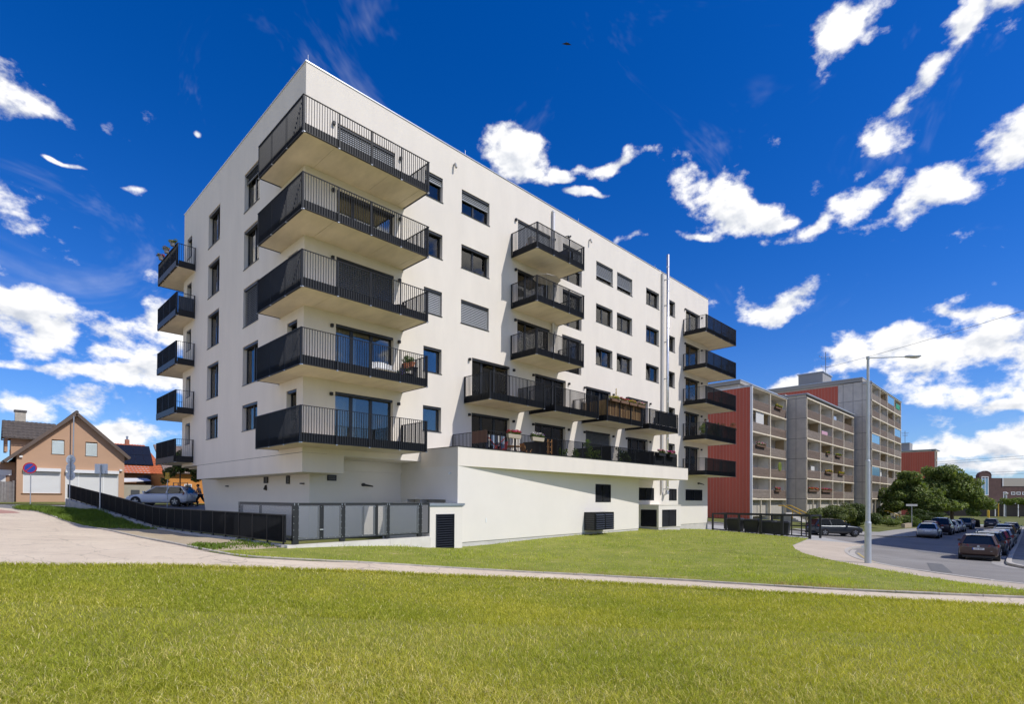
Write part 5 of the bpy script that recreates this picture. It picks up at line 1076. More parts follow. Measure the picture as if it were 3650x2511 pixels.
hh = (.035+.05*vnoise(x, y, .45, 31)+.05*(vnoise(x, y, 1.3, 33) > .62))*(.6+.7*rng.random(len(x)))
g = grass_blades('lawn_grass', x, y, terr(x, y)+.015, hh, .0011*dep*.55+.002, c, .9); tag(g, 'mown green lawn between pale path and white building', 'grass'); g['kind'] = 'stuff'
# weeds on the bare verge by the ramp
VG = POLY['verge']; q = rng.random((160000, 2))*[6.5, 36]+[-8.2, -4.5]; x, y = q[:, 0], q[:, 1]; k = inpoly(x, y, VG); x, y = x[k], y[k]
pat = vnoise(x, y, 2.1, 41)*.8+vnoise(x, y, .7, 42)*.45-.72+np.clip((y-10)/10, 0, .5); k = rng.random(len(x)) < np.clip(pat*1.6, 0, .95); x, y, pat = x[k], y[k], pat[k]
g = grass_blades('verge_weeds', x, y, terr(x, y)+.01, (.08+.30*np.clip(pat, 0, .7)*np.clip((y+6)/20, .25, 1.2))*(.5+rng.random(len(x))), .022+.02*rng.random(len(x)), np.array([.15, .22, .035])*(.6+.9*rng.random((len(x), 1))), .9); tag(g, 'weeds on the bare strip between paving and ramp', 'weeds'); g['kind'] = 'stuff'
# edge tufts hanging over the path
lx = np.array(densify(smooth_line(LOWER[2:14], 2), .02, False)); lx = lx[rng.integers(0, len(lx), 14000)]+rng.normal(0, .10, (14000, 2)); dep = (np.c_[lx, 0*lx[:, 0]]-CAM)@FW; lx = lx[dep > 3]; dep = dep[dep > 3]
g = grass_blades('edge_grass', lx[:, 0], lx[:, 1], terr(lx[:, 0], lx[:, 1]), .06+.10*rng.random(len(lx)), .001*dep+.002, turf_col(lx[:, 0], lx[:, 1]), .8); tag(g, 'ragged grass fringe along the near edge of the path', 'grass'); g['kind'] = 'stuff'

bark = mat('bark', (.12, .085, .06), .9, var=.3, vscale=8, bump=.6, bscale=14)
def tree(name, label, base, h, crown, trunk_r, n, size, cols, seed=1, stems=1, group=None, cat='tree', **kw):
    r = random.Random(seed); t = thing(name, label, cat, base, 0, group); bx, by, bz = base
    m = MB(); bl = []
    for s in range(stems):
        ang0 = r.uniform(0, 6.28); top = Vector((bx+.15*h*math.cos(ang0)*(stems > 1), by+.15*h*math.sin(ang0)*(stems > 1), bz+h*.42)); m.tube([(bx, by, bz-.2), tuple((Vector((bx, by, bz))+top)/2+Vector((r.uniform(-.1, .1)*h*.1, 0, 0))), tuple(top)], [trunk_r, trunk_r*.8, trunk_r*.55], 8)
        for c in crown:
            e = Vector((bx+c[0], by+c[1], bz+c[2])); mid = (top+e)/2+Vector((0, 0, -.05*h)); m.tube([tuple(top), tuple(mid), tuple(e)], [trunk_r*.45, trunk_r*.25, trunk_r*.08], 6)
    m.build('trunk', bark, t)
    for c in crown:
        for _ in range(7):
            d = Vector((r.gauss(0, 1), r.gauss(0, 1), r.gauss(0, .8))); d.normalize(); k = r.uniform(.45, .95); rr = r.uniform(.30, .55)
            bl.append((bx+c[0]+d.x*c[3]*k, by+c[1]+d.y*c[3]*k, bz+c[2]+d.z*c[4]*k, c[3]*rr, c[3]*rr, c[4]*rr*.8))
        bl.append((bx+c[0], by+c[1], bz+c[2], c[3]*.7, c[3]*.7, c[4]*.7))
    leaves('crown', bl, n, size, cols, t, **kw)
    return t
DG1 = [(.16, .22, .05), (.21, .27, .07), (.11, .16, .04), (.27, .31, .10)]
z = gz(106, -5.5); tree('chestnut_tree', 'broad leafy tree in front of the far red gable, left of two', (106, -5.5, z), 9.5, [(0, 0, 5.2, 3.2, 3.2), (-1.4, -1.6, 4.0, 2.4, 2.4), (1.5, 1.0, 6.3, 2.5, 2.5), (.4, -2.0, 3.0, 2.2, 2.0), (-1.6, 2.6, 3.6, 2.4, 2.4), (-.8, 1.4, 6.6, 2.2, 2.0)], .28, 26000, .42, DG1, 3, group='street trees')
z = gz(131, -8.2); tree('linden_tree', 'larger leafy tree with trunk standing behind the parked cars', (131, -8.2, z), 12, [(0, 0, 7.0, 3.8, 3.6), (-2.6, 2.6, 6.4, 3.2, 3.0), (2.2, -2.2, 6.2, 3.2, 3.0), (3.6, -3.6, 4.0, 2.8, 2.4), (-1.6, 1.6, 9.6, 2.6, 2.0), (1.2, -1.2, 8.6, 2.4, 1.8), (-1, 1, 3.6, 3.0, 2.0)], .35, 30000, .46, DG1, 5, group='street trees')
z = gz(63, -4.0); tree('round_shrub', 'large round shrub behind the dark grey hatchback', (63, -4.0, z), 3, [(0, 0, 1.5, 1.9, 1.4), (-1.6, 1.6, 1.3, 1.3, 1.1), (1.3, -1.2, 1.6, 1.4, 1.2)], .07, 9000, .22, [(.15, .18, .06), (.19, .22, .08), (.10, .14, .04)], 7, stems=3, cat='shrub', group='shrubs by the panel block')
z = gz(67, -5.5); tree('round_shrub', 'darker shrub right of the lamp post below the tall block', (67, -5.5, z), 3, [(0, 0, 1.5, 1.7, 1.4), (1.6, -1.6, 1.0, 1.2, 1.0), (.4, .4, 2.2, 1.0, .9)], .07, 8000, .22, [(.09, .13, .035), (.13, .17, .05), (.07, .10, .03)], 9, stems=3, cat='shrub', group='shrubs by the panel block')
z = gz(79, -6.6); tree('low_shrub', 'low shrub beside the yellow handrail steps', (79, -6.6, z), 1.6, [(0, 0, .7, 1.4, .7), (2.2, -.4, .6, 1.2, .6)], .05, 3500, .18, DG1, 10, stems=2, cat='shrub', group='shrubs by the panel block')
z = gz(97, -7.5); tree('hedge_shrub', 'dense dark shrub under the left street tree', (97, -7.5, z), 2.6, [(0, 0, 1.2, 2.0, 1.2), (3, -.5, 1.3, 1.9, 1.2), (6, -1, 1.2, 1.9, 1.1)], .05, 9000, .24, [(.045, .075, .018), (.06, .09, .02)], 11, stems=2, cat='shrub', group='shrubs by the panel block')
z = gz(190, -12); tree('umbrella_tree', 'small clipped umbrella tree before the brown building', (189.5, -16.5, gz(189.5, -16.5)), 5, [(-2, 2, 4.2, 1.9, 1.2), (1.5, -1.5, 4.3, 2.0, 1.3), (3.4, -3.4, 3.9, 1.6, 1.1), (0, 0, 4.6, 1.8, 1.1)], .12, 6000, .35, [(.13, .19, .03), (.17, .22, .04)], 13)
z = gz(1.45, 24.2); st_ = thing('young_street_tree', 'young staked tree with thin leafy crown beside the white car', 'tree', (1.45, 24.2, z)); bx, by = 1.45, 24.2
MB().tube([(bx, by, z-.1), (bx, by, z+2.2), (bx+.1, by, z+4.3)], [.05, .045, .02], 7).build('trunk', bark, st_)
leaves('crown', [(bx+dx, by+dy, z+dz, r_, r_, r_*.9) for dx, dy, dz, r_ in ((0, 0, 2.9, .5), (-.6, .5, 2.5, .45), (.6, -.5, 3.0, .55), (1.0, -.9, 2.6, .55), (.2, -.2, 3.7, .6), (-.4, .4, 3.5, .45), (1.3, -1.1, 3.2, .5), (-.8, .8, 1.9, .3), (.9, -.7, 2.1, .35))], 6500, .17, [(.10, .15, .03), (.14, .19, .04), (.07, .11, .03), (.22, .14, .05)], st_, shell=.3)
for dx, dy in ((-.35, .35), (.4, -.4), (0, .5)): MB().cyl((bx+dx, by+dy, z-.2), (bx+dx, by+dy, z+1.75), .035, n=8).build('stake', mat('stake_wood', (.34, .25, .16), .8), st_)
MB().bar((bx-.35, by+.35, z+1.7), (bx+.4, by-.4, z+1.7), .05, .05).build('crossbar', MATS['stake_wood'], st_)
w = thing('garden_hedge', 'pale green shrub standing by the pavement behind sign post', 'shrub', (88, -7.6, gz(88, -7.6))); leaves('foliage', [(88, -7.6, gz(88, -7.6)+.8, 1.2, 1.2, .9), (89.6, -8, gz(88, -7.6)+.6, 1, 1, .7)], 3000, .2, [(.14, .19, .05), (.1, .15, .04)], w); MB().cyl((88, -7.6, gz(88, -7.6)-.2), (88, -7.6, gz(88, -7.6)+.8), .05, n=6).build('stem', bark, w)

# ------------------------------------------------------------------ vehicles
def car(name, label, loc, rz, paint, L=4.35, W=1.80, H=1.47, kind='hatch', scale=1., rim=None, group='cars parked along the street', detail=True):
    t = thing(name, label, 'car', loc, rz, group, local=True, scale=scale)
    p = paint; wr = .32 if kind != 'suv' else .36; gc = .19 if kind != 'suv' else .24; wb = L*.60; xf, xr = L/2-L*.195, -L/2+L*.19
    belt = H*.635; hood = H*.60; w2 = W/2
    if kind == 'sedan': cab = (L*.14, -L*.02, -L*.27, -L*.40); deck = H*.66
    elif kind == 'hatch': cab = (L*.20, L*.03, -L*.38, -L*.475); deck = H*.67
    elif kind == 'wagon': cab = (L*.17, L*.01, -L*.40, -L*.475); deck = H*.67
    else: cab = (L*.20, L*.07, -L*.41, -L*.485); deck = H*.66
    xb, xt, rt, rb = cab
    # body: lofted sections from tail to nose  (x, z bottom, z top, half width)
    st = [(-L/2, .36*H, deck*.86, w2*.80), (-L/2+.05, .24*H, deck*.97, w2*.91), (-L/2+.22, gc, deck, w2*.97), (xr, gc, belt, w2), (-L*.1, gc, belt, w2), (xb-.25, gc, belt*1.0, w2), (xb+.05, gc, hood*1.02, w2*.995), (xf, gc, hood*.97, w2*.985), (L/2-.30, gc+.02, hood*.88, w2*.94), (L/2-.08, .22*H, hood*.74, w2*.84), (L/2, .30*H, hood*.62, w2*.68)]
    v = []; f = []; sec = 12
    for x, zb, zt, hw in st:
        hf = [(hw*.80, zb), (hw*.965, zb+.10*(zt-zb)), (hw, zb+.42*(zt-zb)), (hw*.985, zb+.72*(zt-zb)), (hw*.94, zb+.93*(zt-zb)), (hw*.80, zt)]
        for y_, z_ in hf: v.append((x, y_, z_))
        for y_, z_ in hf[::-1]: v.append((x, -y_, z_))
    for i in range(len(st)-1):
        for k in range(sec): f.append((i*sec+k, i*sec+(k+1) % sec, (i+1)*sec+(k+1) % sec, (i+1)*sec+k))
    f.append(tuple(range(sec-1, -1, -1))); f.append(tuple(range((len(st)-1)*sec, len(st)*sec)))
    mb = MB(); mb.v = v; mb.f = f; o = mb.build('body', p, t, smooth=False)
    for e in o.data.polygons: e.use_smooth = True
    md = o.modifiers.new('bevel', 'SUBSURF'); md.levels = 1; md.render_levels = 2
    zr = H; yb, yt = w2*.90, w2*.66
    gh = [(xb, belt-.03, yb), (xt, zr-.05, yt), (rt, zr-.07, yt), (rb, belt-.0, yb*.96)]
    # glazing
    (x0, z0, y0), (x1, z1, y1), (x2, z2, y2), (x3, z3, y3) = gh
    MB().hexa([(x0, -y0, z0), (x0, y0, z0), (x0-.04, -y0, z0), (x0-.04, y0, z0), (x1, -y1, z1), (x1, y1, z1), (x1-.04, -y1, z1), (x1-.04, y1, z1)]).build('windscreen', car_glass, t)
    MB().hexa([(x3, -y3*.93, z3+.03), (x3, y3*.93, z3+.03), (x3+.05, -y3*.93, z3), (x3+.05, y3*.93, z3), (x2, -y2*.95, z2), (x2, y2*.95, z2), (x2+.05, -y2*.95, z2), (x2+.05, y2*.95, z2)]).build('rear_window', car_glass, t)
    xm = (x1+x2)/2+.05
    for s in (-1, 1):
        MB().hexa([(x3, s*y3, z3), (x0, s*y0, z0), (x3, s*(y3-.03), z3), (x0, s*(y0-.03), z0), (x2, s*y2, z2), (x1, s*y1, z1), (x2, s*(y2-.03), z2), (x1, s*(y1-.03), z1)]).build('side_window', car_glass, t)
        b = MB(); b.bar((x0, s*(y0+.0), z0), (x1, s*(y1+.0), z1), .06, .07); b.bar((x3-.01, s*(y3-.005), z3), (x2, s*(y2-.0), z2), .12, .10); b.bar((xm, s*(y0+.006), belt), (xm-.06, s*(y1+.012), zr-.08), .03, .09, up=(1, 0, 0)); b.bar((x1, s*y1, z1+.01), (x2, s*y2, z2+.01), .07, .06)
        b.build('pillar', p, t)
        mi = MB().hexa([(xb-.22, s*(w2-.02), belt), (xb-.08, s*(w2-.02), belt+.02), (xb-.24, s*(w2+.17), belt+.03), (xb-.1, s*(w2+.17), belt+.05), (xb-.22, s*(w2-.02), belt+.12), (xb-.08, s*(w2-.02), belt+.10), (xb-.24, s*(w2+.17), belt+.15), (xb-.1, s*(w2+.17), belt+.13)]); mi.build('mirror', p, t)
    rf = MB(); n = 6
    pts = [(x1+.02, z1), ((x1*.7+x2*.3), zr), ((x1*.3+x2*.7), zr-.005), (x2-.03, z2+.01)]
    for (a, za), (b, zb_) in zip(pts[:-1], pts[1:]):
        rf.quad((a, -y1, za-.0), (b, -y1, zb_), (b, -y1*.55, zb_+.035), (a, -y1*.55, za+.035)); rf.quad((a, -y1*.55, za+.035), (b, -y1*.55, zb_+.035), (b, y1*.55, zb_+.035), (a, y1*.55, za+.035)); rf.quad((a, y1*.55, za+.035), (b, y1*.55, zb_+.035), (b, y1, zb_), (a, y1, za))
    rf.build('roof', p, t, smooth=True)
    if kind in ('suv', 'wagon'):
        for s in (-1, 1): MB().bar((x1-.1, s*(y1-.05), zr+.07), (x2+.1, s*(y1-.05), zr+.07), .04, .03).build('roof_rail', black_p if kind == 'suv' else galv, t)
    # wheels
    for xw in (xf, xr):
        for s in (-1, 1):
            MB().cyl((xw, s*(w2-.30), wr*1.02), (xw, s*(w2+.002), wr*1.02), wr*1.17, n=20).build('wheel_arch', black_p, t)
            tw = MB().cyl((xw, s*(w2-.21), wr), (xw, s*(w2+.012), wr), wr, n=22).build('wheel', rubber, t); rm = MB().cyl((xw, s*(w2+.0), wr), (xw, s*(w2+.018), wr), wr*.68, n=20)
            rm.build('rim', mat('rim_dark', (.10, .10, .11), .4, .6), tw); sp_ = MB()
            for k in range(5): an = k*2*math.pi/5+.3; sp_.bar((xw, s*(w2+.024), wr), (xw+math.cos(an)*wr*.64, s*(w2+.024), wr+math.sin(an)*wr*.64), .055, .02, up=(0, s, 0))
            sp_.build('spokes', rim or mat('alloy', (.55, .56, .57), .3, .8), tw)
    red = mat('tail_lamp', (.34, .02, .015), .25); lampw = mat('head_lamp', (.62, .65, .68), .12, .3)
    for s in (-1, 1):
        MB().hexa([(-L/2+.0, s*w2*.45, deck*.80), (-L/2+.32, s*w2*.985, deck*.82), (-L/2+.05, s*w2*.45, deck*.80), (-L/2+.34, s*w2*.96, deck*.82), (-L/2-.005, s*w2*.50, deck*.93), (-L/2+.30, s*w2*.975, deck*1.0), (-L/2+.05, s*w2*.50, deck*.93), (-L/2+.34, s*w2*.95, deck*1.0)]).build('tail_light', red, t)
        MB().hexa([(L/2-.10, s*w2*.50, hood*.70), (L/2-.42, s*w2*.955, hood*.80), (L/2-.16, s*w2*.50, hood*.70), (L/2-.46, s*w2*.93, hood*.80), (L/2-.16, s*w2*.50, hood*.83), (L/2-.48, s*w2*.94, hood*.93), (L/2-.2, s*w2*.50, hood*.83), (L/2-.5, s*w2*.92, hood*.93)]).build('headlight', lampw, t)
        for x in (xb-.75, xb-1.75): MB().box(x-.10, x+.10, s*w2-.01 if s > 0 else -w2-.012, s*w2+.012 if s > 0 else -w2+.01, belt-.14, belt-.115).build('door_handle', galv, t)
    MB().box(-L/2-.02, -L/2+.16, -w2*.78, w2*.78, gc+.03, gc+.14).build('rear_bumper', black_p, t); MB().box(L/2-.12, L/2+.005, -w2*.55, w2*.55, gc+.06, gc+.20).build('front_grille', black_p, t)
    pl = MB().box(-L/2-.022, -L/2-.006, -.26, .26, deck*.66, deck*.66+.11).build('number_plate', white_p, t); MB().box(-L/2-.024, -L/2-.0225, .215, .262, deck*.66, deck*.66+.11).build('plate_band', mat('plate_blue', (.02, .08, .45), .5), pl)
    return t, pl, deck, L
def paint(n, c, metal=.35): return mat('paint_'+n, c, .28, metal, coat=.6)
def text(s, size, m, loc, rot, parent, name='lettering', ext=.001):
    cu = bpy.data.curves.new(name, 'FONT'); cu.body = s; cu.size = size; cu.align_x = 'CENTER'; cu.align_y = 'CENTER'; cu.extrude = ext
    o = bpy.data.objects.new(name, cu); dg = bpy.context.evaluated_depsgraph_get(); col.objects.link(o); me = bpy.data.meshes.new_from_object(o); col.objects.unlink(o); bpy.data.objects.remove(o)
    me.materials.clear(); me.materials.append(m); q = link(name, me, parent); q.location = loc; q.rotation_euler = rot; return q
def on(x, y, dz=0.): return (x, y, gz(x, y)-.10+dz)
HX = math.pi*0
tb, pl, dk, L_ = car('parked_car', 'dark brown hatchback seen from behind, nearest car on the street', on(32.4, -19.45), R(2), paint('brown', (.075, .045, .038)), 4.45, 1.80, 1.48, 'hatch')
text('6AH 8097', .085, mat('plate_black', (.01, .01, .012), .5), (-L_/2-.0235, -.02, dk*.66+.055), (R(90), 0, R(-90)), pl)
MB().cyl((-L_/2-.012, 0, dk*.86), (-L_/2+.02, 0, dk*.86), .06, n=16).build('badge', galv, tb); text('i30', .07, galv, (-L_/2-.005, -.55, dk*.60), (R(90), 0, R(-90)), tb)
car('parked_car', 'black estate with roof rails parked just ahead of the brown hatchback', on(38.2, -19.5), R(1), paint('black', (.02, .022, .026)), 4.5, 1.80, 1.50, 'wagon')
car('parked_car', 'red hatchback in the row on the right side of the street', on(45.5, -19.4), R(1), paint('red', (.36, .025, .02)), 4.1, 1.75, 1.48, 'hatch')
car('parked_car', 'pale silver hatchback just beyond the red car', on(51.5, -19.4), R(1), paint('silver2', (.42, .44, .46), .6), 4.1, 1.75, 1.47, 'hatch')
car('parked_car', 'dark grey estate between the silver hatchback and the gold car', on(58, -19.3), R(1), paint('grey3', (.06, .065, .075)), 4.5, 1.8, 1.52, 'wagon')
car('parked_car', 'gold brown sport utility car in the right hand row', on(67.5, -19.0), R(1), paint('gold', (.22, .15, .06), .5), 4.5, 1.85, 1.66, 'suv')
car('parked_car', 'dark car second from the far end of the right hand row', on(80, -18.7), R(1), paint('dark2', (.03, .035, .045)), 4.3, 1.8, 1.50, 'hatch')
car('parked_car', 'blue grey estate farthest off in the right hand row', on(91.5, -18.6), R(1), paint('bluegrey', (.13, .16, .20), .5), 4.6, 1.8, 1.55, 'wagon')
car('oncoming_car', 'dark blue estate standing alone in the middle of the street', on(108.5, -15.6), R(0), paint('dkblue', (.015, .025, .05)), 4.6, 1.82, 1.52, 'wagon')
car('parked_car', 'silver liftback parked at the corner under the street sign', on(60.2, -13.55), R(2), paint('silver', (.50, .53, .57), .6), 4.5, 1.82, 1.48, 'hatch')
car('parked_car', 'red car hidden behind the silver liftback', on(66.6, -12.9), R(1), paint('red', (.36, .025, .02)), 4.0, 1.7, 1.50, 'hatch')
car('parked_van', 'dark purple grey van behind the silver liftback', on(70.0, -13.5), R(1), paint('purple', (.045, .038, .052)), 4.9, 1.95, 1.92, 'suv')
car('parked_car', 'white car next in line beyond the dark van', on(77, -13.5), R(1), paint('white', (.72, .72, .72), 0), 4.3, 1.8, 1.55, 'hatch')
car('parked_car', 'silver grey car beyond the white car in the left row', on(84.2, -13.4), R(1), paint('silver', (.5, .53, .57)), 4.4, 1.8, 1.6, 'suv')
cdoor = car('parked_car', 'black sport utility car facing us with its door open', on(98, -13.1), R(180), paint('black', (.02, .022, .026)), 4.6, 1.86, 1.68, 'suv')[0]
MB().hexa([(.35, .92, .3), (.42, .92, .3), (.60, 1.85, .34), (.67, 1.85, .34), (.35, .9, 1.6), (.42, .9, 1.6), (.60, 1.75, 1.45), (.67, 1.75, 1.45)]).build('open_door', MATS['paint_black'], cdoor)
car('parked_car', 'dark grey hatchback parked side on beyond the bin enclosure', (48.4, -7.75, gz(48.4, -7.75)-.08), math.atan2(-2.34, 2.52), paint('slate', (.055, .062, .072), .5), 4.5, 1.80, 1.50, 'hatch', 1.06)
car('parked_car', 'white hatchback parked behind the ramp railing', (.55, 25.25, gz(.5, 25.3)-.02), R(137), paint('white', (.72, .72, .72), 0), 4.62, 1.85, 1.48, 'hatch')

# ------------------------------------------------------------------ people
def person(name, label, loc, rz, joints, top, bottom, shoes, hair, group=None, skin_top=False):
    """one continuous skinned body; clothes and hair are shells that follow it"""
    t = thing(name, label, 'person', loc, rz, group, local=True)
    J = {k: Vector(v[:3]) for k, v in joints.items()}; RR = {'pel': .135, 'wai': .115, 'che': .135, 'nec': .055, 'chin': .07, 'hd': .098, 'tophd': .07, 'sh': .062, 'el': .042, 'wr': .030, 'hp': .10, 'kn': .062, 'an': .042, 'toe': .036}
    E_ = [('pel', 'wai'), ('wai', 'che'), ('che', 'nec'), ('nec', 'chin'), ('chin', 'hd'), ('hd', 'tophd')]
    for s in 'LR': E_ += [('che', 'sh'+s), ('sh'+s, 'el'+s), ('el'+s, 'wr'+s), ('wr'+s, 'ha'+s), ('pel', 'hp'+s), ('hp'+s, 'kn'+s), ('kn'+s, 'an'+s), ('an'+s, 'toe'+s)]
    def skin_mesh(nm, edges, mt, grow=0., par=t):
        ks = sorted({k for e in edges for k in e}, key=lambda k: 0 if k == 'pel' else 1); me = bpy.data.meshes.new(nm); me.from_pydata([tuple(J[k]) for k in ks], [(ks.index(a), ks.index(b)) for a, b in edges], []); me.materials.append(mt)
        o = link(nm, me, par); o.modifiers.new('skin', 'SKIN'); o.modifiers['skin'].use_smooth_shade = True
        if not me.skin_vertices: 
            bm = bmesh.new(); bm.from_mesh(me); bm.verts.layers.skin.verify(); bm.to_mesh(me); bm.free()
        for i, k in enumerate(ks):
            r = RR.get(k, RR.get(k[:-1], .04))+grow; me.skin_vertices[0].data[i].radius = (r, r*(.78 if k in ('che', 'wai', 'pel') else 1))
        me.skin_vertices[0].data[0].use_root = True; s = o.modifiers.new('sub', 'SUBSURF'); s.levels = 1; s.render_levels = 2; return o
    skin_mesh('body', E_, skin)
    tp = [('pel', 'wai'), ('wai', 'che')]+([] if skin_top else [('che', 'shL'), ('che', 'shR'), ('shL', 'elL'), ('shR', 'elR')]); skin_mesh('top', tp, top, .018)
    skin_mesh('trousers', [('pel', 'hpL'), ('pel', 'hpR'), ('hpL', 'knL'), ('hpR', 'knR'), ('knL', 'anL'), ('knR', 'anR')], bottom, .018)
    for s in 'LR': MB().bar(tuple(J['an'+s]+(J['an'+s]-J['toe'+s])*.3-Vector((0, 0, .05))), tuple(J['toe'+s]+Vector((0, 0, -.01))), .09, .075).build('shoe', shoes, t, bevel=.02)
    h = J['hd']; MB().ball((h.x-.015, h.y, h.z+.035), .112, 10, 8, (1, .95, 1)).build('hair', hair, t, smooth=True)
    MB().ball((h.x+.098, h.y, h.z-.015), .018, 6, 5, (1, .8, 1.2)).build('nose', skin, t)
    for s in (-1, 1): MB().ball((h.x+.088, h.y+s*.035, h.z+.012), .011, 6, 5).build('eye', black_p, t); MB().ball((h.x, h.y+s*.1, h.z-.01), .024, 6, 5, (.8, .4, 1.3)).build('ear', skin, t)
    for s in 'LR':
        a = J['ha'+s]; d = (a-J['wr'+s]).normalized(); u = d.orthogonal().normalized(); w = d.cross(u)
        for k in range(4): MB().tube([tuple(a+w*(k-1.5)*.02), tuple(a+w*(k-1.5)*.021+d*.04), tuple(a+w*(k-1.5)*.02+d*.06-u*.025)], [.009, .009, .007], 5).build('finger', skin, t)
        MB().tube([tuple(a-d*.04+w*.035), tuple(a+w*.055), tuple(a+w*.05+d*.025)], [.011, .010, .008], 5).build('thumb', skin, t)
    return t
blackc = mat('black_cloth', (.014, .014, .016), .9); navy = mat('navy_cloth', (.03, .04, .08), .9); denim = mat('denim', (.10, .15, .26), .9); brown_h = mat('brown_hair', (.06, .035, .02), .6); whitec = mat('white_cloth', (.62, .62, .60), .9)
walk = dict(pel=(0, 0, .90), wai=(.04, 0, 1.06), che=(.12, 0, 1.26), nec=(.17, 0, 1.41), chin=(.20, 0, 1.47), hd=(.21, 0, 1.55), tophd=(.20, 0, 1.61), shL=(.13, .17, 1.34), elL=(.20, .20, 1.10), wrL=(.42, .18, 1.03), haL=(.50, .17, 1.03), shR=(.13, -.17, 1.34), elR=(.20, -.20, 1.10), wrR=(.42, -.18, 1.03), haR=(.50, -.17, 1.03),
    hpL=(0, .085, .84), knL=(.22, .09, .50), anL=(.16, .09, .09), toeL=(.34, .10, .04), hpR=(0, -.085, .84), knR=(-.16, -.09, .48), anR=(-.46, -.09, .16), toeR=(-.34, -.10, .05))
pz = gz(2.75, 23.9)
person('person', 'person in black clothes striding while pushing a pushchair', (2.72, 23.75, pz), R(137), walk, blackc, blackc, blackc, brown_h, skin_top=True)
ps = thing('pushchair', 'dark pushchair with blue hood pushed along the pavement', 'pushchair', (1.95, 24.5, pz), R(137), local=True)
MB().hexa([(-.05, -.22, .42), (.5, -.22, .36), (-.05, .22, .42), (.5, .22, .36), (-.25, -.22, .95), (.42, -.22, .55), (-.25, .22, .95), (.42, .22, .55)]).build('seat', blackc, ps, bevel=.03)
hd = [(math.cos(a)*.33-.02, math.sin(a)*.33+.80) for a in np.linspace(.3, math.pi*.95, 8)]; MB().ext(hd+[(.0, .72)], -.24, .24, lambda u, d, z: (u, d, z)).build('hood', mat('blue_cloth', (.03, .08, .22), .9), ps)
for x, r_ in ((-.28, .15), (.5, .11)):
    for s in (-.26, .26): wv = MB().cyl((x, s-.025, r_), (x, s+.025, r_), r_, n=16).build('wheel', rubber, ps); MB().cyl((x, s-.03, r_), (x, s+.03, r_), r_*.6, n=14).build('rim', galv, wv)
m = MB()
for s in (-.24, .24): m.tube([(.5, s, .12), (.0, s, .52), (-.45, s, 1.02)], .015, 6); m.tube([(-.28, s, .16), (.0, s, .52)], .015, 6)
m.tube([(-.45, -.24, 1.02), (-.45, .24, 1.02)], .018, 6); m.build('frame', black_p, ps); MB().box(-.2, .3, -.18, .18, .2, .34).build('basket', blackc, ps)
stand = dict(pel=(0, 0, .93), wai=(.01, 0, 1.08), che=(.03, 0, 1.30), nec=(.04, 0, 1.46), chin=(.07, 0, 1.52), hd=(.08, 0, 1.60), tophd=(.07, 0, 1.66), shL=(.02, .18, 1.38), elL=(.12, .22, 1.12), wrL=(.24, .10, 1.34), haL=(.24, .05, 1.41), shR=(.02, -.18, 1.38), elR=(-.02, -.22, 1.10), wrR=(.10, -.22, .88), haR=(.14, -.21, .80),
    hpL=(0, .09, .87), knL=(.02, .10, .49), anL=(0, .10, .09), toeL=(.16, .12, .04), hpR=(0, -.09, .87), knR=(.02, -.10, .49), anR=(0, -.10, .09), toeR=(.16, -.12, .04))
person('person', 'person in dark navy shirt standing among plants on the balcony', (35.35, -1.1, ZT[1]-1.21), R(200), stand, navy, denim, black_p, brown_h)
person('person', 'person in white shirt by the open door of the black car', (96.7, -14.2, gz(96.7, -14.2)-.10), R(20), stand, whitec, denim, black_p, mat('grey_hair', (.3, .28, .26), .7))

# ------------------------------------------------------------------ lamp post and signs
lp = thing('street_lamp', 'tall pale grey street lamp with long arm at the pavement corner', 'street lamp', (18.48, -16.61, -1.15))
lm = mat('lamp_paint', (.50, .53, .55), .45, .3, var=.08, vscale=3); bx, by = 18.48, -16.61
MB().cyl((bx, by, -1.3), (bx, by, .62), .135, .130, n=20).build('lower_pole', lm, lp, smooth=False); MB().cyl((bx, by, .62), (bx, by, .72), .14, .10, n=20).build('collar', lm, lp)
MB().cyl((bx, by, .70), (bx, by, 3.4), .098, .092, n=18).build('middle_pole', lm, lp); MB().cyl((bx, by, 3.4), (bx, by, 3.48), .10, .07, n=18).build('collar', lm, lp); MB().cyl((bx, by, 3.46), (bx, by, 8.05), .068, .055, n=16).build('upper_pole', lm, lp)
MB().cyl((bx, by, 8.0), (bx, by, 8.12), .075, .075, n=16).build('cap', lm, lp); ax = RT*1.75
MB().cyl((bx-.05, by, 8.06), (bx+ax[0], by+ax[1], 8.12), .035, .03, n=10).build('arm', lm, lp)
c = Vector((bx+RT[0]*2.0, by+RT[1]*2.0, 8.14)); hd = MB(); hd.ball((0, 0, 0), 1, 14, 8, (.40, .14, .075)); hd.v = [(c.x+RT[0]*a-RT[1]*b, c.y+RT[1]*a+RT[0]*b, c.z+d+.05*a) for a, b, d in hd.v]; hd.build('lamp_head', lm, lp, smooth=True)
gl = MB(); gl.ball((0, 0, 0), 1, 12, 6, (.26, .11, .05)); gl.v = [(c.x+RT[0]*(a+.06)-RT[1]*b, c.y+RT[1]*(a+.06)+RT[0]*b, c.z+d-.045) for a, b, d in gl.v]; gl.build('lamp_glass', mat('lamp_glass', (.55, .52, .45), .2), lp, smooth=True)
MB().box(bx-.15, bx-.132, by-.05, by+.05, -.35, .0).build('hatch', lm, lp)
def disc(mb, c, n, r, th=.02, k=28):
    n = Vector(n).normalized(); mb.cyl(tuple(Vector(c)), tuple(Vector(c)+n*th), r, n=k); return mb
vw = Vector((-FW[0], -FW[1], 0))
sback = mat('sign_back', (.58, .66, .72), .45, .2)
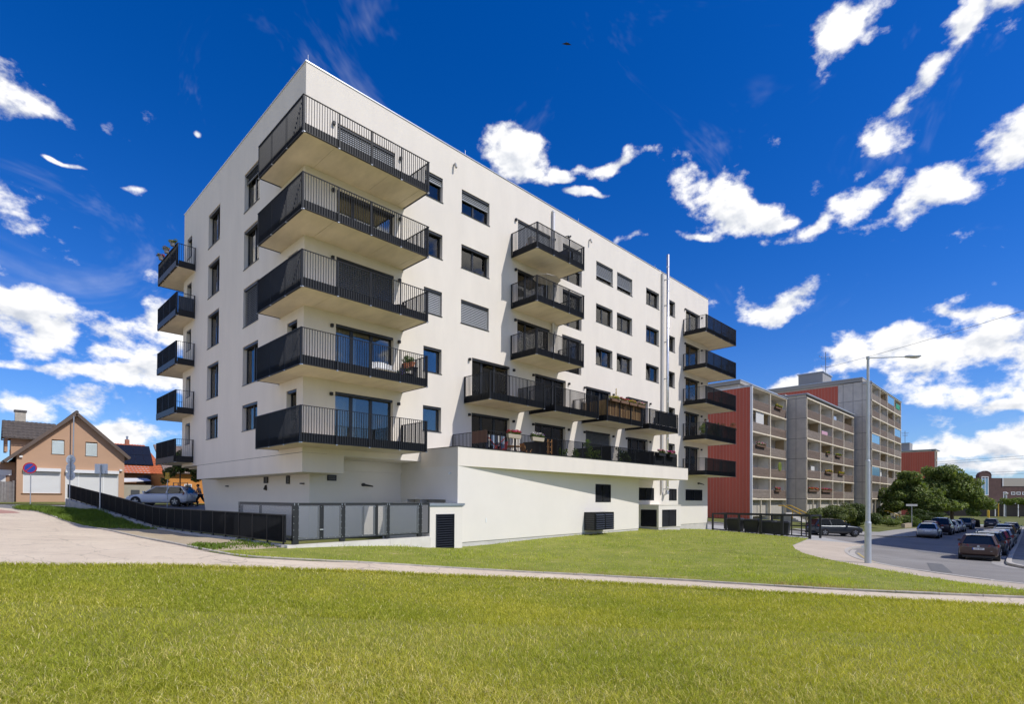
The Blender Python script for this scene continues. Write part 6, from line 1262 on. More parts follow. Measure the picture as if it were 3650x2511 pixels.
# no stopping sign
z = gz(-6.45, 32.62); s1 = thing('no_stopping_sign', 'round blue sign with red rim and bar on grey post', 'sign', (-6.45, 32.62, z)); MB().cyl((-6.45, 32.62, z-.2), (-6.45, 32.62, z+3.3), .035, n=10).build('post', galv, s1)
f = Vector((-.35, -1, 0)).normalized(); c = Vector((-6.5, 32.56, z+2.95)); rr_ = Vector((f.y, -f.x, 0))
d = disc(MB(), c, f, .42).build('sign_plate', mat('sign_red', (.45, .02, .03), .4), s1); disc(MB(), c+f*.021, f, .33, .004).build('sign_face', mat('sign_blue', (.02, .06, .35), .4), d)
a, b = c+f*.027+(rr_*.7+Vector((0, 0, .7)))*.33*-1*.98, c+f*.027+(rr_*.7+Vector((0, 0, .7)))*.33*.98
MB().bar(tuple(c+f*.028+(rr_*-.7+Vector((0, 0, .7)))*.33), tuple(c+f*.028+(rr_*.7-Vector((0, 0, .7)))*.33), .075, .004, up=tuple(f)).build('sign_bar', MATS['sign_red'], d)
# three discs seen from behind
z = gz(-4.79, 26.5); s2 = thing('triple_sign_post', 'grey post with three round signs seen from behind', 'sign', (-4.79, 26.5, z)); MB().cyl((-4.79, 26.5, z-.2), (-4.79, 26.5, z+3.85), .035, n=10).build('post', galv, s2)
for dz in (3.55, 2.98, 2.42): o = disc(MB(), Vector((-4.79, 26.5, z+dz))-vw*.05, -vw, .33).build('sign_plate', sback, s2); MB().box(-4.95, -4.63, 26.42, 26.46, z+dz-.12, z+dz-.09).box(-4.95, -4.63, 26.42, 26.46, z+dz+.09, z+dz+.12).build('clamp', galv, o)
for dz in (3.55, 2.98, 2.42): text('25\n30', .07, mat('sticker', (.12, .13, .15), .6), tuple(Vector((-4.79, 26.5, z+dz-.06))+vw*-.046+Vector((RT[0], RT[1], 0))*.16), (R(90), 0, math.atan2(FW[1], FW[0])-R(90)), s2)
z = gz(-3.84, 21.07); s3 = thing('rectangular_sign_post', 'grey post with square sign seen from behind, beside the ramp', 'sign', (-3.84, 21.07, z)); MB().cyl((-3.84, 21.07, z-.2), (-3.84, 21.07, z+3.15), .04, n=10).build('post', galv, s3)
cc = Vector((-3.84, 21.07, z+2.9))-vw*.06; q = Vector((RT[0], RT[1], 0)); MB().hexa([cc-q*.42+Vector((0, 0, -.32)), cc+q*.42+Vector((0, 0, -.32)), cc-q*.42-vw*.015+Vector((0, 0, -.32)), cc+q*.42-vw*.015+Vector((0, 0, -.32)), cc-q*.42+Vector((0, 0, .32)), cc+q*.42+Vector((0, 0, .32)), cc-q*.42-vw*.015+Vector((0, 0, .32)), cc+q*.42-vw*.015+Vector((0, 0, .32))]).build('sign_plate', sback, s3, bevel=.004)
text('24\n18', .08, MATS['sticker'], tuple(cc+q*.28+Vector((0, 0, -.22))+vw*.003), (R(90), 0, math.atan2(FW[1], FW[0])-R(90)), s3)
z = gz(.45, 23.4); s4 = thing('yellow_sign_post', 'slim post with two small yellow plates before the white car', 'sign', (.45, 23.4, z)); MB().cyl((.45, 23.4, z-.2), (.45, 23.4, z+2.5), .03, n=10).build('post', galv, s4)
for dz, w_ in ((2.36, .30), (2.10, .34)):
    cc = Vector((.45, 23.4, z+dz))+vw*.04; MB().hexa([cc-q*w_/2+Vector((0, 0, -.12)), cc+q*w_/2+Vector((0, 0, -.12)), cc-q*w_/2-vw*.01+Vector((0, 0, -.12)), cc+q*w_/2-vw*.01+Vector((0, 0, -.12)), cc-q*w_/2+Vector((0, 0, .12)), cc+q*w_/2+Vector((0, 0, .12)), cc-q*w_/2-vw*.01+Vector((0, 0, .12)), cc+q*w_/2-vw*.01+Vector((0, 0, .12))]).build('sign_plate', yellow_p, s4)
z = gz(83.5, -8.6); s5 = thing('street_name_sign', 'arrow shaped white direction sign on post beneath the street tree', 'sign', (83.5, -8.6, z)); MB().cyl((83.5, -8.6, z-.2), (83.5, -8.6, z+3.3), .06, n=8).build('post', galv, s5)
cc = Vector((83.5, -8.6, z+3.15))+vw*.08; MB().hexa([cc-q*.85+Vector((0, 0, -.14)), cc+q*.75+Vector((0, 0, -.14)), cc-q*.85-vw*.03+Vector((0, 0, -.14)), cc+q*.75-vw*.03+Vector((0, 0, -.14)), cc-q*.85+Vector((0, 0, .14)), cc+q*.75+Vector((0, 0, .14)), cc-q*.85-vw*.03+Vector((0, 0, .14)), cc+q*.75-vw*.03+Vector((0, 0, .14))]).build('sign_plate', mat('pale_sign', (.60, .62, .62), .5), s5)
z = gz(192, -12); s6 = thing('park_lamp', 'slender park lamp with white conical shade by brown building', 'street lamp', (193, -13.6, z)); MB().cyl((193, -13.6, z-.2), (193, -13.6, z+6.2), .08, n=8).build('post', galv, s6); MB().cyl((193, -13.6, z+6.1), (193, -13.6, z+6.6), .15, .55, n=14).cyl((193, -13.6, z+6.6), (193, -13.6, z+6.7), .6, .5, n=14).build('lamp_shade', white_p, s6)
yb = thing('yellow_bollard', 'thick yellow bollard in front of the brown building', 'bollard', (176, -11.0, gz(176, -11))); MB().cyl((176, -11, gz(176, -11)-.2), (176, -11, gz(176, -11)+1.9), .28, n=12).cyl((176, -11, gz(176, -11)+1.9), (176, -11, gz(176, -11)+2.0), .28, .1, n=12).build('post', yellow_p, yb)
# entrance steps with yellow rails
for (ex_, ey_, lab) in ((66.2, 2.2, 'entrance steps with yellow handrails at the red gable block'), (76.5, -.1, 'entrance steps with thin yellow rail at the grey stair block'), (103.5, -2.6, 'entrance steps with thick yellow handrails at the tall block')):
    z = gz(ex_, ey_-2); e = thing('entrance_steps', lab, 'steps', (ex_, ey_, z), group='entrance steps of the panel blocks')
    for i in range(7): MB().box(ex_-1.4, ex_+1.4, ey_-.3*i-.3, ey_-.3*i, z-.3, z+.17*(7-i)).build('step', conc, e)
    m = MB()
    for s in (-1.4, 1.4): m.tube([(ex_+s, ey_-2.2, z), (ex_+s, ey_-2.2, z+1.0), (ex_+s, ey_, z+2.1), (ex_+s, ey_+.6, z+2.1)], .06, 7); m.tube([(ex_+s, ey_-1.1, z+.5), (ex_+s, ey_-1.1, z+1.55)], .05, 7)
    m.build('handrail', yellow_p, e)
pw = thing('planter_wall', 'low sandstone planter wall beside the pavement below tall block', 'wall', (80, -8.2, gz(80, -8.2)))
for i in range(5): MB().box(78.5+i*1.0, 78.5+i*1.0+.97, -8.6, -8.2, gz(80, -8.2)-.2, gz(80, -8.2)+.55).build('stone', mat('sandstone', (.45, .37, .27), .9, var=.2, vscale=4), pw)
ow = thing('overhead_wire', 'thin overhead wire crossing the sky behind the lamp', 'wire', (120, -10, 26)); pts = [Vector((111.5, 9.6, 28.4)).lerp(Vector((70, -60, 32)), t)-Vector((0, 0, 6*t*(1-t))) for t in np.linspace(0, 1, 24)]; MB().tube([tuple(p_) for p_ in pts], .03, 4).build('cable', mat('cable_grey', (.2, .2, .22), .6), ow)
for i, (za, zb) in enumerate(((15.5, 17), (11.0, 12))):
    w_ = thing('power_line', ('upper' if i == 0 else 'lower')+' power line above the brown building', 'wire', (230, 0, za)); m = MB()
    for k in range(2): m.tube([(260, 30, za+k*.8), (230, -20, zb-1+k*.8), (215, -80, zb+1+k*.8)], .05, 4)
    m.build('cable', MATS['cable_grey'], w_)

# ------------------------------------------------------------------ things on balconies and terrace
PINK, RED_, WHT, PUR, YEL, ORA = (.62, .10, .28), (.60, .03, .05), (.75, .72, .70), (.22, .08, .40), (.70, .50, .05), (.65, .25, .10)
def flower_box(loc, L_, axis, label, cols, hgt=.22, box=None, n=420, group='flower boxes on the railings', name='flower_box', plant_h=.16, size=.05):
    t = thing(name, label, 'flower box', loc, 0, group); x, y, z = loc; a, b = (L_/2, .09) if axis == 'x' else (.09, L_/2)
    MB().hexa([(x-a*.92, y-b*.85, z), (x+a*.92, y-b*.85, z), (x-a*.92, y+b*.85, z), (x+a*.92, y+b*.85, z), (x-a, y-b, z+hgt), (x+a, y-b, z+hgt), (x-a, y+b, z+hgt), (x+a, y+b, z+hgt)]).build('box', box or mat('planter_brown', (.16, .09, .055), .7), t)
    bl = [(x+random.uniform(-a, a)*.95, y+random.uniform(-b, b), z+hgt+plant_h*random.uniform(.2, .8), .10, .10, .08, 1) for _ in range(max(4, int(L_*14)))]
    leaves('foliage', bl, n, size*1.2, [(.09, .16, .03), (.14, .21, .05)], t, shell=.2); leaves('blossoms', [(q[0], q[1], q[2]+.05, .10, .10, .06, 1) for q in bl], n, size, cols, t, m=petal, shell=.6, aspect=.9)
    return t
def pot_plant(loc, label, r=.16, h=.26, ph=.5, cols=((.09, .16, .03), (.14, .21, .05)), n=350, size=.07, m=None, fl=None, shape=None, name='potted_plant', cat='potted plant', group='potted plants on the balconies'):
    t = thing(name, label, cat, loc, 0, group); x, y, z = loc; MB().cyl((x, y, z), (x, y, z+h), r*.75, r, n=14).cyl((x, y, z+h-.03), (x, y, z+h), r*1.08, r*1.08, n=14).build('pot', m or terracotta, t)
    bl = shape or [(x+random.uniform(-r, r), y+random.uniform(-r, r), z+h+ph*random.uniform(.15, .9), r*.7, r*.7, r*.6, 1) for _ in range(7)]
    leaves('foliage', bl, n, size, cols, t, shell=.3)
    if fl: leaves('blossoms', bl, n//2, size*.8, fl, t, m=petal, shell=.8, aspect=.9)
    MB().cyl((x, y, z+h*.8), (x, y, z+h+ph*.6), .015, n=6).build('stem', bark, t)
    return t
def chair(loc, rz, label, m, seat_z=.45, name='garden_chair', group='balcony furniture'):
    t = thing(name, label, 'chair', loc, rz, group, local=True); MB().box(-.22, .22, -.22, .22, seat_z-.03, seat_z).build('seat', m, t); MB().hexa([(-.22, .20, seat_z+.05), (.22, .20, seat_z+.05), (-.22, .23, seat_z+.05), (.22, .23, seat_z+.05), (-.22, .32, .92), (.22, .32, .92), (-.22, .35, .92), (.22, .35, .92)]).build('backrest', m, t)
    for x in (-.2, .2): MB().bar((x, -.2, 0), (x, .22, seat_z), .03, .03).build('leg', m, t); MB().bar((x, .25, 0), (x, -.2, seat_z+.15), .03, .03).build('leg', m, t)
    return t
def table(loc, label, m, r=.4, h=.7):
    t = thing('balcony_table', label, 'table', loc, 0, 'balcony furniture'); x, y, z = loc; MB().cyl((x, y, z+h-.03), (x, y, z+h), r, n=18).build('table_top', m, t)
    for k in range(4): a = k*math.pi/2+.5; MB().bar((x+math.cos(a)*r*.8, y+math.sin(a)*r*.8, z), (x+math.cos(a)*r*.4, y+math.sin(a)*r*.4, z+h-.03), .03, .03).build('leg', m, t)
    return t
fl = lambda k: ZT[k-1]-1.215
# corner balcony, second storey up
pot_plant((4.55, -1.35, fl(2)+.75), 'terracotta pot of green leaves on corner balcony, left of a pair', .15, .24, .22, size=.06); pot_plant((4.6, -.8, fl(2)+.80), 'terracotta pot with taller sprigs on corner balcony, right of a pair', .15, .24, .35, size=.06)
ps_ = thing('plant_shelf', 'dark metal shelf under two terracotta pots on corner balcony', 'shelf', (4.6, -1.05, fl(2))); MB().box(4.45, 4.75, -1.6, -.5, fl(2)+.70, fl(2)+.74).build('shelf_board', anthr, ps_); MB().box(4.5, 4.72, -1.55, -1.5, fl(2), fl(2)+.7).box(4.5, 4.72, -.6, -.55, fl(2), fl(2)+.7).build('leg', anthr, ps_); MB().box(4.35, 4.7, -1.2, -.6, fl(2)+.02, fl(2)+.5).build('bin', black_p, ps_)
bn = thing('slatted_bench', 'small white slatted garden bench on the corner balcony', 'bench', (3.2, -1.2, fl(2)))
for i in range(8): MB().box(2.7+i*.13, 2.7+i*.13+.10, -1.0, -.97, fl(2)+.42, fl(2)+.72+.08*math.sin(math.pi*(i+.5)/8)).build('slat', white_p, bn)
MB().box(2.68, 3.75, -1.45, -.98, fl(2)+.38, fl(2)+.42).build('seat', white_p, bn)
for x in (2.72, 3.7): MB().box(x-.03, x+.03, -1.42, -.98, fl(2), fl(2)+.38).build('leg', white_p, bn)
pot_plant((3.9, -1.6, fl(2)), 'small violet flowering pot at the end of the corner balcony', .14, .2, .3, fl=[(.12, .08, .45), (.2, .1, .5)])
table((4.2, -.9, fl(3)), 'small dark table at the end of the third corner balcony', anthr, .3, .62); chair((3.6, -.7, fl(3)), R(20), 'dark folding chair beside the small table on corner balcony', anthr)
# upper middle balcony
chair((13.2, -.8, fl(5)), R(-60), 'brown wooden folding chair on the topmost middle balcony', mat('teak', (.30, .15, .07), .6)); cyl_ = thing('grey_barrel', 'grey cylindrical bin behind the topmost middle railing', 'bin', (12.75, -1.3, fl(5))); MB().cyl((12.75, -1.3, fl(5)), (12.75, -1.3, fl(5)+.62), .2, .22, n=16).build('body', mat('warm_grey', (.30, .28, .26), .7), cyl_); MB().cyl((12.75, -1.3, fl(5)+.62), (12.75, -1.3, fl(5)+.66), .23, n=16).build('lid', MATS['warm_grey'], cyl_)
rk = thing('drying_rack', 'dark drying rack full of laundry on topmost middle balcony', 'rack', (16.1, -1.0, fl(5)))
m = MB()
for i in range(7): m.bar((15.6+i*.14, -1.7, fl(5)+.9), (15.6+i*.14, -.3, fl(5)+.9), .02, .02)
m.bar((15.6, -1.7, fl(5)), (16.5, -1.7, fl(5)+.9), .02, .02); m.bar((16.5, -.3, fl(5)), (15.6, -.3, fl(5)+.9), .02, .02); m.build('frame', anthr, rk)
for i, c_ in enumerate((navy, blackc, navy, denim, blackc, navy)): MB().box(15.61+i*.14, 15.63+i*.14, -1.6+.1*(i % 2), -.5, fl(5)+.25+.1*(i % 3), fl(5)+.9).build('cloth', c_, rk)
sh_ = thing('parasol', 'closed pale parasol leaning on the middle balcony below the top', 'parasol', (14.2, -1.2, fl(4))); MB().cyl((14.2, -1.2, fl(4)), (14.2, -1.2, fl(4)+2.1), .025, n=8).build('pole', galv, sh_)
cn = MB(); n = 8
for k in range(n): a0, a1 = 2*math.pi*k/n, 2*math.pi*(k+1)/n; cn.quad((14.2, -1.2, fl(4)+2.1), (14.2+.95*math.cos(a0), -1.2+.75*math.sin(a0), fl(4)+1.72), (14.2+.95*math.cos(a1), -1.2+.75*math.sin(a1), fl(4)+1.72))
cn.build('canopy', mat('parasol_cloth', (.45, .43, .40), .9), sh_)
pg = thing('pigeon', 'dark pigeon perched on the topmost middle handrail', 'bird', (15.2, -2.05, ZT[4]+.01)); b = MB(); b.ball((15.2, -2.05, ZT[4]+.13), .085, 10, 8, (1.7, .8, .9)); b.ball((15.36, -2.05, ZT[4]+.23), .05, 8, 6); b.hexa([(14.9, -2.08, ZT[4]+.06), (15.1, -2.1, ZT[4]+.10), (14.9, -2.02, ZT[4]+.06), (15.1, -2.0, ZT[4]+.10), (14.9, -2.08, ZT[4]+.08), (15.1, -2.1, ZT[4]+.14), (14.9, -2.02, ZT[4]+.08), (15.1, -2.0, ZT[4]+.14)]); b.cyl((15.38, -2.05, ZT[4]+.23), (15.44, -2.05, ZT[4]+.215), .014, .004, n=6)
b.build('body', mat('pigeon_grey', (.07, .07, .075), .7), pg, smooth=True); MB().cyl((15.2, -2.03, ZT[4]+.08), (15.2, -2.03, ZT[4]+.01), .008, n=5).cyl((15.2, -2.07, ZT[4]+.08), (15.2, -2.07, ZT[4]+.01), .008, n=5).build('feet', mat('pigeon_feet', (.3, .1, .08), .7), pg)
fb = thing('flying_bird', 'dark bird gliding high in the blue sky', 'bird', (24.69, 5.96, 39.38)); c = Vector((24.69, 5.96, 39.38)); q = Vector((RT[0], RT[1], 0)); m = MB(); m.v += [tuple(c+q*a+Vector(FW)*b_+Vector((0, 0, z_))) for a, b_, z_ in ((-.42, .1, .06), (-.1, -.08, .02), (.0, .14, .0), (.42, .05, -.08), (.12, -.1, .0), (0, .0, .05))]; m.f += [(0, 1, 5), (0, 5, 2), (3, 5, 4), (3, 2, 5)]; m.build('wings', mat('bird_dark', (.03, .035, .03), .8), fb)
bd = MB(); bd.ball((0, 0, 0), .07, 8, 6, (1, 2.2, .8)); bd.v = [tuple(c+q*a+Vector((FW[0], FW[1], 0)).normalized()*b_+Vector((0, 0, z_))) for a, b_, z_ in bd.v]; bd.build('body', MATS['bird_dark'], fb, smooth=True)
# left-hand balconies: three flower pots outside the top one, fabric screen below
for i, (y, lab, cl) in enumerate(((15.9, 'grey pot of pale green leaves on the upper left balcony rail, rightmost of three', [(.35, .30, .10)]), (17.3, 'grey pot of dull red flowers on the upper left balcony rail, middle of three', [RED_, (.5, .3, .3)]), (18.7, 'grey pot of pink flowers on the upper left balcony rail, leftmost of three', [PINK, RED_]))):
    pot_plant((-1.16, y, ZT[4]-.10), lab, .15, .22, .16, n=260, size=.08, m=mat('grey_pot', (.20, .20, .21), .6), fl=cl, group='pots on the upper left balcony')
table((.9, 18.9, fl(5)), 'round garden table with parasol on upper left balcony', mat('tan_table', (.35, .25, .16), .7), .5, .7)
ss = thing('fabric_screen', 'blue grey fabric screen behind the bars of the second left balcony', 'screen', (-.5, 15.5, ZT[3]-1)); MB().box(-.9, -.06, 15.52, 15.55, ZT[3]-1.0, ZT[3]-.18).build('cloth', mat('blue_grey_fabric', (.12, .14, .18), .9, var=.2, vscale=3, stretch=(6, 6, .3)), ss)
# plank screen with flower boxes on one of the row balconies
a, b = ROW2[2]; pk = thing('plank_screen', 'brown upright planks tied inside a balcony railing', 'screen', (a+2, -1.95, ZT[1]-1)); pw_ = [mat('plank_%d' % i, c_, .8, var=.25, vscale=3, stretch=(4, 4, .4)) for i, c_ in enumerate(((.40, .24, .11), (.30, .17, .08), (.52, .34, .16), (.22, .12, .06)))]
for i in range(26): x_ = a+.10+i*.158; MB().box(x_, x_+.145, -1.985, -1.965, ZT[1]-1.02, ZT[1]-.05).build('plank', pw_[i*7 % 4], pk)
for i in range(11): y_ = -1.95+i*.17; MB().box(a+.06, a+.075, y_, y_+.155, ZT[1]-1.02, ZT[1]-.05).build('plank', pw_[2], pk)
for i, (cl, lab) in enumerate((([YEL, (.4, .4, .08)], 'flower box with yellow plume on the plank screen, leftmost of four'), ([PINK, RED_], 'flower box of pink geraniums on the plank screen, second from left'), ([YEL, PINK, (.5, .45, .1)], 'flower box of yellow and pink flowers on the plank screen, third from left'), ([PINK, WHT], 'flower box of pale pink flowers on the plank screen, rightmost of four'))):
    flower_box((a+.75+i*1.05, -2.17, ZT[1]-.12), .95, 'x', lab, cl, .18)
cy_ = thing('yellow_plume', 'tall yellow feathery plume above the plank screen', 'plant', (a+.95, -2.1, ZT[1])); leaves('foliage', [(a+.95, -2.1, ZT[1]+.12+.1*i, .06-.006*i, .06-.006*i, .07, 1) for i in range(7)], 260, .05, [YEL, (.6, .45, .05)], cy_); MB().cyl((a+.95, -2.1, ZT[1]), (a+.95, -2.1, ZT[1]+.6), .012, n=6).build('stem', bark, cy_)
wc = thing('white_wire_chairs', 'white curled wire chairs behind the plank screen', 'chair', (22.6, -1.2, fl(2)))
m = MB()
for x_ in (22.1, 22.75):
    pts = [(x_+.28*math.cos(t_), -1.2, fl(2)+.9+.30*math.sin(t_)) for t_ in np.linspace(-.4, math.pi+.4, 12)]; m.tube(pts, .018, 6); m.tube([(x_-.26, -1.2, fl(2)), (x_-.26, -1.2, fl(2)+.8)], .018, 6); m.tube([(x_+.26, -1.2, fl(2)), (x_+.26, -1.2, fl(2)+.8)], .018, 6); m.tube([(x_, -1.2, fl(2)+.5), (x_, -1.2, fl(2)+1.2)], .015, 6)
    m.box(x_-.25, x_+.25, -1.5, -1.1, fl(2)+.44, fl(2)+.47)
m.build('frame', white_p, wc)
# dark cloth windbreak on the last row balcony and at the terrace end
a, b = ROW2[3]; wb = thing('cloth_windbreak', 'dark cloth windbreak stretched behind the last upper railing', 'screen', (a+2, -2.0, ZT[1]-1)); MB().box(a+.9, b-.05, -1.985, -1.975, ZT[1]-1.0, ZT[1]-.04).build('cloth', mat('dark_cloth', (.025, .027, .032), .9), wb)
wb = thing('cloth_windbreak', 'dark cloth windbreak at the far end of the terrace railing', 'screen', (25.5, -2.7, 4.1)); MB().box(23.95, 27.0, -2.745, -2.735, 4.10, 4.95).build('cloth', mat('slate_cloth', (.05, .055, .065), .9), wb)
for i, (x_, cl, lab) in enumerate(((9.75, [RED_, PINK, (.6, .05, .1)], 'flower box of red geraniums on the terrace railing'), (11.55, [WHT, PUR, WHT], 'flower box of white and violet petunias on the terrace railing'), (24.6, [PINK, (.5, .06, .3), WHT], 'dark flower box of magenta petunias at the far terrace end, left of two'), (26.1, [PINK, (.55, .08, .35)], 'dark flower box of magenta petunias at the far terrace end, right of two'))):
    flower_box((x_, -2.92, 4.72), .95, 'x', lab, cl, .2, box=mat('planter_tan', (.42, .36, .28), .8) if i < 2 else black_p, n=600, plant_h=.22, size=.06)
tw = thing('brown_towel', 'brown towel hung over the terrace railing corner', 'towel', (8.1, -2.2, 4.5)); m = MB()
for i in range(10):
    y0_, y1_ = -2.75+.11*i, -2.75+.11*(i+1); o0, o1 = .012*math.sin(i*1.9), .012*math.sin((i+1)*1.9); m.hexa([(8.03+o0, y0_, 4.40), (8.03+o1, y1_, 4.40), (8.045+o0, y0_, 4.40), (8.045+o1, y1_, 4.40), (8.03+o0, y0_, 5.01), (8.03+o1, y1_, 5.01), (8.045+o0, y0_, 5.01), (8.045+o1, y1_, 5.01)])
m.build('cloth', mat('brown_towelling', (.13, .07, .05), .95), tw)
lr = thing('laundry_rack', 'drying rack with striped blue laundry on the terrace', 'rack', (9.0, -2.2, 3.76)); m = MB().bar((8.4, -2.4, 3.76), (9.6, -2.4, 4.75), .03, .03).bar((9.6, -2.4, 3.76), (8.4, -2.4, 4.75), .03, .03); m.build('frame', mat('red_metal', (.5, .05, .03), .5), lr)
for i in range(8): MB().box(8.35+i*.17, 8.35+i*.17+.12, -2.35+.02*(i % 2), -2.33+.02*(i % 2), 4.15+.08*(i % 3), 4.85).build('cloth', (navy, whitec, denim, mat('pale_blue', (.35, .45, .6), .9))[i % 4], lr)
table((10.9, -1.6, 3.76), 'wooden garden table on the terrace behind the flower boxes', mat('honey_wood', (.45, .22, .07), .6), .55, .72); chair((11.9, -1.8, 3.76), R(80), 'honey coloured wooden chair on the terrace, right of the table', MATS['honey_wood']); chair((10.0, -1.7, 3.76), R(-80), 'dark chair with checked cushion on the terrace, left of the table', mat('red_check', (.45, .06, .06), .9))
tr_ = thing('wooden_trellis', 'tall honey coloured trellis between the terrace flower boxes and plants', 'trellis', (12.9, -2.55, 3.76))
for i in range(3): MB().box(12.75+i*.16, 12.80+i*.16, -2.6, -2.57, 3.76, 4.95).build('slat', MATS['honey_wood'], tr_)
for i in range(4): MB().box(12.72, 13.16, -2.565, -2.545, 3.95+i*.28, 4.0+i*.28).build('slat', MATS['honey_wood'], tr_)
for i, (x_, h_, lab) in enumerate(((14.3, .45, 'low bushy green plant on the terrace, leftmost'), (15.3, .5, 'bushy lime green plant on the terrace'), (16.7, 1.1, 'tall climbing lime plant on the terrace'), (17.6, .55, 'leafy plant right of the tall climber on the terrace'), (19.9, .9, 'dark leaved tomato plant on the terrace'), (21.0, .7, 'dark bushy plant near the black terrace chairs'))):
    pot_plant((x_, -2.45, 3.76), lab, .2, .25, h_, [(.16, .24, .03), (.22, .30, .05), (.10, .17, .03)] if i < 4 else [(.05, .09, .02), (.09, .13, .04)], 500, .09, m=black_p, shape=[(x_+random.uniform(-.28, .28), -2.45+random.uniform(-.15, .15), 4.0+h_*k_/6, .18, .18, .16, 1) for k_ in range(7)], group='plants on the terrace')
chair((22.0, -1.7, 3.76), R(60), 'black lounge chair on the terrace beyond the plants', black_p); table((23.0, -1.6, 3.76), 'black terrace table near the dark windbreak', black_p, .5, .7)
# plants on the right-hand balcony with the person
for i, (x_, y_, h_, lab, cl) in enumerate(((33.8, -1.6, .8, 'dense dark green plant at the railing of the planted balcony', DG1), (36.6, -1.4, 1.25, 'small conical conifer on the planted balcony, left of two', [(.05, .10, .02), (.08, .13, .03)]), (37.7, -1.2, 1.35, 'small conical conifer on the planted balcony, right of two', [(.05, .10, .02), (.08, .13, .03)]), (35.0, -1.75, .9, 'pale leafy plant in front of the person on the balcony', [(.12, .18, .05), (.08, .13, .03)]))):
    cone = i in (1, 2); pot_plant((x_, y_, fl(2)), lab, .2, .3, h_, cl, 700, .09, m=mat('grey_pot', (.2, .2, .21), .6), shape=[(x_, y_, fl(2)+.35+h_*k_/7, .26*(1-k_/7.5), .26*(1-k_/7.5), .14, 1) for k_ in range(7)] if cone else [(x_+random.uniform(-.4, .4), y_+random.uniform(-.1, .1), fl(2)+.35+h_*k_/7, .22, .2, .18, 1) for k_ in range(7)], group='plants on the planted balcony')
gr = thing('dry_shrub', 'reddish twiggy shrub leaning over the planted balcony corner', 'shrub', (39.2, -1.2, fl(2))); leaves('foliage', [(39.2+random.uniform(-.5, .6), -1.5+random.uniform(-.5, .5), fl(2)+1.25+random.uniform(-.1, .45), .25, .25, .15, 1) for _ in range(9)], 700, .12, [(.20, .08, .05), (.14, .07, .04), (.16, .13, .05)], gr, aspect=.25, shell=.3); MB().cyl((39.1, -1.3, fl(2)), (39.2, -1.5, fl(2)+1.4), .03, .015, n=6).build('trunk', bark, gr)
ld = thing('step_ladder', 'pale aluminium step ladder behind the plants on the balcony', 'ladder', (36.2, -.8, fl(2))); m = MB()
for dx in (0, .4): m.bar((36.0+dx, -.7, fl(2)), (36.35+dx, -.7, fl(2)+1.9), .03, .06)
for i in range(6): m.bar((36.05+.058*i, -.7, fl(2)+.25+.3*i), (36.45+.058*i, -.7, fl(2)+.25+.3*i), .06, .025)
m.build('frame', steel, ld)
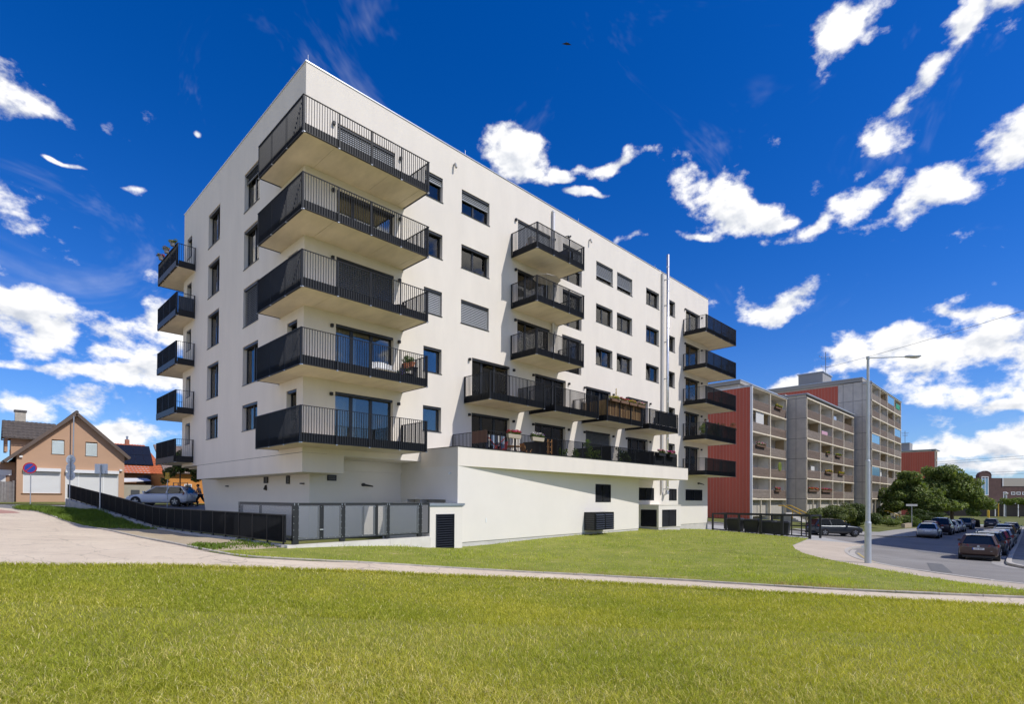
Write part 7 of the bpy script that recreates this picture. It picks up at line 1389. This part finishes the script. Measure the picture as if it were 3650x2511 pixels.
# balconies of the panel blocks: plants and washing
rb = random.Random(5)
def block_flowers(x_, yf, z_, L_, cl, lab): flower_box((x_, yf-.15, z_+1.0), L_, 'x', lab, cl, .22, n=260, plant_h=.35, size=.16, group='flower boxes on the panel block')
for x_, yf, z_, L_, cl, lab in ((61.3, 3.85, z1+2*FH, 3.2, [WHT, PINK], 'white and pink flowers on the middle loggia of the red gable block'), (67.5, 3.85, z1+4*FH, 2.5, [(.35, .4, .1), YEL], 'yellow green plants on the top right loggia of the red gable block'), (67.3, 3.85, z1, 2.0, [ORA, PINK], 'orange flowers on the lowest right loggia of the red gable block'),
    (74.5, 1.5, 1.95, 4.5, [RED_, ORA], 'red flowers on the lowest left loggia of the grey block'), (80.9, 1.5, 1.95, 5, [PINK, RED_], 'pink geraniums on the lowest loggia of the grey block, second bay'), (82.0, 1.5, 1.95+FH, 3.5, [YEL, ORA], 'yellow trailing flowers on the second loggia row, second bay'), (88.8, 1.5, 1.95+FH, 3.0, [YEL, (.6, .5, .05)], 'bright yellow trailing flowers on the second loggia row, third bay'), (87.2, 1.5, 1.95+2*FH, 3, [YEL, (.2, .3, .05)], 'green and yellow plants on the third loggia row, third bay'), (81.5, 1.5, 1.95+2*FH, 1.5, [(.1, .25, .05), ORA], 'hanging green pot on the third loggia row, second bay')):
    block_flowers(x_, yf, z_, L_, cl, lab)
for i, (x_, yf, z_, w_, h_, c_, lab) in enumerate(((61.5, 3.9, z1+3*FH, 2.6, 1.6, whitec, 'white cloth screen in an upper loggia of the red gable block'), (76.2, 1.9, 1.95+FH, 1.6, .8, whitec, 'white washing hung in a loggia of the grey block'), (82.0, 1.9, 1.95+3*FH, 3.0, .8, mat('pink_cloth', (.6, .35, .45), .9), 'pink washing hung in an upper loggia of the grey block'), (87.6, 1.9, 1.95+4*FH, 1.5, .9, MATS['pale_blue'], 'pale blue washing in the top loggia of the grey block'), (107, -.5, 2.1+FH, 2.4, 1.4, whitec, 'white sheet in a low loggia of the tall block'), (113, -.5, 2.1+FH, 1.6, .8, whitec, 'small white washing in a low loggia of the tall block'), (120.2, -1.0, 2.1+6*FH, 3.6, .9, mat('green_cloth', (.03, .30, .18), .9), 'green cloth on the top corner loggia of the tall block'))):
    t = thing('washing', lab, 'washing', (x_, yf, z_+1), 0, 'washing in the loggias'); MB().box(x_-w_/2, x_+w_/2, yf+.05, yf+.09, z_+1.05, z_+1.05+h_).build('cloth', c_, t); MB().bar((x_-w_/2-.2, yf+.07, z_+1.08+h_), (x_+w_/2+.2, yf+.07, z_+1.08+h_), .03, .03).build('line', galv, t)
for i, (x_, lab) in enumerate(((68.4, 'round green disc hanging in a loggia of the red gable block'),)):
    t = thing('green_disc', lab, 'ornament', (x_, 3.9, z1+FH+1.7)); MB().cyl((x_, 3.8, z1+FH+1.65), (x_, 3.86, z1+FH+1.65), .60, n=24).build('plate', mat('olive_green', (.22, .27, .03), .6), t); MB().cyl((x_, 3.78, z1+FH+1.65), (x_, 3.81, z1+FH+1.65), .48, n=24).build('rim', mat('olive_dark', (.14, .18, .02), .6), t)
